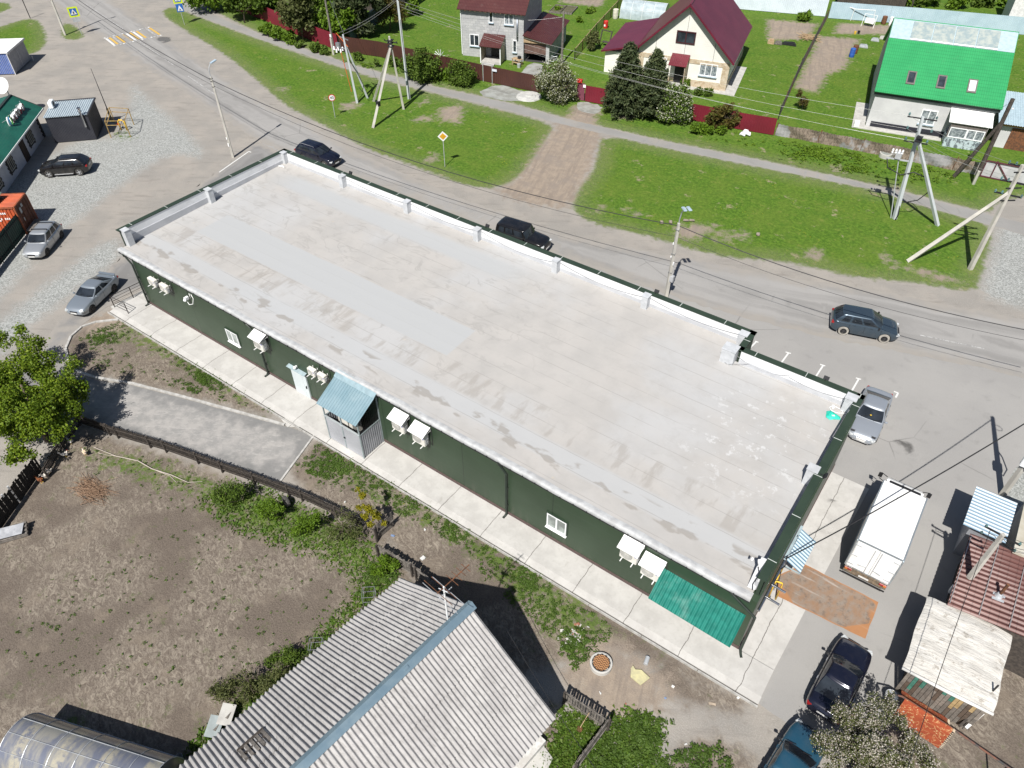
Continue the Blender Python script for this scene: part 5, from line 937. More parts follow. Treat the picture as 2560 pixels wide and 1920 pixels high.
# --- shed with pale roof and rusty doors right of the green roofed house
p0 = G(2500, 372); T = thing('garage_shed', 'lean-to shed with pale blue sheet roof and rusty red doors', 'shed', p0, R(13)); m = MB(); m.prism([(-.6, .3), (5, .3), (5, 6), (-.6, 6)], 0, 2.5); m.build('wall', mat('pale_grey_render', (.5, .5, .5)), T)
m = MB(); m.wave((-1.2, -.4, 2.6), (6.5, 0, 0), (0, 6.5, .9), 30, .02, 6, shape='trap'); m.build('roof', mat('pale_blue_ridge_sheet', (.37, .47, .52)), T); m = MB(); m.box((1.8, .24, 1.05), (3.0, .1, 2.1)); m.build('door', RUST, T); m = MB(); m.box((2, .2, 2.35), (6, .1, .25)); m.build('fascia', mat('ochre_board', (.4, .22, .06), .7), T)
# --- far buildings at the top edge
def far_shed(px, py, w, d, h, ang, wm, rm, label, cat='shed', name='far_shed'):
    p = G(px, py); T = thing(name, label, cat, p, R(ang)); m = MB(); m.prism([(0, 0), (w, 0), (w, d), (0, d)], 0, h); m.build('wall', wm, T); m = MB(); m.wave((-.3, -.3, h+.05), (w+.6, 0, 0), (0, d+.6, .9), int(w*3), .025, 6); m.build('roof', rm, T); return T
far_shed(2090, 14, 9, 5, 2.2, 12, WOOD_D, BROWN, 'dark brown boarded shed beyond the blue fence at the top edge'); far_shed(2203, 18, 4, 4, 2.0, 12, WOOD_D, mat('teal_roof_sheet', (.2, .4, .4), .4), 'small wooden shed with teal roof beyond the blue fence')
far_shed(2508, 72, 6, 5, 4.6, 14, mat('white_render', (.66, .66, .64), .8), mat('dark_fascia', (.03, .04, .04)), 'tall white walled outbuilding at the top right corner', 'building', 'outbuilding'); far_shed(880, 22, 8, 5, 2.6, 16, WOOD_D, BURG, 'distant roof of crimson sheet metal behind the trees')
# --- green roofed cafe at the left edge
a = math.atan2(-6.44, 6.33); Rt = V(-34.0, 10.95, 0); dirv = V(math.cos(a), math.sin(a), 0); Lc = 14.6
T = thing('cafe', 'white walled cafe with dark stone quoins and green sheet roof', 'building', Rt, a+PI); H_ = House(T, Rt, a+PI)   # local +x runs to the far end, so the facade lies on -x
H2 = House(T, Rt, a+PI); wl = mat('cafe_wall', (.5, .5, .53), .8, c2=(.44, .44, .47)); m = MB(); m.prism([(-Lc, .0), (0, 0), (0, 6.6), (-Lc, 6.6)], 0, 2.75); m.build('wall', wl, T)
GR = mat('bottle_green_roof', (.012, .085, .06), .38, c2=(.014, .1, .07), ns=.8)
gs_ = NT('bottle_green_tile'); v = gs_.mapv(gs_.pos(), (1, 1, 1), (0, 0, -a)); X, Y, Z = gs_.sep(v); aa = gs_.math('SINE', gs_.math('MULTIPLY', X, 30)); gs_.col(gs_.mix(gs_.sstep(gs_.noise(.8, 4), .35, .65), (.016, .115, .08), (.013, .09, .065))); gs_.p(rough=.4); gs_.bump(aa, .4, .03); GR = gs_.m
m = MB(); zr_, ze, yr = 4.15, 2.68, 1.75
m.slab([(-Lc-.4, -.75, ze), (.6, -.75, ze), (.6, yr, zr_), (-Lc-.4, yr, zr_)], .08); m.slab([(-Lc-.4, yr+.002, zr_-.002), (.6, yr+.002, zr_-.002), (.6, 7.4, 2.9), (-Lc-.4, 7.4, 2.9)], .08); m.build('roof', GR, T)
m = MB(); m.bar((-Lc-.4, -.76, ze-.06), (.6, -.76, ze-.06), .05, .14); m.build('gutter', WHITE, T); m = MB(); m.bar((.6, -.75, ze-.03), (.6, yr, zr_-.03), .05, .18); m.bar((-Lc, yr, zr_+.03), (.6, yr, zr_+.03), .25, .05); m.build('ridge_cap', mat('dark_fascia', (.03, .04, .04)), T)
dkst = mat('dark_stone', (.03, .03, .03), .8, c2=(.05, .045, .04), ns=6)
for k, (px, py) in enumerate(((78, 352), (26, 410), (-8, 452))):
    x_, z_ = H2.pt(px, py); z_ = 1.45; wn = win(T, x_, z_, 1.05, 1.35, -.03, mat('cafe_window_frame', (.35, .33, .28), .5), 3, GLASS, False)
    m = MB(); 
    for j in range(9): ww = .2+.12*(j % 2); zz = z_-.85+j*.2; m.box((x_-.53-ww/2, -.02, zz), (ww, .08, .19)); m.box((x_+.53+ww/2, -.02, zz), (ww, .08, .19))
    m.box((x_, -.02, z_-.78), (1.3, .08, .16)); m.build('window_surround', dkst, wn)
x_, z_ = H2.pt(62, 388); m = MB(); m.box((x_+.3, -.02, 1.2), (1.1, .1, 2.4)); m.build('door_surround', mat('dark_brown_stone', (.05, .032, .022), .8, c2=(.03, .02, .015), ns=5), T)
m = MB()
for xx in (0, ): 
    for j in range(13): ww = .3+.18*(j % 2); m.box((xx-ww/2+.02, -.02, .1+j*.2), (ww, .1, .19)); 
m.build('quoin', dkst, T)
# sign on the roof
sg = thing('roof_sign', 'red and white lettered sign with leaf emblem on the green cafe roof', 'sign', (0, 0, 0)); x0_, _ = H2.pt(52, 268, .6); mw_ = wmat(T)
def text_obj(body, size, depth, matl, parent, M, name='lettering', shear=0., side=None):
    cu = bpy.data.curves.new('t', 'FONT'); cu.body = body; cu.size = size; cu.extrude = depth; cu.align_x = 'CENTER'; cu.align_y = 'CENTER'; cu.shear = shear
    o = bpy.data.objects.new('t', cu); COL.objects.link(o); dg = bpy.context.evaluated_depsgraph_get(); dg.update(); me = bpy.data.meshes.new_from_object(o.evaluated_get(dg)); bpy.data.objects.remove(o); bpy.data.curves.remove(cu); me.name = name
    me.materials.clear(); me.materials.append(matl)
    if side:
        me.materials.append(side)
        for p in me.polygons: p.material_index = 1 if abs(p.normal.z) < .7 else 0
    ob = bpy.data.objects.new(name, me); COL.objects.link(ob); ob.parent = parent; ob.matrix_basis = M; return ob
sc_ = mw_ @ V(-2.75, .35, 3.62); place(sg, sc_, a+PI)
text_obj('уютно', 1.15, .12, mat('sign_red', (.3, .02, .03), .5), sg, Matrix.Rotation(R(90), 4, 'X'), shear=.25, side=WHITE)
for mm_, off, col in ((1, -2.05, PVC), (2, -1.85, mat('sign_green', (.06, .25, .04), .5)), (3, -1.95, mat('sign_blue', (.05, .2, .4), .5))):
    m = MB(); n_ = 14; pts = [(off+.28*math.cos(t_)*(1 if mm_ != 2 else .8)-.12*mm_*0, -.06*mm_+.06, .45*math.sin(t_)) for t_ in [PI*.5+PI*i/n_ if mm_ != 2 else -PI*.5+PI*i/n_ for i in range(n_+1)]]; m.tube(pts, .07 if mm_ != 3 else .05, 6); m.build('emblem', col, sg, smooth=True)
m = MB()
for xx in (-2.2, -.8, .6, 1.7): m.bar((xx, .05, -.9), (xx, .05, .5), .04); m.bar((xx, .05, .3), (xx, .9, -.1), .03); m.bar((xx, .05, -.55), (xx-.9, -.5, -.85), .025)
m.build('sign_frame', GALV, sg)
# satellite dish behind the cafe
p = G(12, 262, 0); t = thing('satellite_dish', 'white satellite dish behind the green roof at the left edge', 'dish', (*G(10, 216, 3.2).xy, 0)); m = MB(); m.lathe([(.001, 0), (.3, .03), (.6, .12), (.85, .25), (.83, .27), (.58, .15), (.001, .03)], 24); b_ = m.build('bowl', WHITE, t, smooth=True); b_.location = (0, 0, 3.2); b_.rotation_euler = (R(55), 0, R(20)); m = MB(); m.tube([(0, .1, 0), (0, .1, 3.1)], .06, 8); m.build('mast', GALV, t)
# --- dark boiler shed, with flue and roof unit
b0 = V(-31.5, 10.7, 0); a = R(47); T = thing('boiler_shed', 'dark grey profiled steel shed with pale ribbed roof beside the cafe', 'shed', b0, a); w, d, h = 3.96, 3.5, 2.7
dk = mat('charcoal_profiled_steel', (.032, .033, .042), .5, c2=(.04, .041, .05), ns=1); m = MB()
for o_, u_, n_ in (((0, 0, .08), (w, 0, 0), 28), ((w, 0, .08), (0, d, 0), 24), ((w, d, .08), (-w, 0, 0), 28), ((0, d, .08), (0, -d, 0), 24)): m.wave(o_, u_, (0, 0, h-.1), n_, .012, 4, shape='trap')
m.box((w/2, d/2, h/2), (w-.05, d-.05, h-.1)); m.build('wall', dk, T)
m = MB(); m.wave((-.1, -.15, h), (w+.2, 0, 0), (0, d+.3, .12), 20, .03, 6, shape='trap'); m.build('roof', mat('pale_zinc_roof', (.4, .46, .5), .45, 0., c2=(.34, .4, .44)), T); m = MB(); m.bar((w+.12, -.2, h+.03), (w+.12, d+.2, h+.15), .1, .12); m.bar((-.1, d+.15, h+.16), (w+.1, d+.15, h+.16), .08, .1); m.build('roof_trim', dk, T)
t = thing('flue', 'short shiny flue with cowl at the front edge of the dark boiler shed', 'flue', wmat(T) @ V(w-.5, -.18, 1.6)); m = MB(); m.tube([(0, 0, -.1), (0, 0, 1.75)], .11, 12); m.lathe([(.02, 1.95), (.2, 1.85), (.17, 1.78), (.02, 1.8)], 14); m.lathe([(.16, 1.45), (.18, 1.55), (.11, 1.6)], 14); m.build('stack', mat('polished_steel', (.6, .6, .62)), t, smooth=True, angle=40)
t = thing('roof_unit', 'white boxy cooling unit on the boiler shed roof next to the cafe', 'unit', wmat(T) @ V(.3, 2.2, h+.1), a); m = MB(); m.box((0, 0, .35), (.4, .9, .65)); m.build('casing', PVC, t, bevel=.03); m = MB(); m.lathe([(.001, 0), (.25, 0), (.25, .02), (.001, .02)], 18, (.2, 0, .35), axis='X'); m.build('fan', DARK, t)
# --- blue kiosk
b0 = V(-52.9, 17.95, 0); b1 = V(-56.0, 21.6, 0); a = math.atan2((b1-b0).y, (b1-b0).x); T = thing('kiosk', 'blue fronted kiosk with grey side and white flat roof', 'kiosk', b0, a); w = (b1-b0).length; d = 6.; h = 2.55
m = MB(); m.box((w/2, d/2, h/2+.06), (w-.02, d-.02, h-.1)); m.build('wall', mat('kiosk_grey', (.3, .3, .32), .6, c2=(.25, .25, .27)), T); m = MB(); m.wave((0, 0, .1), (0, d, 0), (0, 0, h-.15), 30, .015, 4, shape='trap'); m.build('front', BLUE, T)
m = MB(); m.slab([(-.15, -.15, h+.05), (w+.15, -.15, h+.02), (w+.15, d, h+.02), (-.15, d, h+.05)], .09); m.build('roof', WHITE, T); m = MB(); m.box((-.02, -.01, h/2), (.1, .1, h)); m.bar((-.15, -.17, h-.05), (w+.15, -.17, h-.05), .06, .2); m.box((w/2, -.02, 1.2), (.03, .03, 2.1)); m.box((.45, -.03, 2.25), (.35, .04, .2)); m.build('trim', mat('kiosk_trim', (.55, .55, .56), .5), T)
m = MB(); m.box((.9, 1.2, h+.09), (.5, .12, .06), .3); m.build('roof_hatch', DARK, T)
for px, py in ((5, 185), (84, 152)):
    t = thing('bollard', 'short rusty post at the foot of the blue kiosk' if px == 5 else 'stub post at the far end of the grey kiosk side', 'bollard', G(px, py), 0, 'posts by the kiosk'); m = MB(); m.tube([(0, 0, 0), (0, 0, .6)], .08, 8); m.build('post', RUST if px == 5 else GALV, t)
# --- rusty orange container, with sheets on top
c0 = V(-17.17, -.15, 0); e1 = V(-.648, .762, 0); a = math.atan2(e1.y, e1.x); T = thing('shipping_container', 'rusty orange shipping container with brown doors by the silver estate car', 'container', c0, a); w, d, h = 2.35, 6., 2.5
orc = mat('orange_container', (.45, .085, .025), .6, c2=(.36, .07, .025), ns=1.2, dirt=((.2, .06, .03), .5)); brn = mat('brown_container_door', (.13, .045, .028), .7, c2=(.09, .03, .02), ns=3)
m = MB(); m.wave((.03, d, .12), (0, -d, 0), (0, 0, h-.15), 22, .03, 6, shape='trap'); m.wave((w-.03, 0, .12), (0, d, 0), (0, 0, h-.15), 22, .03, 6, shape='trap'); m.box((w/2, d/2, h/2), (w-.15, d-.1, h-.1)); m.build('body', orc, T)
m = MB(); m.box((w/2, -.02, h/2+.02), (w-.06, .06, h-.1)); dr = m.build('door', brn, T); m = MB(); [m.tube([(x, -.08, .15), (x, -.08, h-.1)], .022, 6) for x in (.45, .85, 1.5, 1.9)]; [m.box((w/2, -.055, z), (w-.1, .02, .04)) for z in (.5, 1., 1.5, 2.)]; m.build('lock_rod', RUST, dr); m = MB(); m.box((.62, -.06, 1.9), (.35, .012, .5)); m.box((1.05, -.06, 2.15), (.28, .012, .28)); m.box((.6, -.06, 1.1), (.12, .012, .3)); m.build('placard', mat('grey_placard', (.45, .45, .44), .7), dr)
m = MB(); m.bar((0, 0, h), (w, 0, h), .12); m.bar((0, d, h), (w, d, h), .12); m.bar((0, .065, h), (0, d-.065, h), .12); m.bar((w, .065, h), (w, d-.065, h), .12)
for x in (0, w): m.box((x, 0, (h-.07)/2), (.13, .13, h-.08))
m.build('frame', mat('rust_orange_frame', (.3, .08, .03), .7, c2=(.2, .06, .03), ns=4), T); m = MB(); m.wave((.06, .06, h-.0), (w-.12, 0, 0), (0, d-.12, 0), 10, .02, 6, shape='trap'); m.build('roof', orc, T)
m = MB(); [m.box((-.005, .75+.16*i, 2.0-.5*j), (.02, .1, .16)) for i in range(5) for j in range(2) if (i+j) % 4]; m.box((-.005, 1.6, 1.35), (.02, .25, .1)); m.build('container_marks', WHITE, T)
t = thing('roof_sheet', 'weathered green sheet on a frame lying across the container roof', 'sheet', wmat(T) @ V(1.0, 2.6, h+.05), a); m = MB(); m.slab([(-.9, -1.1, .05), (.7, -1.2, .5), (.8, 1.0, .9), (-.9, 1.1, .3)], .03); m.build('panel', mat('faded_green_sheet', (.11, .17, .14), .6, c2=(.08, .12, .1)), t); m = MB(); [m.bar((x, -1.2, .02), (x, 1.2, .02), .1) for x in (-.6, .6)]; m.bar((-.9, -1.2, .1), (-.9, 1.3, 1.3), .05); m.build('frame', WOOD_G, t)
t = thing('bench', 'low weathered plank bench at the foot of the container doors', 'bench', G(89, 573), a); m = MB(); m.box((0, 0, .42), (1.9, .5, .06)); m.build('seat', WOOD_G, t); m = MB(); [m.box((x, 0, .2), (.08, .45, .4)) for x in (-.8, .8)]; m.build('leg', WOOD_D, t)
# --- corrugated asbestos roofed house in the foreground
v_ = V(-.12, -.993, 0); u_ = V(.993, -.12, 0); ap = V(37.25, -8.17, 0); a = math.atan2(-v_.y, -v_.x)-PI/2; T = thing('slate_roof_house', 'old house with grey corrugated roof and blue ridge cap in the foreground', 'house', ap, a)   # local y runs along -v (away from camera), x = right
zr, ze, hw = 6.0, 2.95, 4.6; Ld = 13.5; LB = mat('pale_blue_boards', (.5, .55, .6), .7, c2=(.44, .49, .54), ns=2)
pb = [(-hw+.3, 0), (hw-.45, 0), (hw-.45, 2.95), (0, zr-.3), (-hw+.3, 2.85)]; gable_body(pb, Ld-.4, -Ld+.1).build('wall', LB, T)
def asb():
    t = NT('asbestos_sheet'); v = t.mapv(t.pos(), (1, 1, 1), (0, 0, -a)); n1 = t.noise(1.1, 6, .68); c = t.mix(t.sstep(n1, .35, .65), (.385, .375, .365), (.31, .30, .295)); c = t.mix(t.sstep(t.noise(7, 5, .7, vec=t.mapv(v, (.3, 1.5, 1))), .47, .68, 0, .6), c, (.19, .182, .172)); c = t.mix(t.sstep(t.noise(.45, 4), .48, .7, 0, .4), c, (.43, .415, .41)); c = t.mix(t.sstep(t.noise(22, 3), .66, .74, 0, .6), c, (.16, .155, .145)); t.col(c); t.p(rough=.9); return t.m
ASB = asb()
def sag(i, j): return .02*math.sin(i*7+j*3)+.012*math.sin(i*23)
for s in (-1, 1):
    m = MB(); o_ = V(0, .0, zr); uu = V(0, -Ld-.3, 0); vv_ = V(s*(hw+.25), 0, ze-.12-zr)
    NW = int(Ld/.2)
    rows = 3
    for r_ in range(rows):      # three overlapping courses
        f0, f1 = r_/rows-(.03 if r_ else 0), (r_+1)/rows; oo = o_+vv_*f0+V(0, 0, .012*(rows-r_)); 
        if s > 0: m.wave(oo+uu, -uu, vv_*(f1-f0), NW, .034, 8, sag=sag, nv=3) if False else m.wave(oo, uu, vv_*(f1-f0), NW, -.044, 8, nv=3, sag=lambda i, j: -sag(i, j))
        else: m.wave(oo, uu, vv_*(f1-f0), NW, .044, 8, nv=3, sag=sag)
    m.build('roof', ASB, T, smooth=True)
m = MB(); RC = mat('blue_grey_ridge', (.2, .29, .35), .4, .5, c2=(.26, .35, .4), ns=1.6)
m.slab([(-.22, .12, zr-.04), (0, .12, zr+.13), (0, -Ld, zr+.13), (-.22, -Ld, zr-.02)][::-1], .02); m.slab([(0.002, .12, zr+.13), (.27, .12, zr-.07), (.27, -Ld, zr-.05), (0.002, -Ld, zr+.13)][::-1], .02); m.box((.12, -3.6, zr+.075), (.12, .2, .03), 0, 0, 0, .6); m.build('ridge_cap', RC, T)
m = MB(); m.bar((0, -.08, zr-.14), (hw+.1, -.08, ze-.12), .05, .18); m.bar((0, -.08, zr-.14), (-hw-.1, -.08, ze-.12), .05, .18); m.build('barge_board', WOOD_G, T)
m = MB(); m.box((hw-.3, -2.5, .2), (.55, 4.5, .4)); m.build('plinth_blocks', mat('white_foam_blocks', (.6, .6, .58), .8, c2=(.45, .43, .4), ns=4), T); m = MB(); m.prism([(hw-.4, -3.6), (hw+1.2, -3.0), (hw+.6, -.5), (hw-.4, -.3)], 0, .07); m.build('paving', CONC, T)
t = thing('tv_antenna', 'rusty television aerial on a white mast at the ridge of the corrugated roof', 'antenna', wmat(T) @ V(-.32, -1.0, zr-.25), a); m = MB(); m.tube([(0, 0, 0), (0, 0, 2.5)], .035, 8); m.build('mast', WHITE, t)
m = MB(); m.bar((0, -.35, 2.45), (0, 1.4, 2.45), .035); [m.bar((-ln, y, 2.45), (ln, y, 2.45), .02) for y, ln in ((-.3, .8), (0, .7), (.45, .35), (.7, .3), (.95, .27), (1.2, .25))]; m.build('boom', RUST, t); m = MB(); m.bar((0, -.3, 2.0), (.0, .4, 2.0), .03); [m.bar((-ln, y, 2.0), (ln, y, 2.0), .018) for y, ln in ((-.25, 1.0), (.2, .9))]; m.box((0, .0, 2.2), (.4, .03, .35), .3, 0, .4); m.build('reflector', GALV, t)
t = thing('pallet', 'grey slatted wooden pallet lying on the corrugated roof at the bottom edge', 'pallet', wmat(T) @ V(-2.6, -9.1, zr-1.62), a); m = MB(); tl = .58; [m.box((0, -.5+.25*k, 0), (1.0, .12, .03), 0, 0, 0, -tl) for k in range(5)]; m.build('slats', WOOD_G, t); m = MB(); [m.box((x, 0, x*.5-.07), (.1, 1.15, .09), 0, 0, 0, -tl) for x in (-.4, 0, .4)]; m.build('bearer', WOOD_D, t)
# --- sheds on the right edge
T = thing('ribbed_roof_shed', 'small grey shed with blue and white striped ribbed roof', 'shed', (53.9, 11.9, 0)); m = MB(); m.prism([(0, 0), (1.5, 0), (1.5, 2.3), (0, 2.3)], 0, 2.4); m.build('wall', mat('grey_profiled_steel', (.36, .37, .4)), T)
m = MB(); m.wave((-.4, -.3, 2.55), (.03, 3.1, 0), (1.95, -.12, .12), 13, .035, 6, shape='sin'); m.build('roof', NT('x').m if False else mat('pale_ribbed_roof', (.50, .6, .66), .4, c2=(.44, .54, .6)), T)
rr_ = NT('blue_white_ribs'); yy = rr_.math('FRACT', rr_.math('DIVIDE', rr_.math('ADD', rr_.sep()[1], rr_.math('MULTIPLY', rr_.sep()[0], .06)), .238)); rr_.col(rr_.mix(rr_.sstep(yy, .44, .58), (.16, .25, .33), (.5, .54, .57))); rr_.p(rough=.45); bpy.data.objects[[c_.name for c_ in children(T) if c_.name.startswith('roof')][0]].data.materials[0] = rr_.m
T = thing('tiled_shed', 'shed with brown tiled roof and weathered plank wall beside the leaning pole', 'shed', (54.3, 6.5, 0)); m = MB(); m.prism([(0, 0), (5, 0), (5, 4.7), (0, 4.7)], 0, 2.3); m.build('wall', WOOD_D, T)
BT2 = tile_mat('brown_red_tile', (.13, .058, .05), (.165, .08, .068), .3, .36, R(92), .0, .45); BT2n = BT2.node_tree
m = MB(); m.wave((-.35, -.1, 2.42), (0, 4.95, 0), (5.6, 0, .75), 17, .03, 6); m.build('roof', BT2, T); m = MB(); [m.slab([(-.3+1.2*k, .0, 2.46+.161*k), (-.27+1.2*k, .0, 2.475+.161*k), (-.27+1.2*k, 4.7, 2.475+.161*k), (-.3+1.2*k, 4.7, 2.46+.161*k)][::-1], .02) for k in range(4)]; m.build('lap_edge', mat('pale_metal_edge', (.5, .47, .46), .4, .4), T)
t = thing('roof_vent', 'rusty vent pipe with collar on the brown tiled shed roof', 'vent', (55.75, 8.1, 2.65)); m = MB(); m.tube([(0, 0, -.1), (0, 0, .95)], .07, 10); m.build('pipe', RUST, t, smooth=True, angle=40); m = MB(); m.lathe([(.2, 0), (.12, .18), (.075, .2)], 14); m.box((0, -.15, .0), (.5, .6, .03), 0, 0, 0, -.13); m.build('collar', GALV, t)
T = thing('tarp_shed', 'shed under a dirty white tarpaulin roof with patched plank end wall', 'shed', (53.5, 2.45, 0)); m = MB(); m.prism([(.1, .05), (3.05, .1), (3.05, 3.9), (.1, 3.9)], 0, 2.2); m.build('wall', WOOD_D, T)
cols = [mat('plank_%s' % n_, c_, .9, c2=tuple(x*.7 for x in c_), ns=5, bs=40, bst=.3) for n_, c_ in (('grey', (.17, .15, .13)), ('brown', (.11, .08, .06)), ('green', (.06, .2, .15)), ('ochre', (.42, .3, .15)), ('pale', (.24, .21, .18)))]
m = MB(); rnd = random.Random(4)
for k in range(19):
    z0 = .05; mi = rnd.choice([0, 0, 0, 1, 1, 4]); x = .02+k*.165; sp = rnd.uniform(.6, 1.7); m.box((x, -.02, (z0+sp)/2), (.15, .04, sp-z0), 0, mi); mi2 = 2 if k in (2, 4, 9, 11) else 3 if k in (12, 13, 16) else rnd.choice([0, 1, 4]); m.box((x, -.022, (sp+2.3)/2+.005), (.15, .04, 2.3-sp), 0, mi2)
m.build('plank_wall', cols, T)
tp = NT('white_tarpaulin'); n1 = tp.noise(1.2, 5, .65); c = tp.mix(tp.sstep(n1, .35, .65), (.58, .56, .52), (.48, .46, .42)); c = tp.mix(tp.sstep(tp.noise(2.6, 6, .75), .56, .64, 0, .7), c, (.27, .24, .2)); Y_ = tp.math('FRACT', tp.math('DIVIDE', tp.math('ADD', tp.sep()[1], tp.math('MULTIPLY', tp.noise(1, 2), .2)), .75)); c = tp.mix(tp.sstep(Y_, .05, .01, 0, .5), c, (.3, .28, .25)); tp.col(c); tp.p(rough=.75); tp.bump(tp.noise(3, 5, .6, vec=tp.mapv(tp.pos(), (.6, 2.4, 1))), .7, .1)
m = MB(); NX, NY = 22, 26
for j in range(NY+1):
    for i in range(NX+1):
        fx, fy = i/NX, j/NY; x = -.4+3.6*fx+.03*math.sin(fy*9); y = -.3+4.4*fy+.03*math.sin(fx*11+1); z = 2.34+.22*fx+.022*math.sin(fy*37+fx*3)+.012*math.sin(fx*25+fy*7)-.12*(abs(fy-.5)*2)**8-.12*(abs(fx-.5)*2)**8; m.v.append((x, y, z))
m.f = [(j*(NX+1)+i, j*(NX+1)+i+1, (j+1)*(NX+1)+i+1, (j+1)*(NX+1)+i) for j in range(NY) for i in range(NX)]; m.m = [0]*len(m.f); m.build('tarpaulin', tp.m, T, smooth=True)
m = MB(); m.tube([(-.4, -.33, 2.25), (1.4, -.36, 2.36), (3.2, -.33, 2.45)], [.07, .09, .07], 8); m.build('rolled_edge', mat('white_tarp_roll', (.66, .65, .62), .7), T, smooth=True)
T = thing('flat_roof_outbuilding', 'outbuilding with cracked pale flat roof at the right edge behind the sheds', 'building', (56.0, 11.2, 0)); m = MB(); m.prism([(0, 0), (6, .2), (6, 4.4), (-.1, 4.2)], 0, 2.7); m.build('wall', CONC, T); m = MB(); m.prism([(-.2, -.2), (6, 0), (6, 4.6), (-.3, 4.4)], 2.702, 2.85); m.build('roof', mat('pale_cracked_felt', (.5, .48, .42), .9, c2=(.38, .35, .28), ns=.9), T)
# ---------------------------------------------------------------- poles, signs, wires
def post(m, a, b, w0, w1, n=4): m.tube([a, b], [w0*.7, w1*.7], n)
def vtop(px, py, tx, ty): b = G(px, py); return b, HZ(b, ty)
# street lamp on the left
b, h = vtop(583, 393.5, 522, 192); T = thing('street_lamp', 'concrete street lamp post with single bent arm near the left parapet', 'street lamp', b, 0, 'street lamps'); L1 = V(b.x, b.y, h)
m = MB(); post(m, (0, 0, 0), (0, 0, h), .22, .15); m.build('pole', POLE, T); m = MB(); ar = G(528, 156, h+1.1)-b; m.tube([(0, 0, h-.9), (0, 0, h+.55), (ar.x*.2, ar.y*.2, h+.8), (ar.x*.8, ar.y*.8, h+1.05)], .035, 8); m.build('arm', GALV, T)
m = MB(); dv = V(ar.x, ar.y, 0).normalized(); m.bar((ar.x*.8, ar.y*.8, h+1.06), (ar.x*.8+dv.x*.75, ar.y*.8+dv.y*.75, h+1.12), .26, .1); m.build('lamp_head', mat('lamp_blue_grey', (.4, .5, .58), .4), T, bevel=.03)
m = MB(); [m.box((.0, 0, h-z), (.17, .22, .06)) for z in (.15, .4, .9)]; m.tube([(-.15, 0, h-.2), (-.15, .1, h-.5), (-.15, 0, h-.9)], .03, 6); m.build('clamp', DARK, T); m = MB(); m.box((0, -.13, 1.35), (.2, .03, .35)); m.box((0, -.13, 2.0), (.18, .03, .2)); m.build('notice', WHITE, T)
# twin lamp behind the parapet
b, h = vtop(1665, 743, 1700, 558); T = thing('street_lamp', 'concrete street lamp post with twin white heads by the road', 'street lamp', b, 0, 'street lamps'); L2 = V(b.x, b.y, h)
m = MB(); post(m, (0, 0, 0), (0, 0, h), .24, .17); m.build('pole', POLE, T); hd = G(1714, 520, h+1.6)-b; m = MB(); m.tube([(0, 0, h-.8), (0, 0, h+.3), (hd.x*.3, hd.y*.3, h+1.0), (hd.x, hd.y, h+1.6)], .04, 8); m.build('arm', GALV, T)
dv = V(hd.x, hd.y, 0).normalized() if hd.xy.length > .05 else V(0, 1, 0); sv = V(-dv.y, dv.x, 0)
for s in (-1, 1): c_ = V(hd.x, hd.y, h+1.62)+sv*s*.17; m = MB(); m.bar(c_-dv*.1, c_+dv*.55+V(0, 0, .08), .24, .1); m.build('lamp_head', mat('lamp_blue_grey', (.4, .5, .58)), T, bevel=.03)
m = MB(); m.box((.18, .05, 1.75), (.3, .3, .5)); m.build('meter_box', mat('box_grey', (.42, .43, .45), .5), T, bevel=.02); m = MB(); m.box((-.13, 0, 3.6), (.08, .15, .12)); m.box((.14, -.05, 3.1), (.07, .14, .22)); m.box((-.13, 0, 4.7), (.08, .12, .15)); m.build('junction_box', PVC, T); m = MB(); [m.box((0, 0, z), (.27, .27, .025)) for z in (2.3, 3.9, h-.5)]; m.build('band', STEEL, T)
# top-left pole and thin pole
b = G(163.5, 88); T = thing('street_lamp', 'pale concrete lamp post on the small grass island by the crossing', 'street lamp', b, 0, 'street lamps'); h = 8.2; m = MB(); post(m, (0, 0, 0), (-.1, 0, h), .24, .16); m.build('pole', POLE, T); PTL = V(b.x, b.y, 7.6)
m = MB(); m.tube([(0, 0, h), (.2, .6, h+.5), (.3, 1.0, h+.6)], .04, 6); m.build('arm', GALV, T); m = MB(); m.box((.32, 1.3, h+.62), (.25, .7, .1)); m.build('lamp_head', mat('lamp_blue_grey', (.4, .5, .58)), T); m = MB(); m.box((-.15, -.12, 4.6), (.3, .25, .4)); m.box((.05, .13, 2.0), (.12, .06, .5)); m.build('meter_box', PVC, T)
b = G(76, 46); T = thing('thin_post', 'thin dark post standing on the grass at the top left', 'post', b); m = MB(); m.tube([(0, 0, 0), (-.1, 0, 3.2)], .06, 8); m.build('pole', DARK, T)
# mast at the gas cage
b = G(281, 305); h = HZ(b, 171); T = thing('mast', 'thin tapering dark mast rising from the yellow gas cage', 'mast', b); tp_ = G(227, 171, h)-b; m = MB(); m.tube([(0, 0, 0), (tp_.x*.25, tp_.y*.25, h*.26)], .11, 8); m.build('base_post', mat('yellowed_wood', (.27, .2, .09), .9), T); m = MB(); m.tube([(tp_.x*.2, tp_.y*.2, h*.2), (tp_.x, tp_.y, h)], [.055, .02], 8); m.build('pole', DARK, T)
T = thing('gas_cage', 'yellow steel frame cage round gas pipes on weedy gravel', 'cage', G(303, 330)); P4 = [G(278, 344), G(327, 343), G(335, 312), G(288, 309)]; zt = 1.75; m = MB()
for p in P4: m.bar((*p.xy, 0), (*p.xy, zt), .07)
for i in range(4):
    p, q_ = P4[i], P4[(i+1) % 4]
    for z in ((zt, zt-.45) if i != 1 else (zt,)): m.bar((*p.xy, z), (*q_.xy, z), .05)
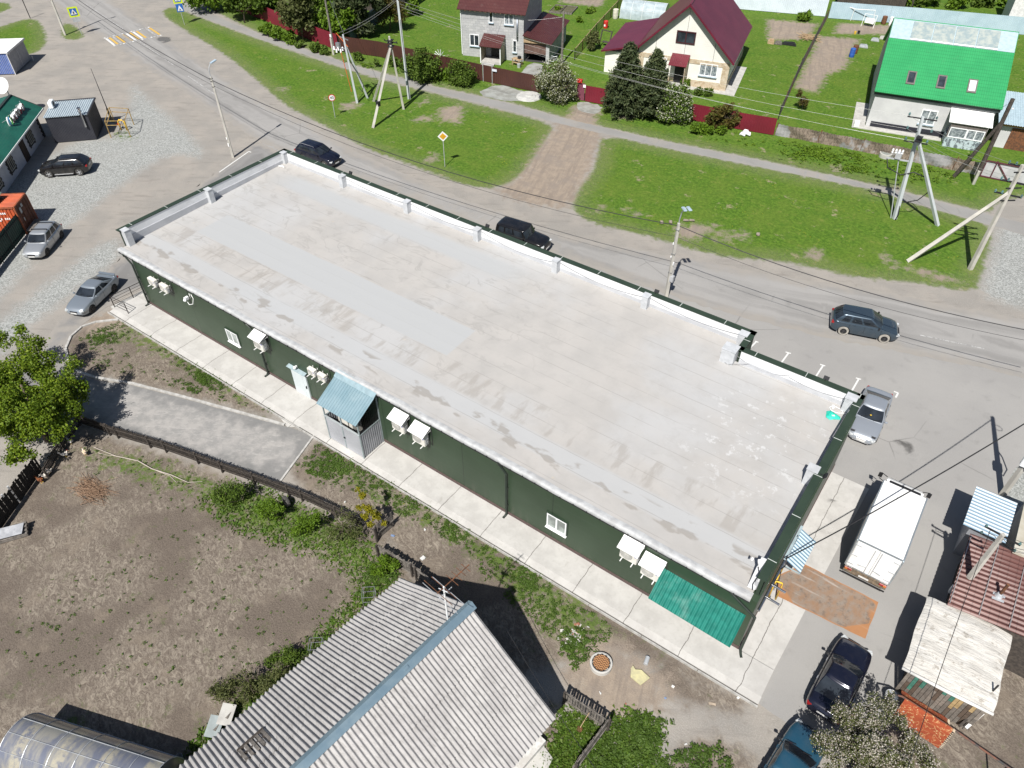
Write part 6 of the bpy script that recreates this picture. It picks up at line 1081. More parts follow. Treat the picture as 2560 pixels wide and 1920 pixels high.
m.build('frame', mat('ochre_frame', (.42, .3, .1), .7, c2=(.28, .18, .08), ns=4), T, world=True); c_ = sum(P4, V(0, 0, 0))/4; m = MB(); m.tube([c_+V(-.3, 0, 0), c_+V(-.3, 0, .95), c_+V(-.15, .1, 1.1), c_+V(.15, .2, 1.1), c_+V(.3, .3, .95), c_+V(.3, .3, 0)], .07, 8); m.build('pipe', YEL, T, smooth=True, world=True); m = MB(); m.box(c_+V(-.6, .1, .5), (.3, .2, .2)); m.build('valve', RED, T, world=True)
# A-frame by the path, with breaker and cables
b1, b2 = G(893, 257.5), G(919, 245); z1 = HZ(b1, 88); T = thing('utility_pole', 'pale A frame utility pole with white breaker and orange rods', 'utility pole', b1, 0, 'utility poles along the path'); top = G(857, 86, z1); A1 = top.copy(); jn = b1.lerp(top, .9); jn.z = z1*.9
pw = mat('pale_blue_concrete', (.46, .49, .5), .8, c2=(.4, .43, .44), ns=1); m = MB(); post(m, b1, top, .24, .16); m.build('pole', pw, T, world=True); m = MB(); post(m, b2, jn, .22, .16); m.build('brace', pw, T, world=True)
m = MB(); c_ = b1.lerp(top, .8); c_.z = z1*.8; [m.lathe([(.05, 0), (.11, .06), (.05, .12), (.11, .18), (.05, .24), (.1, .3), (.05, .4)], 10, (c_.x-.5-.22*k, c_.y-.1*k, c_.z-.3-.25*(k % 2))) for k in range(5)]; m.build('insulator', PVC, T, world=True); m = MB(); m.bar(c_, c_+V(-1.7, -.2, -.1), .08); m.bar(top+V(-.7, 0, -.3), top+V(.6, .1, -.5), .08); m.box(c_+V(-1.0, -.1, .2), (.5, .3, .5)); m.build('crossarm', STEEL, T, world=True)
m = MB(); m.bar(top+V(-.9, -.1, .0), top+V(.4, .1, -1.2), .05); m.bar(c_+V(-.5, -.3, -.3), b1+V(-.3, -.3, 1.3), .05); m.build('drive_rod', mat('orange_rod', (.6, .13, .03), .5), T, world=True); m = MB(); m.tube([c_+V(-.3, 0, -.2), c_+V(.3, .2, -1.5), c_+V(1.0, .3, -2.6), c_+V(1.6, .3, -3.6), c_+V(1.3, .3, -4.4), c_+V(.9, .2, -3.9)], .04, 6); m.build('cable', CABLE, T, world=True)
# concrete tripod
z1 = 7.0; ap = G(977, 113, z1); T = thing('utility_pole', 'tan concrete tripod pole with dark iron collar standing on the verge', 'utility pole', (*ap.xy, 0), 0, 'utility poles along the path'); feet = [G(932, 320), G(934, 253), G(1009, 273)]
for k, p in enumerate(feet):
    m = MB(); e = ap+(ap-p).normalized()*(.15 if k < 2 else .9); post(m, p, e, .24, .18); m.build('leg', POLE, T, world=True)
m = MB(); [m.box(ap+V(0, 0, dz), (.55, .5, .09), .4) for dz in (-.1, .25, .5)]; m.bar(ap+V(-.8, 0, .3), ap+V(.8, .2, .3), .08); [m.lathe([(.04, 0), (.08, .05), (.04, .14)], 8, ap+V(x, x*.12, .35)) for x in (-.75, .75)]; p1 = feet[0].lerp(ap, .3); m.box(p1, (.35, .35, .5)); m.build('collar', DARK, T, world=True)
# tall pole and wooden pole
b = G(1022.5, 247); T = thing('utility_pole', 'tall pale concrete pole rising out of the top of the picture', 'utility pole', b, 0, 'utility poles along the path'); h = 10.5; m = MB(); post(m, (0, 0, 0), (-.35, .1, h), .32, .2); m.build('pole', pw, T); m = MB(); m.bar((-1.1, 0, h-.4), (.6, .2, h-.2), .1); [m.lathe([(.04, 0), (.09, .06), (.04, .18)], 8, (x, 0, h-.35)) for x in (-1, -.5, .5)]; m.build('crossarm', DARK, T); m = MB(); m.tube([(.2, -.15, 0), (.0, -.15, h*.8)], .03, 6); m.build('cable', CABLE, T); TP = b+V(-.35, .1, h-.3)
b = G(834, 137); T = thing('utility_pole', 'dark wooden pole on concrete stub in front of the burgundy fence', 'utility pole', b, 0, 'utility poles along the path'); m = MB(); m.tube([(0, 0, 0), (-.05, 0, 2.0)], .13, 6); m.build('stub', POLE, T); m = MB(); m.tube([(.12, .1, .9), (-.1, .1, 9.2)], [.15, .1], 8); m.build('pole', WOOD_G, T); m = MB(); m.box((.05, -.05, 2.3), (.3, .05, .35)); m.build('notice', WHITE, T); WP = b+V(-.1, .1, 9)
b = G(1404, 158); h = HZ(b, 28); T = thing('utility_pole', 'grey wooden pole standing beside the garage of the block house', 'utility pole', b, 0, 'utility poles along the path'); m = MB(); m.tube([(0, 0, 0), (0, 0, h)], [.16, .11], 8); m.build('pole', WOOD_G, T); WP2 = b+V(0, 0, h)
# A-frame at right with insulators
b1, b2 = G(2236, 547), G(2344, 564); z1 = HZ(b1, 352); jn = G(2296, 352, z1); z2 = z1*1.22; top = G(2307, 291, z2); T = thing('utility_pole', 'grey A frame utility pole with blue insulators and looping black cable', 'utility pole', b1, 0, 'utility poles along the path'); A2 = top.copy(); m = MB(); post(m, b1, top, .3, .2); m.build('pole', pw, T, world=True); m = MB(); post(m, b2, jn, .26, .2); m.build('brace', pw, T, world=True)
e_ = V(math.cos(R(13)), math.sin(R(13)), 0); m = MB()
for f_, ln in ((.98, 1.1), (.86, 1.0), (.76, .9)): c_ = b1.lerp(top, f_); m.bar(c_-e_*ln, c_+e_*ln, .08)
m.box(jn, (.5, .5, .12)); m.box(jn+V(0, 0, .3), (.45, .45, .1)); m.build('crossarm', DARK, T, world=True); INSP = []
for f_, ln in ((.98, 1.0), (.86, .9), (.76, .8)):
    for s in (-1, 1): c_ = b1.lerp(top, f_)+e_*ln*s+V(0, 0, .1); INSP.append(c_); m = MB(); m.lathe([(.03, 0), (.09, .04), (.05, .1), (.1, .14), (.04, .24)], 10, c_); m.build('insulator', INS, T, world=True)
c_ = b1.lerp(top, .58); m = MB(); m.bar(c_, c_-e_*1.9, .1); m.box(c_-e_*1.0+V(0, 0, .35), (.45, .4, .5)); m.build('breaker', mat('box_grey', (.42, .43, .45)), T, world=True); m = MB(); [m.lathe([(.05, 0), (.09, .08), (.05, .16), (.09, .24), (.05, .4)], 8, c_-e_*(.8+.25*k)+V(0, -.1, .5)) for k in range(4)]; m.build('breaker_insulator', PVC, T, world=True)
m = MB(); p = c_-e_*1.8; m.tube([p, p+V(.3, 0, -.8), c_+V(-.3, -.2, -1.2), c_+V(.6, -.2, -.7), c_+e_*1.9+V(0, 0, -1.2), c_+e_*2.3+V(0, 0, -2.2), c_+e_*1.7+V(0, -.2, -3.1), c_+e_*.5+V(0, -.3, -3.6), b1+V(.2, -.25, .6), b1+V(.12, -.2, 0)], .045, 6); m.build('cable', CABLE, T, world=True, smooth=True); m = MB(); m.tube([b1+V(-.3, -.05, 0), c_-e_*.9], .045, 6); m.build('conduit', GALV, T, world=True)
# big raking strut pole at the right
b1, b2 = G(2425, 673), G(2270, 653); h = HZ(b1, 412); jz = HZ(b1, 482); T = thing('utility_pole', 'tan concrete pole with long raking strut and black crossarms on the verge', 'utility pole', b1, 0, 'utility poles along the path'); m = MB(); post(m, (0, 0, 0), (0, 0, h), .3, .2); m.build('pole', POLE, T); m = MB(); q_ = b2-b1; post(m, q_, (0, 0, jz), .3, .22); m.build('strut', POLE, T); A3 = b1+V(0, 0, h)
m = MB(); [(m.bar((-.9, 0, z), (.9, .2, z), .1), m.bar((-.3, -.3, z-.4), (.6, .4, z-.4), .08)) for z in (h-.15, h-1.4, jz-.2)]; m.build('crossarm', DARK, T)
for z in (h-.15, h-1.4, jz-.2):
    for x in (-.85, -.4, .85): m = MB(); m.lathe([(.03, 0), (.09, .05), (.04, .1), (.09, .15), (.03, .25)], 8, (x, x*.12, z+.04)); m.build('insulator', INS, T)
# wooden pair
b1, b2 = G(2433, 460), G(2383, 443); h = HZ(b1, 247); jz = HZ(b1, 303); T = thing('utility_pole', 'dark wooden pole with raking wooden brace by the grey gate', 'utility pole', b1, 0, 'utility poles along the path'); m = MB(); m.tube([(0, 0, .8), (0, 0, h)], [.2, .17], 8); m.build('pole', WOOD_D, T); m = MB(); m.tube([(0, -.02, 0), (0, -.2, 1.4)], .14, 6); m.build('stub', POLE, T); m = MB(); m.tube([b2-b1, (0, 0, jz)], [.18, .15], 8); m.build('brace', WOOD_D, T); m = MB(); m.lathe([(.03, 0), (.08, .06), (.03, .16)], 8, (.3, .1, h-.9)); m.build('insulator', WHITE, T); WP3 = b1+V(0, 0, h-.2)
# near poles on the right edge
b = G(2372, 1512); h = HZ(b, 1336); T = thing('utility_pole', 'leaning looking concrete pole with crossarms over the brown tiled shed', 'utility pole', b, 0, 'utility poles by the sheds'); m = MB(); post(m, (0, 0, 0), (0, 0, h), .25, .17); m.build('pole', POLE, T); N1 = b+V(0, 0, h); m = MB(); m.bar((-.75, .1, h-.1), (.75, -.1, h-.1), .07); m.bar((-.75, .1, h-.6), (.75, -.1, h-.6), .07); m.build('crossarm', DARK, T)
for z in (h-.08, h-.58):
    for x in (-.7, .7): m = MB(); m.lathe([(.03, 0), (.07, .05), (.03, .14)], 8, (x, -x*.13, z)); m.build('insulator', INS, T)
m = MB(); m.tube([(.1, -.1, h-.2), (.4, -.4, h-.1), (.7, -.2, h-.4), (.3, .1, h-.8), (-.2, .2, h-.5), (-.5, 0, h-.3)], .015, 6); m.build('lead', CABLE, T); m = MB(); m.box((-.25, -.1, 1.3), (.3, .25, .5)); m.build('meter_box', PVC, T, bevel=.02)
b = G(2504, 1240); T = thing('utility_pole', 'concrete pole with white meter box at the right edge', 'utility pole', b, 0, 'utility poles by the sheds'); h = 8.6; m = MB(); post(m, (0, 0, 0), (0, 0, h), .26, .18); m.build('pole', POLE, T); m = MB(); m.box((.0, -.2, 3.2), (.5, .3, .8)); m.build('meter_box', PVC, T, bevel=.03); m = MB(); m.tube([(.0, -.2, 2.8), (.3, -.3, 2.6), (.5, -.1, 3.2), (.3, 0, 4.2), (.1, -.12, 5.0)], .04, 6); m.build('cable', CABLE, T); N2 = b+V(0, 0, h-.2)
m = MB(); m.tube([(.3+.28*math.cos(k*.5), -.3, h-.7+.28*math.sin(k*.5)) for k in range(14)], .02, 6); m.build('cable_coil', CABLE, T)
# ---- signs
def face_cam(p): d = V(CAM[0]-p.x, CAM[1]-p.y, 0); return math.atan2(d.y, d.x)+PI/2
SY = mat('sign_yellow_green', (.62, .75, .02), .5); SB = mat('sign_blue_face', (.02, .12, .42), .5); SW = mat('sign_white', (.75, .76, .76), .5); SR = mat('sign_red_ring', (.5, .02, .03), .5); SK = mat('sign_black', (.02, .02, .02), .5)
def sign(px, py, spx, spy, label, ang=None, name='road_sign'):
    b = G(px, py); z = HZ(b, spy); t = thing(name, label, 'road sign', b, (ang if ang is not None else face_cam(b)), 'road signs'); m = MB(); m.tube([(0, .05, 0), (0, .05, z+.3)], .035, 8); m.build('post', GALV, t); return t, z
def quadface(name, mt, t, z, pts, y): m = MB(); P_ = [V(x, y, z+zz) for x, zz in pts]; n = len(P_); m.add(P_+[p+V(0, .012, 0) for p in P_], [tuple(range(n)), tuple(range(2*n-1, n-1, -1))]+[(i, n+i, n+(i+1) % n, (i+1) % n) for i in range(n)]); return m.build(name, mt, t)
def ngon(r, n=28, ph=0.): return [(r*math.cos(ph+2*PI*i/n), r*math.sin(ph+2*PI*i/n)) for i in range(n)]
def crossing(t, z, s=.42, yellow=True):
    sq = lambda r: [(-r, -r), (r, -r), (r, r), (-r, r)]
    if yellow: quadface('backing', SY, t, z, sq(s*1.45), 0)
    f = quadface('face', SB, t, z, sq(s), -.014); tri = quadface('triangle', SW, f, z, [(-s*.85, -s*.72), (s*.85, -s*.72), (0, s*.82)], -.028)
    m = MB(); m.box((0, -.034, z+s*.22), (s*.16, .008, s*.16)); m.bar((0, -.034, z+s*.12), (-.02, -.034, z-s*.2), .09, .008, upv=(0, 1, 0)); m.bar((-.02, -.034, z-s*.2), (-s*.3, -.034, z-s*.6), .06, .008, upv=(0, 1, 0)); m.bar((-.02, -.034, z-s*.2), (s*.28, -.034, z-s*.6), .06, .008, upv=(0, 1, 0)); m.bar((0, -.034, z+s*.05), (s*.25, -.034, z-s*.15), .05, .008, upv=(0, 1, 0)); m.bar((0, -.034, z+s*.05), (-s*.28, -.034, z-s*.1), .05, .008, upv=(0, 1, 0)); m.build('pictogram', SK, f)
t, z = sign(205, 87, 184, 30, 'yellow bordered pedestrian crossing sign on the small grass island'); crossing(t, z); quadface('plate', mat('sign_grey_back', (.4, .42, .43), .5), t, z-.95, [(-.45, -.28), (.45, -.28), (.45, .28), (-.45, .28)], .02)
t, z = sign(461.5, 62, 448, 20, 'double pedestrian crossing sign on the verge across the road'); f_ = quadface('face', SB, t, z, [(-.45, -.5), (.45, -.5), (.45, .5), (-.45, .5)], 0); quadface('triangle', SW, f_, z, [(-.36, -.36), (.36, -.36), (0, .36)], -.014); quadface('mark', SB, f_, z, [(-.14, -.28), (.14, -.28), (0, .0)], -.028); crossing(t, z+1.15, .4)
t, z = sign(838, 294, 830, 244.5, 'round speed limit sign reading 40 with red ring on the verge'); r1 = quadface('disc', SR, t, z, ngon(.36), 0); quadface('face', SW, r1, z, ngon(.285), -.014)
text_obj('40', .42, .004, SK, t, Matrix.Translation((0, -.02, z)) @ Matrix.Rotation(R(90), 4, 'X'), 'number')
t, z = sign(1112.5, 418, 1106, 341, 'yellow diamond priority road sign on the verge'); quadface('plate', SW, t, z, ngon(.5, 4), 0); quadface('face', mat('sign_amber', (.6, .32, .02), .5), t, z, ngon(.33, 4), -.014)
# ---- wires
def wire(name, label, spans, r, mt, group=None):
    m = MB()
    for a_, b_, sg_ in spans: m.tube([(Vector(a_).lerp(Vector(b_), i/14)-V(0, 0, 4*sg_*(i/14)*(1-i/14))) for i in range(15)], r, 5)
    c_ = Vector(spans[0][0]).lerp(Vector(spans[0][1]), .5); t = thing(name, label, 'wire', c_, 0, group); m.build('strand', mt, t, world=True)
RE = G(2700, 850, 6.2)
wire('overhead_cable', 'thick black overhead cable following the road between the lamp posts', [(PTL, L1-V(0, 0, .3), .7), (L1-V(0, 0, .3), L2-V(0, 0, .2), 1.6), (L2-V(0, 0, .2), RE, .9)], .03, CABLE)
wire('overhead_cable', 'thinner lower overhead wire beside the road cable', [(PTL-V(0, 0, .5), L1-V(0, 0, .8), .7), (L1-V(0, 0, .8), L2-V(0, 0, 1.1), 1.6), (L2-V(0, 0, 1.1), RE-V(0, 0, .7), .9)], .014, CABLE)
lab = ['upper', 'second', 'third', 'lowest']
for k in range(4):
    a0 = TP+V(-.9+.5*k, -.1+.25*k, .1-.45*k); b0 = INSP[k*2 if k < 3 else 5]; c0_ = A3+V(-.6+.4*k, .05, -.1-.45*k); d0_ = c0_+(c0_-b0)*1.5
    wire('power_line', '%s pale power line strand running along the fences past the houses' % lab[k], [(a0, b0, 1.1), (b0, c0_, .3)], .010, mat('pale_conductor', (.36, .36, .35), .5, .3), 'power line strands')
wire('power_line', 'wires from the tall pole down to the white breaker pole', [(TP, A1, .3), (TP+V(-.4, 0, -.1), A1+V(-.5, 0, .1), .3), (WP, A1+V(.2, 0, 0), .3)], .014, WIRE)
wire('house_feed', 'thin wire from the wooden brace pole to the green roofed house', [(WP3, (44.6, 64.8, 3.7), .3)], .014, CABLE); wire('house_feed', 'thin wire from the tall pole to the block house', [(TP-V(0, 0, .6), (-8.2, 56, 4.6), .4), ((-8.2, 56, 4.6), WP2-V(0, 0, .6), .2)], .012, WIRE)
wire('service_cable', 'black service cable from the roof corner over the truck to the right edge', [((46.95, 3.4, 3.7), N2, .5)], .032, CABLE)
wire('service_cable', 'black wire from the near pole down to the bottom edge by the carpet', [(N1-V(.5, 0, .1), (53.9, -6.5, 4.6), .3)], .014, CABLE); wire('service_cable', 'pair of thin wires leaving the near pole to the right', [(N1+V(.5, 0, 0), (60, 9.5, 6.2), .2), (N1+V(.6, 0, -.5), (60, 10.5, 5.8), .2)], .012, CABLE)
wire('ground_cable', 'thin black cable crossing the bare ground to the corrugated roof', [((38.5, -7.3, 3.9), (46.8, -10.5, 3.2), .5)], .012, CABLE)
# ---------------------------------------------------------------- trees, bushes, weeds
def at_depth(b, cx, cy):
    d = Vector(_fw+_r*(cx-1280)/FPX-_up2*(cy-960)/FPX); f = Vector(_f0); c = Vector(CAM); k = (b-c).dot(f)/d.dot(f); p = c+d*k; return p, (p-c).dot(Vector(_fw))/FPX
def leaves(name, centers, radii, n, size, mt, parent, up=.35, asp=1.5, flat=1., shell=.55, kind=None, seed=1, tuft=1):
    """n leaf faces scattered through the given clumps"""
    rng = np.random.default_rng(seed); C_ = np.array([tuple(c) for c in centers]); Rr = np.array(radii, float); wgt = Rr**2; idx = rng.choice(len(C_), n, p=wgt/wgt.sum())
    d = rng.normal(size=(n, 3)); d /= np.linalg.norm(d, axis=1)[:, None]; rad = shell+(1-shell)*rng.random(n)**.6; rad = np.where(rng.random(n) < .3, rng.random(n), rad)*(1+.35*np.abs(rng.normal(size=n))*(rng.random(n) < .35)); pos = C_[idx]+d*(Rr[idx]*rad)[:, None]*np.array([1, 1, flat])
    nn = rng.normal(size=(n, 3)); nn /= np.linalg.norm(nn, axis=1)[:, None]; nn = nn*(1-up)+np.array([0, 0, up])+d*.25; nn /= np.linalg.norm(nn, axis=1)[:, None]
    t = rng.normal(size=(n, 3)); t -= nn*(t*nn).sum(1)[:, None]; t /= np.linalg.norm(t, axis=1)[:, None]; b = np.cross(nn, t); s = size*(.6+.8*rng.random(n)); hl = (s*asp/2)[:, None]; hw = (s/2)[:, None]
    v = np.stack([pos-t*hl, pos+b*hw*.9-t*hl*.1, pos+t*hl, pos-b*hw*.9-t*hl*.1], 1).reshape(-1, 3)
    keep = v[:, 2].reshape(-1, 4).min(1) > .0; v = v.reshape(-1, 4, 3)[keep].reshape(-1, 3); k = len(v)//4
    if parent is not None: v = v-np.array(tuple(wmat(parent).translation))
    me = bpy.data.meshes.new(name); me.vertices.add(len(v)); me.vertices.foreach_set('co', v.ravel()); me.loops.add(4*k); me.loops.foreach_set('vertex_index', np.arange(4*k)); me.polygons.add(k); me.polygons.foreach_set('loop_start', np.arange(0, 4*k, 4)); me.polygons.foreach_set('loop_total', np.full(k, 4)); me.update(calc_edges=True)
    me.materials.append(mt); o = bpy.data.objects.new(name, me); COL.objects.link(o)
    if parent is not None: o.parent = parent
    if kind: o['kind'] = kind
    return o
L_MAPLE = leaf_mat('maple_leaf', [(.065, .115, .008), (.115, .185, .01), (.165, .24, .014), (.21, .27, .022)]); L_MID = leaf_mat('mid_green_leaf', [(.055, .095, .014), (.095, .155, .02), (.135, .2, .028)]); L_OLIVE = leaf_mat('olive_leaf', [(.07, .085, .025), (.105, .12, .04), (.135, .145, .055)]); L_DARK = leaf_mat('pine_needle', [(.03, .045, .018), (.05, .07, .026), (.085, .1, .04)], .1)
L_BRIGHT = leaf_mat('bright_leaf', [(.065, .12, .009), (.11, .195, .013), (.15, .24, .02)]); L_YEL = leaf_mat('yellow_leaf', [(.15, .16, .008), (.24, .22, .012), (.3, .25, .02)]); L_BLOS = leaf_mat('blossom', [(.36, .36, .27), (.46, .46, .38), (.26, .3, .15)], .2); L_BLOSB = leaf_mat('pink_white_blossom', [(.36, .33, .27), (.5, .47, .43), (.2, .15, .1)], .2); L_BR = leaf_mat('reddish_leaf', [(.07, .05, .015), (.11, .085, .02), (.09, .12, .02)])
def limbs(T, b, top, r, n, spread, mt=BARK, seed=0, name='trunk'):
    rnd = random.Random(seed); m = MB(); top = Vector(top)-Vector(b); m.tube([(0, 0, 0), top*.45+V(.05, .03, 0), top], [r, r*.75, r*.3], 8)
    for k in range(n):
        f0 = rnd.uniform(.25, .8); a = rnd.uniform(0, 2*PI); p = top*f0; q_ = p+V(math.cos(a)*spread, math.sin(a)*spread, rnd.uniform(.2, .7)*spread); m.tube([p, p.lerp(q_, .5)+V(0, 0, .1*spread), q_], [r*.45, r*.3, r*.1], 5)
        q2 = q_+V(math.cos(a+.8)*spread*.4, math.sin(a+.8)*spread*.4, spread*.3); m.tube([p.lerp(q_, .6)+V(0, 0, .08*spread), q2], [r*.2, r*.06], 4)
    return m.build(name, mt, T, smooth=True)
def tree(name, label, cat, b, blobs, n, size, mt, r=.12, group=None, seed=1, sub=9, trunk=True, asp=1.5, flat=1., shell=.55, extra=None, up=.35, world=None):
    """blobs: (px, py, radius px) in the photo at the depth of the base b, or (x, y, z, r) world"""
    T = thing(name, label, cat, b, 0, group); rnd = random.Random(seed); cs, rs = [], []
    for bl in blobs:
        if len(bl) == 3: c, s = at_depth(b, bl[0], bl[1]); R_ = bl[2]*s
        else: c, R_ = V(*bl[:3]), bl[3]
        c.z = max(c.z, R_*.6)
        for k in range(sub):
            d = V(rnd.gauss(0, 1), rnd.gauss(0, 1), rnd.gauss(0, 1)).normalized()*R_*rnd.uniform(.35, .85); cs.append(c+V(d.x, d.y, d.z*flat)); rs.append(R_*rnd.uniform(.3, .62))
    zt = max(c.z for c in cs); mx = sum(cs, V(0, 0, 0))/len(cs)
    if trunk: limbs(T, b, (mx.x, mx.y, zt*.85), r, 9, max(rs)*1.6, seed=seed)
    leaves('crown', cs, rs, n, size, mt, T, seed=seed, asp=asp, flat=flat, shell=shell, up=up)
    if extra: leaves(extra[0], [c+V(0, 0, .1) for c in cs], [x*1.05 for x in rs], extra[1], extra[2], extra[3], T, seed=seed+50, shell=.8, up=.5, asp=1.)
    return T
# big tree at the left edge
c0 = G(62, 1000, 3.2); b = V(c0.x+.3, c0.y-.2, 0); rnd = random.Random(3); bl = []
for k in range(48):
    d = V(rnd.gauss(0, 1), rnd.gauss(0, 1), rnd.gauss(0, .8)).normalized(); bl.append((c0.x+d.x*2.9*rnd.uniform(.3, 1), c0.y+d.y*3.1*rnd.uniform(.3, 1), max(1.0, 3.1+d.z*1.7*rnd.uniform(.3, 1)), rnd.uniform(.6, 1.0)))
for px, py, z, r_ in ((165, 1010, 2.6, .75), (150, 1060, 2.3, .7), (185, 1035, 2.4, .5), (120, 940, 3., .8), (90, 870, 3.2, .9), (50, 845, 3.4, .8), (40, 890, 3.3, 1.0), (10, 850, 3.3, .9), (75, 920, 3.2, 1.), (20, 930, 3.2, 1.), (110, 905, 3.1, .8), (140, 985, 2.8, .7), (60, 1120, 2.0, .8), (90, 1080, 2.2, .8), (25, 1140, 1.9, .7)): p = G(px, py, z); bl.append((p.x, p.y, p.z, r_))
tree('maple_tree', 'large bright yellow green maple tree at the left edge over the fence', 'tree', b, bl, 52000, .105, L_MAPLE, .2, seed=3, sub=5, asp=1.3)
# row of trees at the top, behind the footpath
TG = 'trees in the row behind the footpath'
tree('birch_tree', 'slim birch with white trunks at the left end of the tree row', 'tree', G(612, 57), [(600, 0, 34), (560, -10, 30), (640, 5, 26)], 5000, .3, L_MID, .1, TG, 11)
tree('leafy_tree', 'dense mid green tree at the far left end of the tree row', 'tree', G(540, 30), [(520, -15, 40), (575, 0, 30), (480, -25, 30)], 5000, .32, L_BRIGHT, .12, TG, 12)
tree('leafy_tree', 'bright green tree overhanging the start of the burgundy fence', 'tree', G(668, 40), [(670, -5, 40), (655, 30, 26), (690, 15, 28), (640, 10, 26)], 6500, .32, L_MID, .14, TG, 13)
tree('birch_tree', 'olive birch standing before the burgundy fence with pale twin trunks', 'tree', G(759, 107), [(745, 10, 34), (735, 50, 32), (760, 45, 28), (720, 25, 26), (745, -20, 30)], 6500, .26, L_OLIVE, .09, TG, 14)
tree('leafy_tree', 'vivid green tree behind the middle of the burgundy fence', 'tree', G(838, 100), [(840, 55, 32), (815, 35, 28), (860, 40, 26), (850, 75, 22), (825, 80, 16)], 6500, .3, L_BRIGHT, .13, TG, 15)
tree('pine_tree', 'dark drooping pine behind the bright tree of the row', 'tree', G(895, 95), [(880, 20, 34), (905, 50, 24), (865, 0, 32), (920, 70, 14), (850, -10, 30), (900, -10, 34), (940, 10, 20)], 8000, .3, L_DARK, .16, TG, 16, asp=2.2)
tree('leafy_tree', 'dark green tree rising behind the birch at the top edge', 'tree', G(790, 65), [(790, 0, 38), (770, -15, 30), (810, -20, 32)], 5000, .32, L_MID, .14, TG, 17)
tree('bare_tree', 'brownish bare twigged tree by the dark blue fence', 'tree', G(975, 78), [(965, 30, 26), (990, 20, 24), (955, 5, 26), (1000, 45, 16)], 3200, .14, L_BR, .1, TG, 18, asp=3)
HG = 'hedge bushes along the burgundy fence'
for k, (px, py, rp) in enumerate(((668, 80, 16), (700, 92, 16), (726, 100, 14), (748, 112, 10), (790, 122, 12), (812, 130, 11))):
    tree('hedge_bush', ['lush bush at the left end of the hedge by the burgundy fence', 'lush hedge bush second from its left end', 'hedge bush just left of the olive birch', 'low hedge bush at the foot of the olive birch', 'scrubby bush right of the olive birch', 'scrubby bush left of the dark wooden pole'][k], 'bush', G(px, py+rp*.7), [(px, py-rp*.3, rp), (px-rp*.7, py-rp*.2, rp*.7)], 1500, .2, L_BRIGHT if k < 3 else L_MID, .04, HG, 20+k, sub=6, trunk=False)
BG = 'bushes along the brown fence'
tree('lilac_bush', 'large olive bush against the brown fence below the block house', 'bush', G(1063, 202), [(1062, 165, 36), (1030, 165, 24), (1090, 175, 24), (1015, 160, 20)], 6500, .17, L_MID, .06, BG, 30, sub=12); tree('lilac_bush', 'rounded bush against the brown fence left of its gate', 'bush', G(1152, 212), [(1152, 180, 30), (1135, 188, 20), (1170, 190, 20)], 5000, .16, L_MID, .06, BG, 31, sub=12)
tree('lilac_bush', 'small bush squeezed between the two larger ones on the brown fence', 'bush', G(1108, 200), [(1108, 184, 16)], 1400, .17, L_BRIGHT, .04, BG, 32, trunk=False); tree('lilac_bush', 'small upright bush at the left end of the brown fence', 'bush', G(896, 152), [(896, 140, 11)], 900, .18, L_MID, .03, BG, 33, trunk=False); tree('lilac_bush', 'scrubby low bush behind the concrete tripod', 'bush', G(985, 168), [(985, 152, 13), (940, 155, 7)], 1000, .17, L_MID, .03, BG, 34, trunk=False)
tree('shrub', 'bright bush at the far edge of the block house lawn', 'bush', G(1035, 40), [(1030, 22, 20), (1015, 30, 12)], 1800, .25, L_BRIGHT, .05, None, 35)
tree('blossom_tree', 'white blossoming tree beside the brown fence and red topped gate post', 'tree', G(1395, 256), [(1390, 190, 36), (1365, 205, 28), (1415, 210, 30), (1400, 235, 26), (1380, 225, 28), (1430, 235, 16)], 7500, .15, L_OLIVE, .1, 'blossoming trees by the fences', 40, sub=12, extra=('blossom', 6500, .12, L_BLOS))
tree('blossom_tree', 'greener blossoming tree between the pines and the burgundy fence', 'tree', G(1692, 308), [(1690, 270, 34), (1680, 235, 24), (1710, 285, 26), (1665, 285, 22), (1700, 250, 24), (1712, 218, 10)], 7500, .16, L_MID, .1, 'blossoming trees by the fences', 41, sub=12, extra=('blossom', 3600, .13, L_BLOS))
def pine(b, px_top, py_top, wpx, label, seed):
    T = thing('pine_tree', label, 'tree', b, 0, 'pines before the white house'); c, s = at_depth(b, px_top, py_top); H_t = c.z; rmax = wpx*s/2; rnd = random.Random(seed); cs, rs = [], []; m = MB(); m.tube([(0, 0, 0), (0, 0, H_t*.98)], [.16, .03], 8)
    for k in range(120):
        f_ = (k/120)**.85; z = H_t*(.08+.9*f_); rr_ = rmax*(1.02-f_)**.7*(1.12 if f_ > .12 else .95); a = k*2.4+rnd.uniform(-.4, .4); L_ = rr_*rnd.uniform(.7, 1.05)
        e = V(math.cos(a)*L_, math.sin(a)*L_, z-.1*L_+.25); m.tube([(0, 0, z), e], [.035, .01], 4)
        for j in (.45, .75, 1.0): cs.append(b+V(e.x*j, e.y*j, z+(e.z-z)*j)); rs.append(.22+.36*rr_*.5*(1.15-j*.5))
    for j in range(4): cs.append(b+V(0, 0, H_t*(.9+.03*j))); rs.append(.16)
    m.build('trunk', BARK, T, smooth=True); leaves('crown', cs, rs, 20000, .14, L_DARK, T, seed=seed, asp=2.6, shell=.3, up=.45)
pine(G(1558, 284), 1562, 110, 112, 'larger dark pine on the left of the pair before the white house', 50); pine(G(1624, 290), 1644, 128, 100, 'right hand dark pine of the pair before the white house', 51)
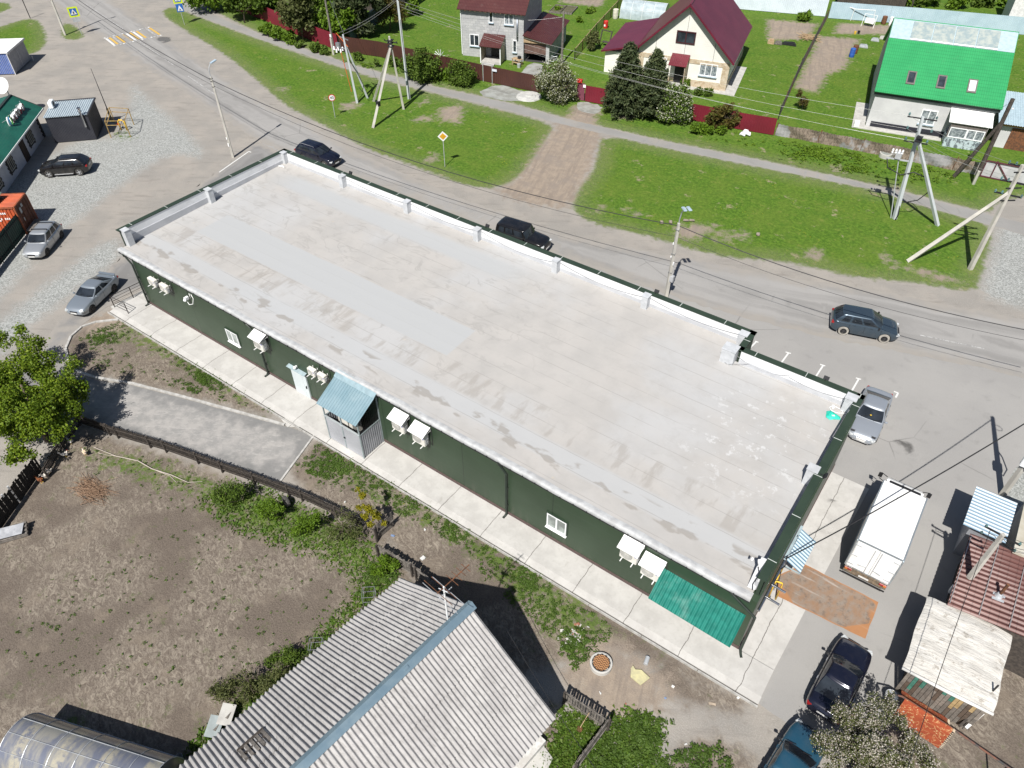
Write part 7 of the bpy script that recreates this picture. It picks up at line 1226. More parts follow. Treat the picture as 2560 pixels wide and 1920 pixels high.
tree('barberry_bush', 'reddish loose bush in front of the burgundy fence right of the blossom tree', 'bush', G(1800, 322), [(1795, 295, 26), (1830, 300, 20), (1820, 270, 14)], 3200, .17, L_BR, .05, None, 52, asp=2.); tree('barberry_bush', 'green rambling bush below the reddish one on the verge', 'bush', G(1775, 335), [(1765, 325, 18), (1800, 328, 14), (1740, 318, 14)], 2200, .18, L_BRIGHT, .03, None, 53, trunk=False)
for k, (px, py) in enumerate(((1747, 238), (1771, 241))): tree('round_shrub', ['clipped round shrub nearest the porch of the white house', 'clipped round shrub right of its twin before the white house'][k], 'shrub', G(px, py), [(px-1, py-11, 11)], 1100, .1, L_MID, .03, 'round shrubs before the white house', 54+k, sub=8, trunk=False)
tree('shrub', 'leafy shrub at the porch corner of the white house', 'bush', G(1712, 220), [(1712, 208, 13)], 900, .14, L_BRIGHT, .03, None, 57, trunk=False)
tree('thuja_bush', 'dark dense bush beside the wire fence left of the white house', 'bush', G(1480, 126), [(1482, 105, 15), (1486, 90, 11)], 1800, .16, L_OLIVE, .04, None, 58, trunk=False); tree('shrub', 'spiky green clump at the foot of the white back fence', 'bush', G(2014, 52), [(2014, 40, 15)], 900, .2, L_BRIGHT, .03, None, 59, trunk=False, asp=3)
tree('dead_shrub', 'dry brown shrub inside the wire fence corner of the green roofed yard', 'bush', G(2005, 275), [(2005, 255, 14), (1998, 235, 8)], 700, .1, L_BR, .03, None, 60, asp=3)
rnd = random.Random(8); far = []
for k in range(26): far.append((rnd.uniform(2235, 2640), rnd.uniform(-30, 14), rnd.uniform(10, 24)))
for k, (x_, y_, r_) in enumerate(((2260, 8, 20), (2330, 2, 22), (2400, 6, 20), (2470, 2, 24), (2540, 2, 22))): tree('far_bush', ['leafy far bush right of the small teal roofed shed', 'far bush beyond the blue fence above the ridge panels', 'far bush beyond the middle of the blue fence', 'dark far bush near the white outbuilding', 'far bush at the top right corner'][k], 'bush', G(x_, y_+14), [(x_, y_-6, r_), (x_-r_, y_, r_*.8)], 1800, .3, L_MID if k % 2 else L_BRIGHT, .06, 'bushes beyond the back fence', 61+k, trunk=False)
for k, (x_, y_, r_) in enumerate(((1392, 20, 8), (1470, 28, 9), (1484, 22, 7), (1450, 50, 9))): tree('garden_plant', ['currant bush by the raised bed frames', 'currant bush nearest the wire fence', 'currant bush behind its neighbour at the wire fence', 'currant bush standing alone on the plot below'][k], 'bush', G(x_, y_+6), [(x_, y_, r_)], 450, .2, L_BRIGHT, .03, 'currant bushes on the plot', 66+k, sub=6, trunk=False)
# foreground garden
tree('currant_bush', 'loose leafy currant bush near the tyre end of the lattice fence', 'bush', G(566, 1262), [(565, 1240, 36), (590, 1225, 26), (540, 1235, 22)], 2400, .07, L_MID, .03, 'garden bushes', 70, sub=12, asp=1.8)
tree('currant_bush', 'bright green bush just left of the lone tyre', 'bush', G(672, 1300), [(672, 1280, 26), (655, 1275, 18), (695, 1270, 15)], 3000, .065, L_BRIGHT, .03, 'garden bushes', 71, sub=10); tree('currant_bush', 'bright green bush below right of the tyre', 'bush', G(760, 1335), [(760, 1308, 28), (745, 1318, 20), (785, 1298, 16)], 3000, .065, L_BRIGHT, .03, 'garden bushes', 72, sub=10)
tree('bare_bush', 'grey half bare bush with few leaves beside the picket fence', 'bush', G(855, 1350), [(860, 1310, 46), (830, 1330, 30), (890, 1325, 30)], 1700, .05, L_OLIVE, .04, 'garden bushes', 73, sub=10, asp=2.)
b = G(955, 1318); p1 = [(c.x, c.y, c.z, r_) for c, r_ in ((G(905, 1240, 2.6), .22), (G(898, 1265, 2.2), .28), (G(925, 1275, 2.0), .3), (G(910, 1290, 1.7), .25), (G(945, 1290, 1.4), .25), (G(895, 1225, 2.9), .16), (G(960, 1310, .9), .2), (G(930, 1305, 1.2), .25))]
tree('sapling', 'golden yellow leaved sapling leaning over the picket fence', 'tree', b, p1, 2600, .07, L_YEL, .035, None, 74, sub=7)
tree('currant_bush', 'glossy green bush below the corner of the picket fence', 'bush', G(965, 1428), [(965, 1412, 26), (945, 1420, 18), (985, 1408, 16)], 2600, .07, L_BRIGHT, .03, 'garden bushes', 75, sub=10)
tree('currant_bush', 'sprawling twiggy bush against the left eave of the corrugated roof', 'bush', G(640, 1735), [(625, 1715, 40), (580, 1735, 30), (670, 1700, 30), (700, 1675, 24), (560, 1760, 22)], 4200, .06, L_OLIVE, .04, 'garden bushes', 76, sub=12, asp=1.8)
tree('currant_bush', 'dark twiggy bush beside the roof eave above the sprawling one', 'bush', G(725, 1650), [(718, 1640, 26), (690, 1660, 20)], 1800, .055, L_MID, .03, 'garden bushes', 77, sub=10, asp=1.8)
c0 = G(2190, 1868, 2.5); rnd = random.Random(6); bl = []
for k in range(26):
    d = V(rnd.gauss(0, 1), rnd.gauss(0, 1), rnd.gauss(0, .7)).normalized(); bl.append((c0.x+d.x*1.45*rnd.uniform(.4, 1), c0.y-.55+d.y*1.2*rnd.uniform(.4, 1), 2.5+d.z*1.1, rnd.uniform(.3, .5)))
for px, py, z in ((2100, 1800, 2.9), (2195, 1775, 2.7), (2060, 1860, 2.9), (2280, 1850, 2.4), (2310, 1890, 2.4), (2230, 1760, 2.6), (2140, 1790, 3.0), (2085, 1900, 3.0), (2120, 1850, 2.8), (2180, 1820, 2.8), (2240, 1800, 2.6), (2260, 1890, 2.6), (2150, 1890, 3.), (2200, 1880, 3.), (2040, 1840, 2.7), (2320, 1910, 2.2), (2110, 1785, 2.5)): p = G(px, py, z); bl.append((p.x, p.y, p.z, .5))
tree('blossom_tree', 'pale pink blossoming apple tree over the teal car at the bottom edge', 'tree', V(c0.x, c0.y-.75, 0), bl, 22000, .058, L_OLIVE, .1, None, 78, sub=6, extra=('blossom', 13000, .05, L_BLOSB))
# weeds: uncountable, one object each
def weeds(name, polys, n, size, hgt, mt, seed, rmin=.05, rmax=.16, per=14):
    rng = random.Random(seed); cs, rs = [], []; PP = [gp(p) for p in polys]
    bb = [(min(p.x for p in P), max(p.x for p in P), min(p.y for p in P), max(p.y for p in P)) for P in PP]; ar = [(b_[1]-b_[0])*(b_[3]-b_[2]) for b_ in bb]; seeds_ = []
    while len(cs) < n:
        i = rng.choices(range(len(PP)), ar)[0]; b_ = bb[i]
        if seeds_ and rng.random() < .72: s_ = rng.choice(seeds_); x, y = s_[0]+rng.gauss(0, .45), s_[1]+rng.gauss(0, .45)
        else: x, y = rng.uniform(b_[0], b_[1]), rng.uniform(b_[2], b_[3])
        if sdf(np.array([x]), np.array([y]), PP[i])[0] > .05: cs.append(V(x, y, hgt*rng.uniform(.2, .8))); rs.append(rng.uniform(rmin, rmax)); seeds_.append((x, y)) if rng.random() < .3 and seed != 4 else None
    return leaves(name, cs, rs, n*per, size, mt, None, up=.6, flat=.5, kind='stuff', seed=seed, asp=1.6)
L_WEED = leaf_mat('weed_leaf', [(.045, .085, .012), (.075, .13, .018), (.105, .17, .03)])
weeds('weeds', [[(300,800),(350,815),(640,985),(700,1040),(560,1000),(330,850),(240,870),(190,850),(220,830)], [(340,940),(240,920),(200,880),(260,860),(420,930),(640,1030)]], 800, .05, .1, L_WEED, 1)
weeds('weeds', [[(790,1105),(930,1175),(1280,1390),(1400,1465),(1330,1480),(1080,1330),(900,1240),(760,1180)], [(1180,1400),(1400,1475),(1560,1580),(1480,1600),(1420,1640),(1360,1580),(1220,1470)], [(730,1180),(900,1260),(860,1230),(760,1130)]], 1100, .055, .12, L_WEED, 2)
weeds('weeds', [[(1400,1560),(1470,1580),(1560,1570),(1500,1620),(1440,1680),(1400,1640)], [(1455,1945),(1510,1810),(1580,1800),(1640,1850),(1640,1960)], [(1560,1790),(1640,1770),(1720,1830),(1640,1860)], [(1640,1900),(1800,1840),(1860,1960),(1640,1960)]], 460, .06, .16, L_WEED, 3, .07, .2, 22)
weeds('weeds', [[(200,1120),(420,1150),(640,1240),(560,1300),(420,1280),(300,1230),(210,1170)], [(200,1110),(420,1150),(640,1240),(640,1290),(420,1200),(220,1160)], [(470,1240),(700,1300),(930,1400),(830,1400),(640,1340)], [(0,1500),(500,1300),(900,1500),(600,1720),(200,1720),(0,1640)]], 420, .045, .08, L_WEED, 4, .04, .11, 10)
weeds('weeds', [[(930,1400),(1010,1440),(870,1560),(760,1650),(640,1780),(600,1800),(700,1660),(850,1520)]], 200, .05, .12, L_WEED, 5)
weeds('weeds', [[(1940,345),(2380,428),(2420,460),(2240,460),(1950,400)], [(1700,315),(1930,340),(1900,370),(1740,345)], [(850,150),(1000,165),(1200,215),(1160,225),(1000,190),(870,160)]], 700, .13, .2, L_BRIGHT, 6, .12, .3, 8)
# tall grass texture on the verges: small blades, far too many to count
def blades(name, polys, n, h, mt, seed):
    rng = np.random.default_rng(seed); P_ = []
    for P in polys:
        xs = [p.x for p in P]; ys = [p.y for p in P]; k = int(n*1.8); x = rng.uniform(min(xs), max(xs), k); y = rng.uniform(min(ys), max(ys), k); s = sdf(x, y, P); s += rng.normal(0, .25, k); ok = s > .1; P_.append(np.stack([x[ok], y[ok]], 1)[:n])
    p = np.concatenate(P_); n = len(p); a = rng.uniform(0, 2*PI, n); hh = h*(.5+rng.random(n)); w = .07+.06*rng.random(n); lean = rng.normal(0, .08, (n, 2)); d = np.stack([np.cos(a), np.sin(a)], 1)*w[:, None]; z0 = np.zeros((n, 1))
    v = np.stack([np.concatenate([p-d, z0], 1), np.concatenate([p+d, z0], 1), np.concatenate([p+lean, hh[:, None]], 1)], 1).reshape(-1, 3); me = bpy.data.meshes.new(name); me.vertices.add(len(v)); me.vertices.foreach_set('co', v.ravel()); me.loops.add(3*n); me.loops.foreach_set('vertex_index', np.arange(3*n)); me.polygons.add(n); me.polygons.foreach_set('loop_start', np.arange(0, 3*n, 3)); me.polygons.foreach_set('loop_total', np.full(n, 3)); me.update(calc_edges=True); me.materials.append(mt); o = bpy.data.objects.new(name, me); COL.objects.link(o); o['kind'] = 'stuff'; return o
L_GR = leaf_mat('grass_blade', [(.06, .12, .014), (.1, .175, .022), (.14, .2, .035)], .35)
blades('grass', PL['thin'][3:7], 2600, .09, L_GR, 2)
# ---------------------------------------------------------------- fences, gates, small things
def sheet_fence(label, pts, h, mt, cat='fence', postm=DARK, gap=.06, name='metal_fence', step=2.6, lattice=0):
    T = thing(name, label, cat, pts[0]); Lall = 0
    for a, b in zip(pts, pts[1:]):
        d = b-a; L = d.length; n = max(3, int(L/.25)); m = MB(); m.wave(a+V(0, 0, gap), d, V(0, 0, h), n, .02, 4, shape='trap'); m.build('panel', mt, T, world=True); dn = d.normalized(); off = V(-dn.y, dn.x, 0)*.06
        m = MB(); [m.bar(a+off+V(0, 0, z), b+off+V(0, 0, z), .04) for z in (.4, h-.3)]; m.build('rail', postm, T, world=True)
        for k in range(int(L/step)+1): m = MB(); q = a+dn*min(k*step, L)+off*.9; m.bar((*q.xy, 0), (*q.xy, h+.04), .06); m.build('post', postm, T, world=True)
    return T
BF = mat('burgundy_fence', (.17, .016, .03), .45, c2=(.14, .014, .026), ns=.6); BRF = mat('brown_fence', (.07, .028, .022), .45, c2=(.058, .024, .02), ns=.6)
sheet_fence('burgundy sheet fence under the row of trees', [G(560, 16), G(650, 47), G(754, 93), G(847, 128)], 2.0, BF)
fb = G(1000, 152); sheet_fence('long dark brown sheet fence in front of the block house', [G(848, 128.5), G(950, 143), G(1105, 180), G(1207, 203)], 1.85, BRF); sheet_fence('dark brown double gate leaf between gate posts and blossom tree', [G(1232, 208.5), G(1296, 222), G(1352, 233)], 1.85, BRF, 'gate', name='metal_gate')
t = thing('wicket_gate', 'narrow brown wicket gate with pale frame in the brown fence', 'gate', G(1208, 203.5)); a, b = G(1208.5, 203.3), G(1231, 208.3); m = MB(); m.slab([a+V(0, 0, .05), b+V(0, 0, .05), b+V(0, 0, 1.9), a+V(0, 0, 1.9)], .04); m.build('leaf', BRF, t, world=True); m = MB(); [m.bar((*p.xy, 0), (*p.xy, 2.1), .07) for p in (a, b)]; m.bar((*a.xy, 2.1), (*b.xy, 2.1), .05); m.build('frame', GALV, t, world=True)
t = thing('street_plate', 'small white house number plate on the brown gate', 'plate', G(1238, 200)+V(0, 0, 0)); p = a.lerp(b, 1.3)+V(.05, -.12, 1.6); m = MB(); m.slab([p+V(-.3, -.1, -.12), p+V(.3, .0, -.12), p+V(.3, .0, .15), p+V(-.3, -.1, .15)], .02); m.build('plate', mat('plate_white_blue', (.6, .63, .7), .5), t, world=True)
sheet_fence('burgundy sheet fence before the white house, from gate post to reddish bush', [G(1462, 254), G(1592, 278), G(1731, 302), G(1844, 324), G(1933, 339)], 1.75, BF); t = thing('gate_post', 'burgundy gate panel with red cap beside the blossom tree', 'gate', G(1444, 250)); a, b = G(1441, 249), G(1460, 253); m = MB(); m.wave(a+V(0, 0, .05), b-a, V(0, 0, 1.9), 5, .02, 4, shape='trap'); m.build('panel', mat('faded_burgundy', (.2, .06, .09), .5), t, world=True); m = MB(); m.box(a.lerp(b, .3)+V(0, 0, 2.15), (.6, .4, .3), .2); m.build('cap', RED, t, world=True); m = MB(); m.box(b+V(0, -.1, 1.7), (.3, .05, .3), .3); m.build('notice', PVC, t, world=True)
DBF = mat('dark_blue_fence', (.07, .1, .14), .5); sheet_fence('dark blue sheet fence running back beside the bare tree', [G(876, 105), G(960, 50), G(1048, -8)], 2.1, DBF)
WF = mat('pale_corrugated_fence', (.62, .68, .74), .45, c2=(.55, .61, .67), ns=.7); sheet_fence('white corrugated fence at the back of the white house yard', [G(1830, 22), G(1920, 30), G(2062, 42)], 2.3, WF, postm=mat('dark_fence_frame', (.06, .05, .07), .6)); sheet_fence('pale blue corrugated fence behind the vegetable beds', [G(2070, 46), G(2280, 62), G(2560, 88)], 2.1, mat('pale_blue_corrugated', (.42, .53, .6), .45, c2=(.36, .47, .54), ns=.7), postm=mat('dark_fence_frame', (.06, .05, .07)))
def wire_fence(label, pts, h, step, rail=None, meshw=.018):
    T = thing('wire_fence', label, 'fence', pts[0])
    for a, b in zip(pts, pts[1:]):
        d = b-a; L = d.length; dn = d.normalized(); 
        for k in range(int(L/step)+1): m = MB(); q = a+dn*k*step; m.bar((*q.xy, 0), (*q.xy, h+.1), .07); m.build('post', RUST if k % 3 else DARK, T, world=True)
        m = MB(); N = int(L/.3)
        for k in range(-int(h/.3), N): 
            for s in (1, -1):
                x0, x1 = k*.3, k*.3+h; z0, z1 = (0, h) if s > 0 else (h, 0); 
                if x0 < 0: z0 += s*(-x0); x0 = 0
                if x1 > L: z1 -= s*(x1-L); x1 = L
                p, q = a+dn*x0+V(0, 0, z0), a+dn*x1+V(0, 0, z1); m.bar(p, q, meshw)
        m.build('mesh', mat('dark_netting', (.06, .055, .05), .7), T, world=True)
        if rail: m = MB(); m.bar(a+V(0, 0, h), b+V(0, 0, h), .06); m.build('rail', rail, T, world=True)
    return T
wire_fence('rusty posted wire fence between the white house and green roofed yards', [G(1945, 299), G(1998, 180), G(2067, 48)], 1.5, 4.); wire_fence('wire fence with pale pipe rail between block house and white house yards', [G(1436, 150), G(1490, 85), G(1560, 8)], 1.3, 3.5, WOOD_P)
# rag-covered mesh fence with dry stalks
t = thing('rag_fence', 'sagging mesh fence hung with grey cloth and dry stalks along the verge', 'fence', G(1937, 337)); pts = [G(1937, 338), G(2044, 357), G(2150, 378), G(2270, 402), G(2380, 425), G(2449, 439)]; rg = NT('dry_stalks_and_cloth'); c = rg.mix(rg.sstep(rg.noise(9, 5, .7, vec=rg.mapv(rg.pos(), (1, 1, .35))), .4, .62), (.27, .215, .17), (.12, .095, .075)); c = rg.mix(rg.sstep(rg.noise(.45, 3), .53, .6, 0, .9), c, rg.mix(rg.noise(2, 4), (.38, .38, .39), (.25, .25, .26))); rg.col(c); rg.p(rough=.95)
for a, b in zip(pts, pts[1:]):
    m = MB(); m.wave(a, b-a, V(.1, -.12, 1.25), int((b-a).length/.35), .05, 4, nv=4, sag=lambda i, j: .06*math.sin(i*9+j*5)); m.build('cloth', rg.m, t, world=True); m = MB(); m.bar((*a.xy, 0), (a.x+.1, a.y-.1, 1.4), .09); m.build('post', RUST, t, world=True)
t = thing('field_gate', 'wide grey panelled gate with burgundy frame at the right edge', 'gate', G(2449, 440)); a, b = G(2449, 440.5), G(2600, 471); fm = mat('burgundy_gate_frame', (.1, .03, .04), .6); m = MB(); m.slab([a+V(0, 0, .05), b+V(0, 0, .05), b+V(0, 0, 1.6), a+V(0, 0, 1.6)], .03); m.build('panel', mat('grey_gate_panel', (.46, .46, .47), .7, c2=(.38, .38, .39), ns=1.3), t, world=True); m = MB(); fr_ = V(.02, -.05, 0)
for p, q in ((a+V(0, 0, .08), b+V(0, 0, .08)), (a+V(0, 0, 1.6), b+V(0, 0, 1.6)), (a+V(0, 0, .1), a+V(0, 0, 1.58)), (a.lerp(b, .17)+V(0, 0, .1), a.lerp(b, .17)+V(0, 0, 1.75)), (a.lerp(b, .2)+V(0, 0, 1.5), a.lerp(b, .45)+V(0, 0, .15))): m.bar(p+fr_, q+fr_, .1)
m.build('frame', fm, t, world=True)
# dark green fence by the container
sheet_fence('dark green corrugated fence at the left edge before the container', [G(68, 583), G(8, 657), G(-40, 720)], 1.9, mat('bottle_green_fence', (.012, .045, .035), .5, c2=(.01, .035, .028)), step=2.4)
# wooden fences
def pickets(label, pts, h, mt, w, gap, name='picket_fence', rails=(.35, 1.), jag=.08, diag=0, lean=0., seed=1, pm=WOOD_D, pstep=2.4, back=1):
    T = thing(name, label, 'fence', pts[0]); rnd = random.Random(seed)
    for a, b in zip(pts, pts[1:]):
        d = b-a; L = d.length; dn = d.normalized(); off = V(-dn.y, dn.x, 0)*back; m = MB(); x = 0
        while x < L-w:
            hh = h*(1+rnd.uniform(-jag, jag)); p = a+dn*(x+w/2); e = p+V(0, 0, hh)+off*lean*hh+dn*(diag*hh if diag else rnd.gauss(0, .02)); m.bar(p+V(0, 0, .04), e, w, .025, upv=(dn.x, dn.y, 0) if False else (off.x, off.y, 0)); x += w+gap
            if diag: m.bar(p+V(0, 0, .04)+off*.03, p+V(0, 0, hh)+off*(.03+lean*hh)-dn*diag*hh*.6, w*.8, .02, upv=(off.x, off.y, 0))
        m.build('boards', mt, T, world=True); m = MB(); [m.bar(a+V(0, 0, h*z)-off*.05+off*lean*h*z, b+V(0, 0, h*z)-off*.05+off*lean*h*z, .035, .05 if diag else .09) for z in rails]; m.build('rail', mt, T, world=True)
        for k in range(int(L/pstep)+1): m = MB(); q = a+dn*min(k*pstep, L)-off*.1; m.bar((*q.xy, 0), (*q.xy, h*1.08), .1); m.build('post', pm, T, world=True)
    return T
pickets('dark lattice slat fence leaning along the driveway edge', [G(205, 1060), G(300, 1093), G(420, 1128), G(560, 1178), G(640, 1206), G(760, 1250), G(905, 1318)], .95, WOOD_D, .05, .045, diag=.18, lean=-.08, rails=(.3, .85), seed=2, back=1)
pickets('tall dark board fence at the lower left with white posts', [G(-40, 1385), G(52, 1255), G(108, 1175)], 1.3, mat('blackened_board', (.03, .026, .022), .9, c2=(.018, .016, .014), ns=4), .135, .012, name='board_fence', rails=(.25, .55, .85), seed=3, pm=mat('asbestos_post', (.45, .45, .45), .8), pstep=2.9, back=-1); pickets('dark fence continuing into the shade under the maple tree', [G(118, 1195), G(160, 1120), G(205, 1060)], .8, WOOD_D, .06, .06, name='board_fence', rails=(.3, .9), seed=4)
pickets('short weathered board fence spur behind the yellow sapling', [G(940, 1352), G(987, 1313)], 1.15, WOOD_G, .11, .02, name='board_fence', rails=(.5,), seed=5, jag=.14); pickets('weathered grey plank fence running from the spur to the corrugated roof', [G(950, 1390), G(1035, 1438), G(1045, 1446), G(1075, 1500), G(1110, 1505)][:3]+[G(1100, 1492)], 1.05, WOOD_G, .12, .012, name='board_fence', rails=(.15, .93), seed=6, back=1)
pickets('weathered plank fence beside the grass strip at the corrugated gable', [G(1412, 1755), G(1512, 1822)], 1.1, WOOD_G, .1, .035, name='board_fence', rails=(.3, .97), seed=7); pickets('close boarded grey fence running off the bottom edge', [G(1514, 1824), G(1425, 1945)], 1.15, WOOD_G, .1, .01, name='board_fence', rails=(.3, .97), seed=8, back=-1)
# greenhouse in the foreground and one far away
def greenhouse(label, o, ang, L, w, h, cm, rim, n=9):
    T = thing('greenhouse', label, 'greenhouse', o, ang); m = MB(); NA = 18; K = n*4
    for j in range(K+1):
        for i in range(NA+1): t_ = PI*i/NA; m.v.append((L*j/K, -w/2*math.cos(t_)*(1 if 0 < i < NA else 1), h*math.sin(t_)**.8+.004*math.sin(j*1.3+i)))
    m.f = [(j*(NA+1)+i, (j+1)*(NA+1)+i, (j+1)*(NA+1)+i+1, j*(NA+1)+i+1) for j in range(K) for i in range(NA)]; m.m = [0]*len(m.f)
    for e in (0, K): m.f.append(tuple(range(e*(NA+1), (e+1)*(NA+1)))); m.m.append(0)
    m.build('cover', cm, T, smooth=True, angle=50)
    for k in range(n+1): m = MB(); m.tube([(L*k/n, -(w/2+.01)*math.cos(PI*i/NA), (h+.01)*math.sin(PI*i/NA)**.8) for i in range(NA+1)], .018, 5); m.build('hoop', rim, T)
    m = MB(); [m.bar((0, -(w/2+.012)*math.cos(t_), (h+.012)*math.sin(t_)**.8), (L, -(w/2+.012)*math.cos(t_), (h+.012)*math.sin(t_)**.8), .02) for t_ in (.5, 1.05, PI/2, 2.1, 2.65)]; m.build('purlin', rim, T); return T
pg = NT('aged_polycarbonate'); Xp = pg.obj(); n1 = pg.noise(.8, 5, .65, vec=pg.mapv(Xp, (1.6, .5, .5))); c = pg.mix(pg.sstep(n1, .42, .62), (.13, .14, .18), (.26, .25, .22)); xx = pg.math('FRACT', pg.math('DIVIDE', pg.sep(Xp)[0], 1.9)); bnd = pg.math('MULTIPLY', pg.sstep(pg.math('ABSOLUTE', pg.math('SUBTRACT', xx, .45)), .16, .1), pg.sstep(pg.noise(2, 5, .7, vec=Xp), .4, .56)); c = pg.mix(pg.math('MULTIPLY', bnd, .8), c, (.36, .33, .25)); c = pg.mix(pg.sstep(pg.sep(Xp)[1], .5, 1.1, 0, .6), c, (.27, .24, .19)); pg.col(c); pg.p(rough=.22, spec=.6, coat=.4)
gb = G(150, 1830, .0); T_ = greenhouse('arched polycarbonate greenhouse with dusty patches at the bottom left', V(23.7, -22.3, 0), R(20.5), 6.9, 2.7, 2.05, pg.m, GALV, 6)
t = thing('green_sheet', 'dark green sheet leaning at the end of the near greenhouse', 'sheet', V(29.9, -20.2, 0)); m = MB(); m.slab([V(29.5, -20.5, .9), V(30.35, -20.5, .9), V(30.5, -19.9, 1.7), V(29.65, -19.9, 1.7)], .04); m.build('panel', mat('dark_green_sheet', (.012, .09, .05), .4), t, world=True); m = MB(); m.bar((29.6, -20.3, 0), (29.6, -19.95, 1.65), .05); m.build('prop', WOOD_G, t, world=True)
t = thing('bucket', 'small white ring of a bucket beside the near greenhouse end', 'bucket', G(452, 1898)); m = MB(); m.lathe([(.12, 0), (.15, .28), (.16, .3), (.14, .28), (.11, .02)], 16); m.build('pail', GALV, t, smooth=True, angle=40)
pf_ = mat('clear_polycarbonate', (.3, .36, .38), .15, c2=(.4, .47, .5), ns=1.5, spec=.8); greenhouse('clear arched greenhouse behind the white house annex', G(1558, 36)+V(0, -.2, 0), R(14), 6.2, 3.2, 2.1, pf_, WHITE, 4)
# small things in the yards
def drum(label, px, py, mt, r=.3, h=.9, name='barrel', cat='barrel', lid=None):
    t = thing(name, label, cat, G(px, py)); m = MB(); m.lathe([(r*.95, 0), (r, .03), (r, h*.33), (r*1.04, h*.345), (r, h*.36), (r, h*.66), (r*1.04, h*.675), (r, h*.69), (r, h-.02), (r*.95, h), (r*.9, h-.03), (.01, h-.04)], 22); m.build('drum', mt, t, smooth=True, angle=35)
    if lid: m = MB(); m.box((0, -r, h*.45), (.22, .03, .25)); m.build('label', WHITE, t)
drum('red drum with white label by the pipe rail fence', 1514, 70, RED, lid=True); drum('blue barrel standing on the lawn edge by the ploughed bed', 2128, 142, BLUE, .32, 1.0); drum('rusty barrel just behind the blue barrel', 2136, 133, RUST, .32, .95); drum('rusty barrel by the pale blue back fence', 2208, 60, RUST, .32, 1.); drum('white barrel beside the rusty one at the back fence', 2226, 63, PVC, .3, 1.); drum('cream chest standing at the greenhouse corner', 1538, 46, mat('cream_box', (.6, .57, .48), .6), .38, 1.2, 'tank', 'tank')
t = thing('garden_swing', 'white garden swing frame beside the vegetable rows', 'swing', G(2170, 66)); m = MB(); [m.bar((x, -.5, 0), (x, 0, 1.5), .05) or m.bar((x, .5, 0), (x, 0, 1.5), .05) for x in (-.8, .8)]; m.bar((-.8, 0, 1.5), (.8, 0, 1.5), .05); m.build('frame', WHITE, t); m = MB(); m.box((0, 0, .5), (1.2, .5, .06)); m.box((0, .25, .75), (1.2, .05, .5)); m.build('seat', WHITE, t)
t = thing('arch_frame', 'white tube arch over the beds before the back fence', 'frame', G(2130, 52)); m = MB(); m.tube([(-2.2, 0, 0), (-1.8, 0, 1.7), (0, 0, 1.5), (2.6, 0, 1.8), (2.8, 0, 0)], .05, 6); m.tube([(-.2, 0, 0), (-.1, 0, 1.5)], .04, 6); m.build('tube', WHITE, t)
for k, (px, py) in enumerate(((1395, 25), (1423, 27))):
    t = thing('raised_bed', ['grey plank framed raised bed on the plot, left one', 'grey plank framed raised bed on the plot, right one'][k], 'garden bed', G(px, py), R(16)); m = MB(); [m.box(p_, s_) for p_, s_ in (((0, -1.6, .12), (1.6, .08, .24)), ((0, 1.6, .12), (1.6, .08, .24)), ((-.8, 0, .12), (.08, 3.2, .24)), ((.8, 0, .12), (.08, 3.2, .24)))]; m.build('frame', WOOD_G, t); m = MB(); m.box((0, 0, .08), (1.5, 3.1, .16)); m.build('soil', mat('bed_soil', (.12, .1, .07), .95, c2=(.07, .08, .03), ns=3), t)
t = thing('swing_frame', 'dark wooden A frame beside the annex of the white house', 'frame', G(1515, 116)); m = MB(); [m.bar((x, -.6, 0), (x, 0, 1.9), .12) or m.bar((x, .6, 0), (x, 0, 1.9), .12) for x in (-.7, .7)]; m.bar((-.8, 0, 1.9), (.8, 0, 1.9), .1); m.box((0, .1, .5), (1.2, .5, .06)); m.build('timber', WOOD_D, t)
t = thing('generator', 'tan framed workbench with grey drum in the block house yard', 'workbench', G(1293, 163)); m = MB(); m.box((0, 0, .75), (1.2, .7, .06)); [m.box((x, y, .36), (.08, .08, .72)) for x in (-.5, .5) for y in (-.3, .3)]; m.box((0, 0, .35), (1.1, .6, .05)); m.build('frame', WOOD_P, t); m = MB(); m.lathe([(.2, 0), (.22, .45), (.18, .46)], 16, (.6, -.5, 0)); m.build('drum', GALV, t); m = MB(); m.box((.25, .1, .95), (.35, .3, .3)); m.build('engine', DARK, t)
t = thing('tarp_heap', 'white sheet heap on top of the brown fence', 'sheet', G(1183, 178)); m = MB(); m.tube([(-.7, 0, .3), (-.2, .1, .5), (.3, 0, .45), (.8, -.1, .25)], [.2, .4, .42, .15], 8); m.build('sheet', PVC, t, smooth=True); 
t = thing('spiky_ornament', 'white spiky fan ornament on the brown fence line', 'ornament', G(1102, 152)); m = MB(); [m.bar((0, 0, .5), (math.cos(a_)*.9, -.1, .5+math.sin(a_)*.9), .09, .03) for a_ in (.4, .9, 1.4, 1.9, 2.5, 2.9)]; m.build('blades', PVC, t); m = MB(); m.box((0, 0, .25), (.12, .12, .5)); m.build('stem', PVC, t)
t = thing('slab_heap', 'pale scalloped concrete slab lying by the brown gate', 'slab', G(1322, 242)); m = MB(); m.lathe([(1.45+.0, 0), (1.4, .1), (.45, .2), (.42, .28), (.01, .28)], 13, (0, 0, 0)); m.build('cover', mat('pale_slab', (.5, .5, .47), .85, c2=(.42, .42, .4), ns=2), t)
t = thing('well_ring', 'short concrete well ring in the grass by the rag fence', 'well', G(2212, 392)); m = MB(); m.lathe([(.58, 0), (.58, .42), (.48, .43), (.48, .1)], 26); m.build('ring', CONC, t); m = MB(); m.lathe([(.01, .4), (.47, .4), (.47, .36), (.01, .36)], 22); m.build('lid', mat('dull_lid', (.25, .27, .25), .8), t)
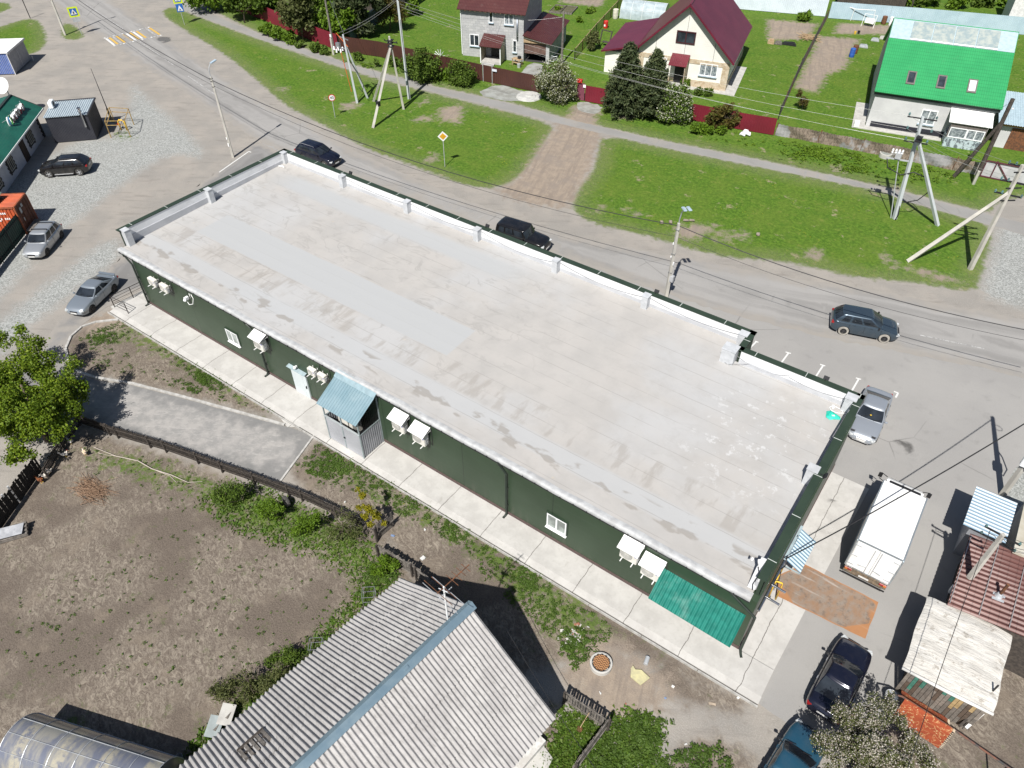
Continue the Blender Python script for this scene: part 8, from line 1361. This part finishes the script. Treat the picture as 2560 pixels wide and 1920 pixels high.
t = thing('rubbish_sack', 'white bulging sacks at the burgundy fence end', 'sack', G(1855, 340)); m = MB(); [m.tube([(x-.3, y, .06+z), (x-.1, y+.1, .2+z), (x+.15, y, .22+z), (x+.3, y-.1, .1+z)], [.08, .2, .22, .06], 8) for x, y, z in ((0, 0, 0), (.45, .3, .05), (.1, .5, .12))]; m.build('sack', PVC, t, smooth=True)
for k, (px, py, w_, c_) in enumerate(((1927, 108, .8, WOOD_P), (1972, 112, 1.9, DARK), (1945, 110, 1., WOOD_G), (2187, 102, 1.0, GALV), (2206, 97, .8, CONC), (2158, 118, 1.1, GALV), (2137, 85, .3, YEL), (2146, 84, .35, DARK))):
    t = thing('yard_clutter', ['wooden crate on the lawn by the heap at the wire fence', 'dark pile of boards on the far lawn', 'grey planks lying beside the dark board pile', 'grey frame stacked by the green roofed house', 'concrete block by the green roofed house', 'pale slatted frame on the lawn by the blue barrel', 'small yellow pail by the vegetable rows', 'small black pail by the vegetable rows'][k], ['crate', 'boards', 'planks', 'frame', 'block', 'frame', 'pail', 'pail'][k], G(px, py), R(15)); m = MB()
    if k > 5: m.lathe([(w_*.4, 0), (w_*.5, .35), (w_*.46, .35), (w_*.4, .05)], 14)
    else: [m.box((0, -.3+.2*i, .1+.12*(i % 2)), (w_*(1-.1*i), .17, .14 if k != 0 else .5), .08*i-.1) for i in range(4)]
    m.build('body', c_, t)
t = thing('brushwood', 'dry branch heap by the top of the wire fence', 'heap', G(2022, 98)); m = MB(); rnd = random.Random(5)
for k in range(40): a_ = rnd.uniform(0, PI); m.bar(V(rnd.gauss(0, .5)-math.cos(a_), rnd.gauss(0, .4)-math.sin(a_)*.6, rnd.uniform(0, .3)), V(rnd.gauss(0, .5)+math.cos(a_), rnd.gauss(0, .4)+math.sin(a_)*.6, rnd.uniform(.1, .5)), .05)
m.build('branches', WOOD_P, t)
t = thing('leaning_bike', 'bicycle leaning by the garage corner of the block house', 'bicycle', G(1384, 160), R(30)); m = MB(); [m.lathe([(.31, -.015), (.34, -.015), (.34, .015), (.31, .015)], 20, (x, 0, .34), axis='Y', closed=True) for x in (-.52, .52)]; wl_ = m.build('wheels', DARK, t); m = MB(); m.tube([(-.52, 0, .34), (-.15, 0, .85), (.4, 0, .9), (.52, 0, .34)], .025, 6); m.tube([(-.52, 0, .34), (.0, 0, .3), (.4, 0, .85)], .025, 6); m.bar((.38, -.25, 1.0), (.38, .25, 1.0), .03); m.box((-.2, 0, .95), (.25, .12, .06)); m.build('frame', GALV, t)
ST = mat('pale_rock', (.3, .26, .21), .9, c2=(.22, .19, .15), ns=5)
rnd = random.Random(2)
for k, (px, py) in enumerate(((1654, 558), (1676, 557), (1714, 553), (1729, 553), (1895, 588))):
    t = thing('stone_block', ['flat pale stone left of the twin lamp head on the verge', 'flat pale stone next to the leftmost one on the verge', 'squarish stone just right of the twin lamp post', 'squarish stone furthest right of the four by the lamp', 'white lump of stone alone on the verge right of the lamp'][k], 'stone', G(px, py), rnd.uniform(0, 2), 'stones on the verge'); m = MB(); m.box((0, 0, .1), (.5, .32, .1), .2); m.build('stone', ST, t, bevel=.05)
# foreground yard things
t = thing('tyre', 'old car tyre leaning on the lattice fence', 'tyre', G(717, 1258, .0)); m = MB(); m.lathe([(.19, -.09), (.31, -.1), (.34, -.06), (.34, .06), (.31, .1), (.19, .09)], 30, (0, 0, .33), axis='Y', closed=True); o_ = m.build('tyre', mat('dusty_tyre_rubber', (.05, .048, .045), .9, c2=(.09, .085, .08), ns=5), t, smooth=True, angle=35); m = MB(); m.lathe([(.01, -.05), (.19, -.05), (.19, .05), (.12, .03), (.01, .03)], 24, (0, 0, .33), axis='Y'); m.build('rim', mat('rusty_rim', (.08, .075, .07), .7), t); place(t, G(719, 1262), R(-10))
t = thing('manhole', 'concrete well ring with rusty orange cast cover on the sand', 'manhole', G(1502, 1663)); m = MB(); m.lathe([(.53, 0), (.53, .26), (.47, .28), (.44, .27), (.44, .1)], 34); m.build('ring', CONC, t, smooth=True, angle=35)
mc_ = NT('rusty_cast_cover'); v = mc_.obj(); w_ = mc_.math('SINE', mc_.math('ADD', mc_.math('MULTIPLY', mc_.sep(v)[1], 62), mc_.math('MULTIPLY', mc_.math('SINE', mc_.math('MULTIPLY', mc_.sep(v)[0], 30)), 1.6))); mc_.col(mc_.mix(mc_.sstep(w_, -.2, .4), (.13, .06, .03), (.4, .2, .08))); mc_.p(rough=.8); mc_.bump(w_, .5, .02)
m = MB(); m.lathe([(.01, .3), (.1, .305), (.1, .3), (.38, .3), (.38, .24), (.01, .24)], 30); cv = m.build('cover', mc_.m, t); m = MB(); [m.box((.41*math.cos(k*.5), .41*math.sin(k*.5), .285), (.05, .09, .02), k*.5) for k in range(12)]; m.build('cover_lugs', DARK, t)
t = thing('insulation_sheet', 'torn sheet of yellowish insulation board lying on the bare ground', 'sheet', G(1594, 1690)); m = MB(); P_ = gp([(1577, 1673), (1582, 1666), (1588, 1676), (1603, 1677), (1624, 1697), (1601, 1715), (1591, 1707), (1576, 1694)]); c_ = sum(P_, V(0, 0, 0))/len(P_); m.prism([(p.x, p.y) for p in P_], .05, .11); m.build('board', mat('yellow_wool_board', (.52, .48, .27), .9, c2=(.42, .39, .24), ns=4, bs=20), t, world=True)
t = thing('tin_can', 'grey tin lying on its side near the insulation sheet', 'can', G(1616, 1654)); m = MB(); m.lathe([(.1, -.2), (.11, -.19), (.11, .19), (.1, .2)], 16, (0, 0, .11), axis='Y'); m.build('tin', GALV, t, smooth=True, angle=40); place(t, G(1616, 1654), R(12))
t = thing('rubble_heap', 'small heap of white and red rubble among the weeds', 'heap', G(1436, 1590)); m = MB(); rnd = random.Random(9); 
for k in range(60): m.box((rnd.gauss(0, .28), rnd.gauss(0, .35), rnd.uniform(.02, .1)), (rnd.uniform(.05, .18), rnd.uniform(.04, .14), .05), rnd.uniform(0, 3), 0 if rnd.random() < .75 else 1, rnd.uniform(-.4, .4))
m.build('rubble', [mat('white_rubble', (.5, .48, .45), .9), mat('brick_rubble', (.36, .16, .1), .9)], t)
def litter(seed, pts, lab, name, mt, s):
    pass
for k, (px, py, w_, h_, c_, l_) in enumerate(((1682, 1717, .12, .1, 'white_scrap', 'round white scrap on the ashy ground'), (1714, 1861, .12, .05, 'white_scrap', 'white scrap on the bare ground near the bottom edge'), (1564, 1760, .06, .03, 'red_scrap', 'red scrap of brick by the weathered fence corner'), (1663, 1746, .09, .06, 'blue_scrap', 'blue scrap on the ashy ground'), (1845, 1745, .12, .1, 'white_scrap', 'white scrap by the apron corner'), (1062, 1325, .14, .07, 'white_scrap', 'pale rag scrap below the green wall on the bed'), (982, 1340, .2, .1, 'blue_scrap', 'pale blue bottle behind the fence spur'), (1057, 1396, .25, .2, 'white_scrap', 'whitish lump at the foot of the grey plank fence'), (1500, 1733, .15, .03, 'white_scrap', 'thin white strip on the sand'), (1780, 1760, .3, .1, 'tan_scrap', 'broken tan board by the apron corner'), (863, 1256, .1, .1, 'white_scrap', 'white bottle top behind the lattice fence'))):
    cc = {'white_scrap': (.65, .65, .63), 'red_scrap': (.4, .12, .06), 'blue_scrap': (.2, .28, .45), 'tan_scrap': (.42, .34, .26)}[c_]; t = thing('scrap', l_, 'scrap', G(px, py)); m = MB(); m.box((0, 0, .03), (w_, h_, .05), k*1.1); m.box((w_*.3, h_*.2, .05), (w_*.5, h_*.6, .04), k*.7, 0, .3); m.build('scrap', mat(c_, cc, .7), t)
t = thing('brush_pile', 'heap of brown pruned twigs on the bare garden soil', 'heap', G(235, 1228)); m = MB(); rnd = random.Random(12); tw = mat('twig_brown', (.19, .115, .07), .9, c2=(.27, .18, .12), ns=8)
for k in range(230): a_ = rnd.gauss(.15, .55); c_ = V(rnd.gauss(0, .5), rnd.gauss(0, .28), rnd.uniform(.03, .3)*math.exp(-rnd.random())); l_ = rnd.uniform(.3, .75); d_ = V(math.cos(a_)*l_, math.sin(a_)*l_, rnd.uniform(-.1, .12)); m.tube([c_-d_, c_+V(0, 0, rnd.uniform(0, .06)), c_+d_], [.012, .01, .005], 4)
m.build('twigs', tw, t)
t = thing('fallen_branch', 'long bare pale branch lying across the upper garden', 'branch', G(380, 1160)); m = MB(); pts = [G(*q_, .12) for q_ in ((235, 1118), (290, 1140), (345, 1152), (380, 1172), (430, 1188), (470, 1206), (506, 1204))]; m.tube(pts, [.02, .025, .03, .03, .028, .02, .012], 6); m.tube([pts[1], G(270, 1138, .2), G(245, 1132, .15)], .015, 5); m.tube([pts[3], G(425, 1190, .05), G(440, 1205, .02)], .015, 5); m.build('wood', mat('pale_bark', (.42, .37, .32), .9), t, world=True)
for k, (px, py) in enumerate(((270, 1453), (780, 1615))): pass
def stool(label, px, py): 
    t = thing('stool_frame', label, 'stool', G(px, py), R(40), 'cube frames by the eave'); m = MB(); s_ = .3; [m.bar((x, y, 0), (x, y, .75), .022) for x in (-s_, s_) for y in (-s_, s_)]; [m.bar(a_, b_, .022) for z in (.74, .3) for a_, b_ in (((-s_, -s_, z), (s_, -s_, z)), ((s_, -s_, z), (s_, s_, z)), ((s_, s_, z), (-s_, s_, z)), ((-s_, s_, z), (-s_, -s_, z)))]; m.build('frame', STEEL, t)
stool('grey cube shaped metal frame by the roof eave, upper one', 925, 1500); stool('grey cube shaped metal frame by the roof eave, lower one', 795, 1628)
for k, (px, py) in enumerate(((575, 1800), (545, 1830))): t = thing('sheet_offcut', ['pale sheet offcut at the roof eave, upper one', 'grey sheet offcut at the roof eave, lower one'][k], 'sheet', G(px, py), R(20)); m = MB(); m.box((0, 0, .6), (.6, .9, .02), .2, 0, .15, .25); m.build('sheet', [CONC, mat('grey_green_sheet', (.3, .34, .34), .6)][k], t); m = MB(); m.box((0, 0, .3), (.3, .3, .58)); m.build('prop', WOOD_G, t)
t = thing('covered_boards', 'stack of boards under grey sheeting at the lower left edge', 'boards', G(18, 1345), R(58)); m = MB(); [m.box((0, -.25+.17*i, .15+.05*i), (2.2, .15, .2+.05*i), .03*i) for i in range(4)]; m.build('boards', WOOD_G, t); m = MB(); m.slab([(-.9, -.3, .42), (.9, -.35, .4), (1.0, .3, .5), (-.8, .35, .55)], .03); m.build('sheeting', mat('grey_sheeting', (.4, .41, .43), .6, c2=(.28, .29, .31), ns=3), t)
t = thing('spade', 'rusty spade leaning on the weathered plank fence', 'spade', G(1450, 1822)); m = MB(); m.tube([(0, 0, .15), (.12, .45, 1.0)], .018, 6); m.build('shaft', WOOD_P, t); m = MB(); m.lathe([(.01, 0), (.13, .01), (.14, .02), (.01, .03)], 12, (0, -.05, .05)); m.build('blade', RUST, t)
# hens by the fence
def hen(label, px, py, ang, body, comb=True):
    t = thing('hen', label, 'hen', G(px, py), R(ang), 'hens by the garden fence'); me = bpy.data.meshes.new('body'); vs = [(-.2, 0, .36), (-.1, 0, .25), (.02, 0, .23), (.12, 0, .27), (.17, 0, .36), (.20, 0, .43), (.245, 0, .435)]; me.from_pydata(vs, [(i, i+1) for i in range(6)], []); o = bpy.data.objects.new('body', me); COL.objects.link(o); sk = o.modifiers.new('s', 'SKIN'); su = o.modifiers.new('u', 'SUBSURF'); su.levels = 2
    for i, r_ in enumerate(((.035, .06), (.09, .09), (.115, .11), (.095, .09), (.05, .05), (.042, .042), (.02, .016))): me.skin_vertices[0].data[i].radius = r_
    me.skin_vertices[0].data[2].use_root = True; dg = bpy.context.evaluated_depsgraph_get(); nm = bpy.data.meshes.new_from_object(o.evaluated_get(dg)); o.modifiers.clear(); o.data = nm; nm.name = 'body'; nm.materials.append(body); nm.polygons.foreach_set('use_smooth', [True]*len(nm.polygons)); o.parent = t
    m = MB(); [m.slab([(-.16, y*.4, .30), (-.3, y*1.6, .46+abs(y)), (-.27, y*1.6, .5+abs(y)), (-.12, y*.4, .36)], .008) for y in (-.03, -.01, .01, .03)]; m.build('tail', body, t); m = MB(); [m.slab([(.2+.02*k, -.006, .47), (.22+.02*k, -.006, .47), (.212+.02*k, -.006, .515), (.204+.02*k, -.006, .515)], .012) for k in range(3)]; m.lathe([(.001, -.03), (.015, -.02), (.01, 0)], 8, (.235, 0, .41)); m.build('comb', RED, t); m = MB(); m.lathe([(.012, 0), (.001, .035)], 8, (.27, 0, .432), axis='X'); [m.bar((.02, s*.05, 0), (.0, s*.05, .17), .014) for s in (-1, 1)]; [m.bar((.02, s*.05, .006), (.07, s*(.05+e), .004), .01) for s in (-1, 1) for e in (-.025, 0, .025)]; m.build('legs_and_beak', YEL, t); m = MB(); [m.lathe([(.001, -.006), (.007, 0), (.001, .006)], 8, (.215, s*.037, .447), axis='Y') for s in (-1, 1)]; m.build('eyes', DARK, t)
FW = mat('white_feather', (.68, .65, .6), .9, c2=(.55, .5, .44), ns=12); FB = mat('brown_feather', (.22, .08, .03), .9, c2=(.14, .05, .02), ns=12); FBF = mat('buff_feather', (.55, .4, .25), .9, c2=(.6, .55, .5), ns=10)
hen('larger white hen walking by the board fence', 126, 1184, 200, FW); hen('white hen with reddish neck beside the board fence post', 118, 1193, 100, FW); hen('brown hen nearest the board fence', 104, 1206, 20, FB); hen('white hen in the shade under the maple tree', 178, 1108, 10, FW); hen('white hen at the edge of the shade by the fence', 165, 1142, 60, FW); hen('buff and white hen near the fallen branch', 216, 1138, 170, FBF)
# carpet over the pipe, and the pipe line by the tarpaulin shed
t = thing('pipe_line', 'rusty overhead gas pipe on thin posts at the bottom right', 'pipe', V(53.4, 1.0, 0)); m = MB(); zp = 1.75; pp = [G(2224, 1745, 1.45), G(2224, 1734, zp), G(2255, 1741, zp), G(2387, 1825, zp), G(2519, 1917, zp), G(2600, 1972, zp)]; m.tube(pp, .045, 8); m.build('pipe', mat('rust_brown_pipe', (.16, .07, .045), .7, c2=(.05, .05, .05), ns=3), t, world=True)
for px, py in ((2224, 1734), (2387, 1825), (2519, 1917)): q_ = G(px, py, zp); m = MB(); m.bar((*q_.xy, 0), (*q_.xy, zp-.03), .06); m.build('post', DARK, t, world=True)
cr = NT('red_patterned_carpet'); vo = cr.voro(6.5, out='Distance'); c = cr.mix(cr.sstep(cr.noise(3, 4), .35, .65), (.29, .06, .02), (.24, .045, .016)); c = cr.mix(cr.sstep(vo, .2, .12), c, (.55, .4, .2)); ln = cr.math('ABSOLUTE', cr.math('SUBTRACT', cr.noise(3.2, 2), .5)); c = cr.mix(cr.sstep(ln, .02, .008, 0, .6), c, (.5, .33, .15)); cr.col(c); cr.p(rough=.95)
a, b = G(2262, 1747, zp+.05), G(2383, 1823, zp+.05); t = thing('carpet', 'orange red patterned carpet hung over the pipe beside the plank wall', 'carpet', V((a.x+b.x)/2, a.y, 0)); m = MB(); prof = [(1.15, .55), (1.0, .62), (.6, .98), (.25, 1.42), (.08, 1.76), (0, 1.81), (-.08, 1.77), (-.16, 1.3), (-.24, .8), (-.3, .42)]; NU = 14
for i in range(NU+1):
    p = a.lerp(b, i/NU)
    for j, (dy, z) in enumerate(prof): m.v.append((p.x, p.y+dy+.015*math.sin(i*1.1+j), z+.012*math.sin(i*1.7)))
n = len(prof); m.f = [(i*n+k, (i+1)*n+k, (i+1)*n+k+1, i*n+k+1) for i in range(NU) for k in range(n-1)]; m.m = [0]*len(m.f); m.build('pile', cr.m, t, smooth=True, world=True); m = MB(); [m.bar((b.x+.0, b.y+dy, z), (b.x+.09, b.y+dy, z-.02), .02) for (d0, z0), (d1, z1) in zip(prof, prof[1:]) for dy, z in [(d0+(d1-d0)*f_, z0+(z1-z0)*f_) for f_ in (0, .25, .5, .75)]]; m.build('fringe', mat('cream_fringe', (.55, .45, .33), .9), t, world=True)
t = thing('ladder_beam', 'dark timber beam propped along the right side of the tarpaulin shed', 'beam', G(2420, 1800)); m = MB(); m.bar(G(2400, 1815, .4), G(2475, 1742, 1.9), .1); m.bar(G(2405, 1822, .3), G(2478, 1748, 1.8), .05); m.build('timber', WOOD_D, t, world=True); t = thing('white_plank', 'white plank resting beside the dark beam', 'plank', G(2440, 1800)); m = MB(); m.bar(G(2415, 1820, .5), G(2458, 1783, .7), .12, .03); m.box(G(2462, 1770, 1.0), (.12, .3, .25), .6); m.build('plank', WHITE, t, world=True); t = thing('stake', 'short dark stake sticking up at the tarpaulin corner', 'post', G(2455, 1760)); q_ = G(2457, 1752, 1.5); m = MB(); m.bar((*q_.xy, 0), (*q_.xy, 3.0), .06); m.build('stake', DARK, t, world=True)
t = thing('tub', 'galvanised tub with basin beside the pipe end', 'tub', V(53.35, 1.75, 0)); m = MB(); m.lathe([(.22, 0), (.26, .5), (.28, .52), (.25, .5), (.21, .04), (.01, .04)], 18); m.build('tub', GALV, t, smooth=True, angle=40)
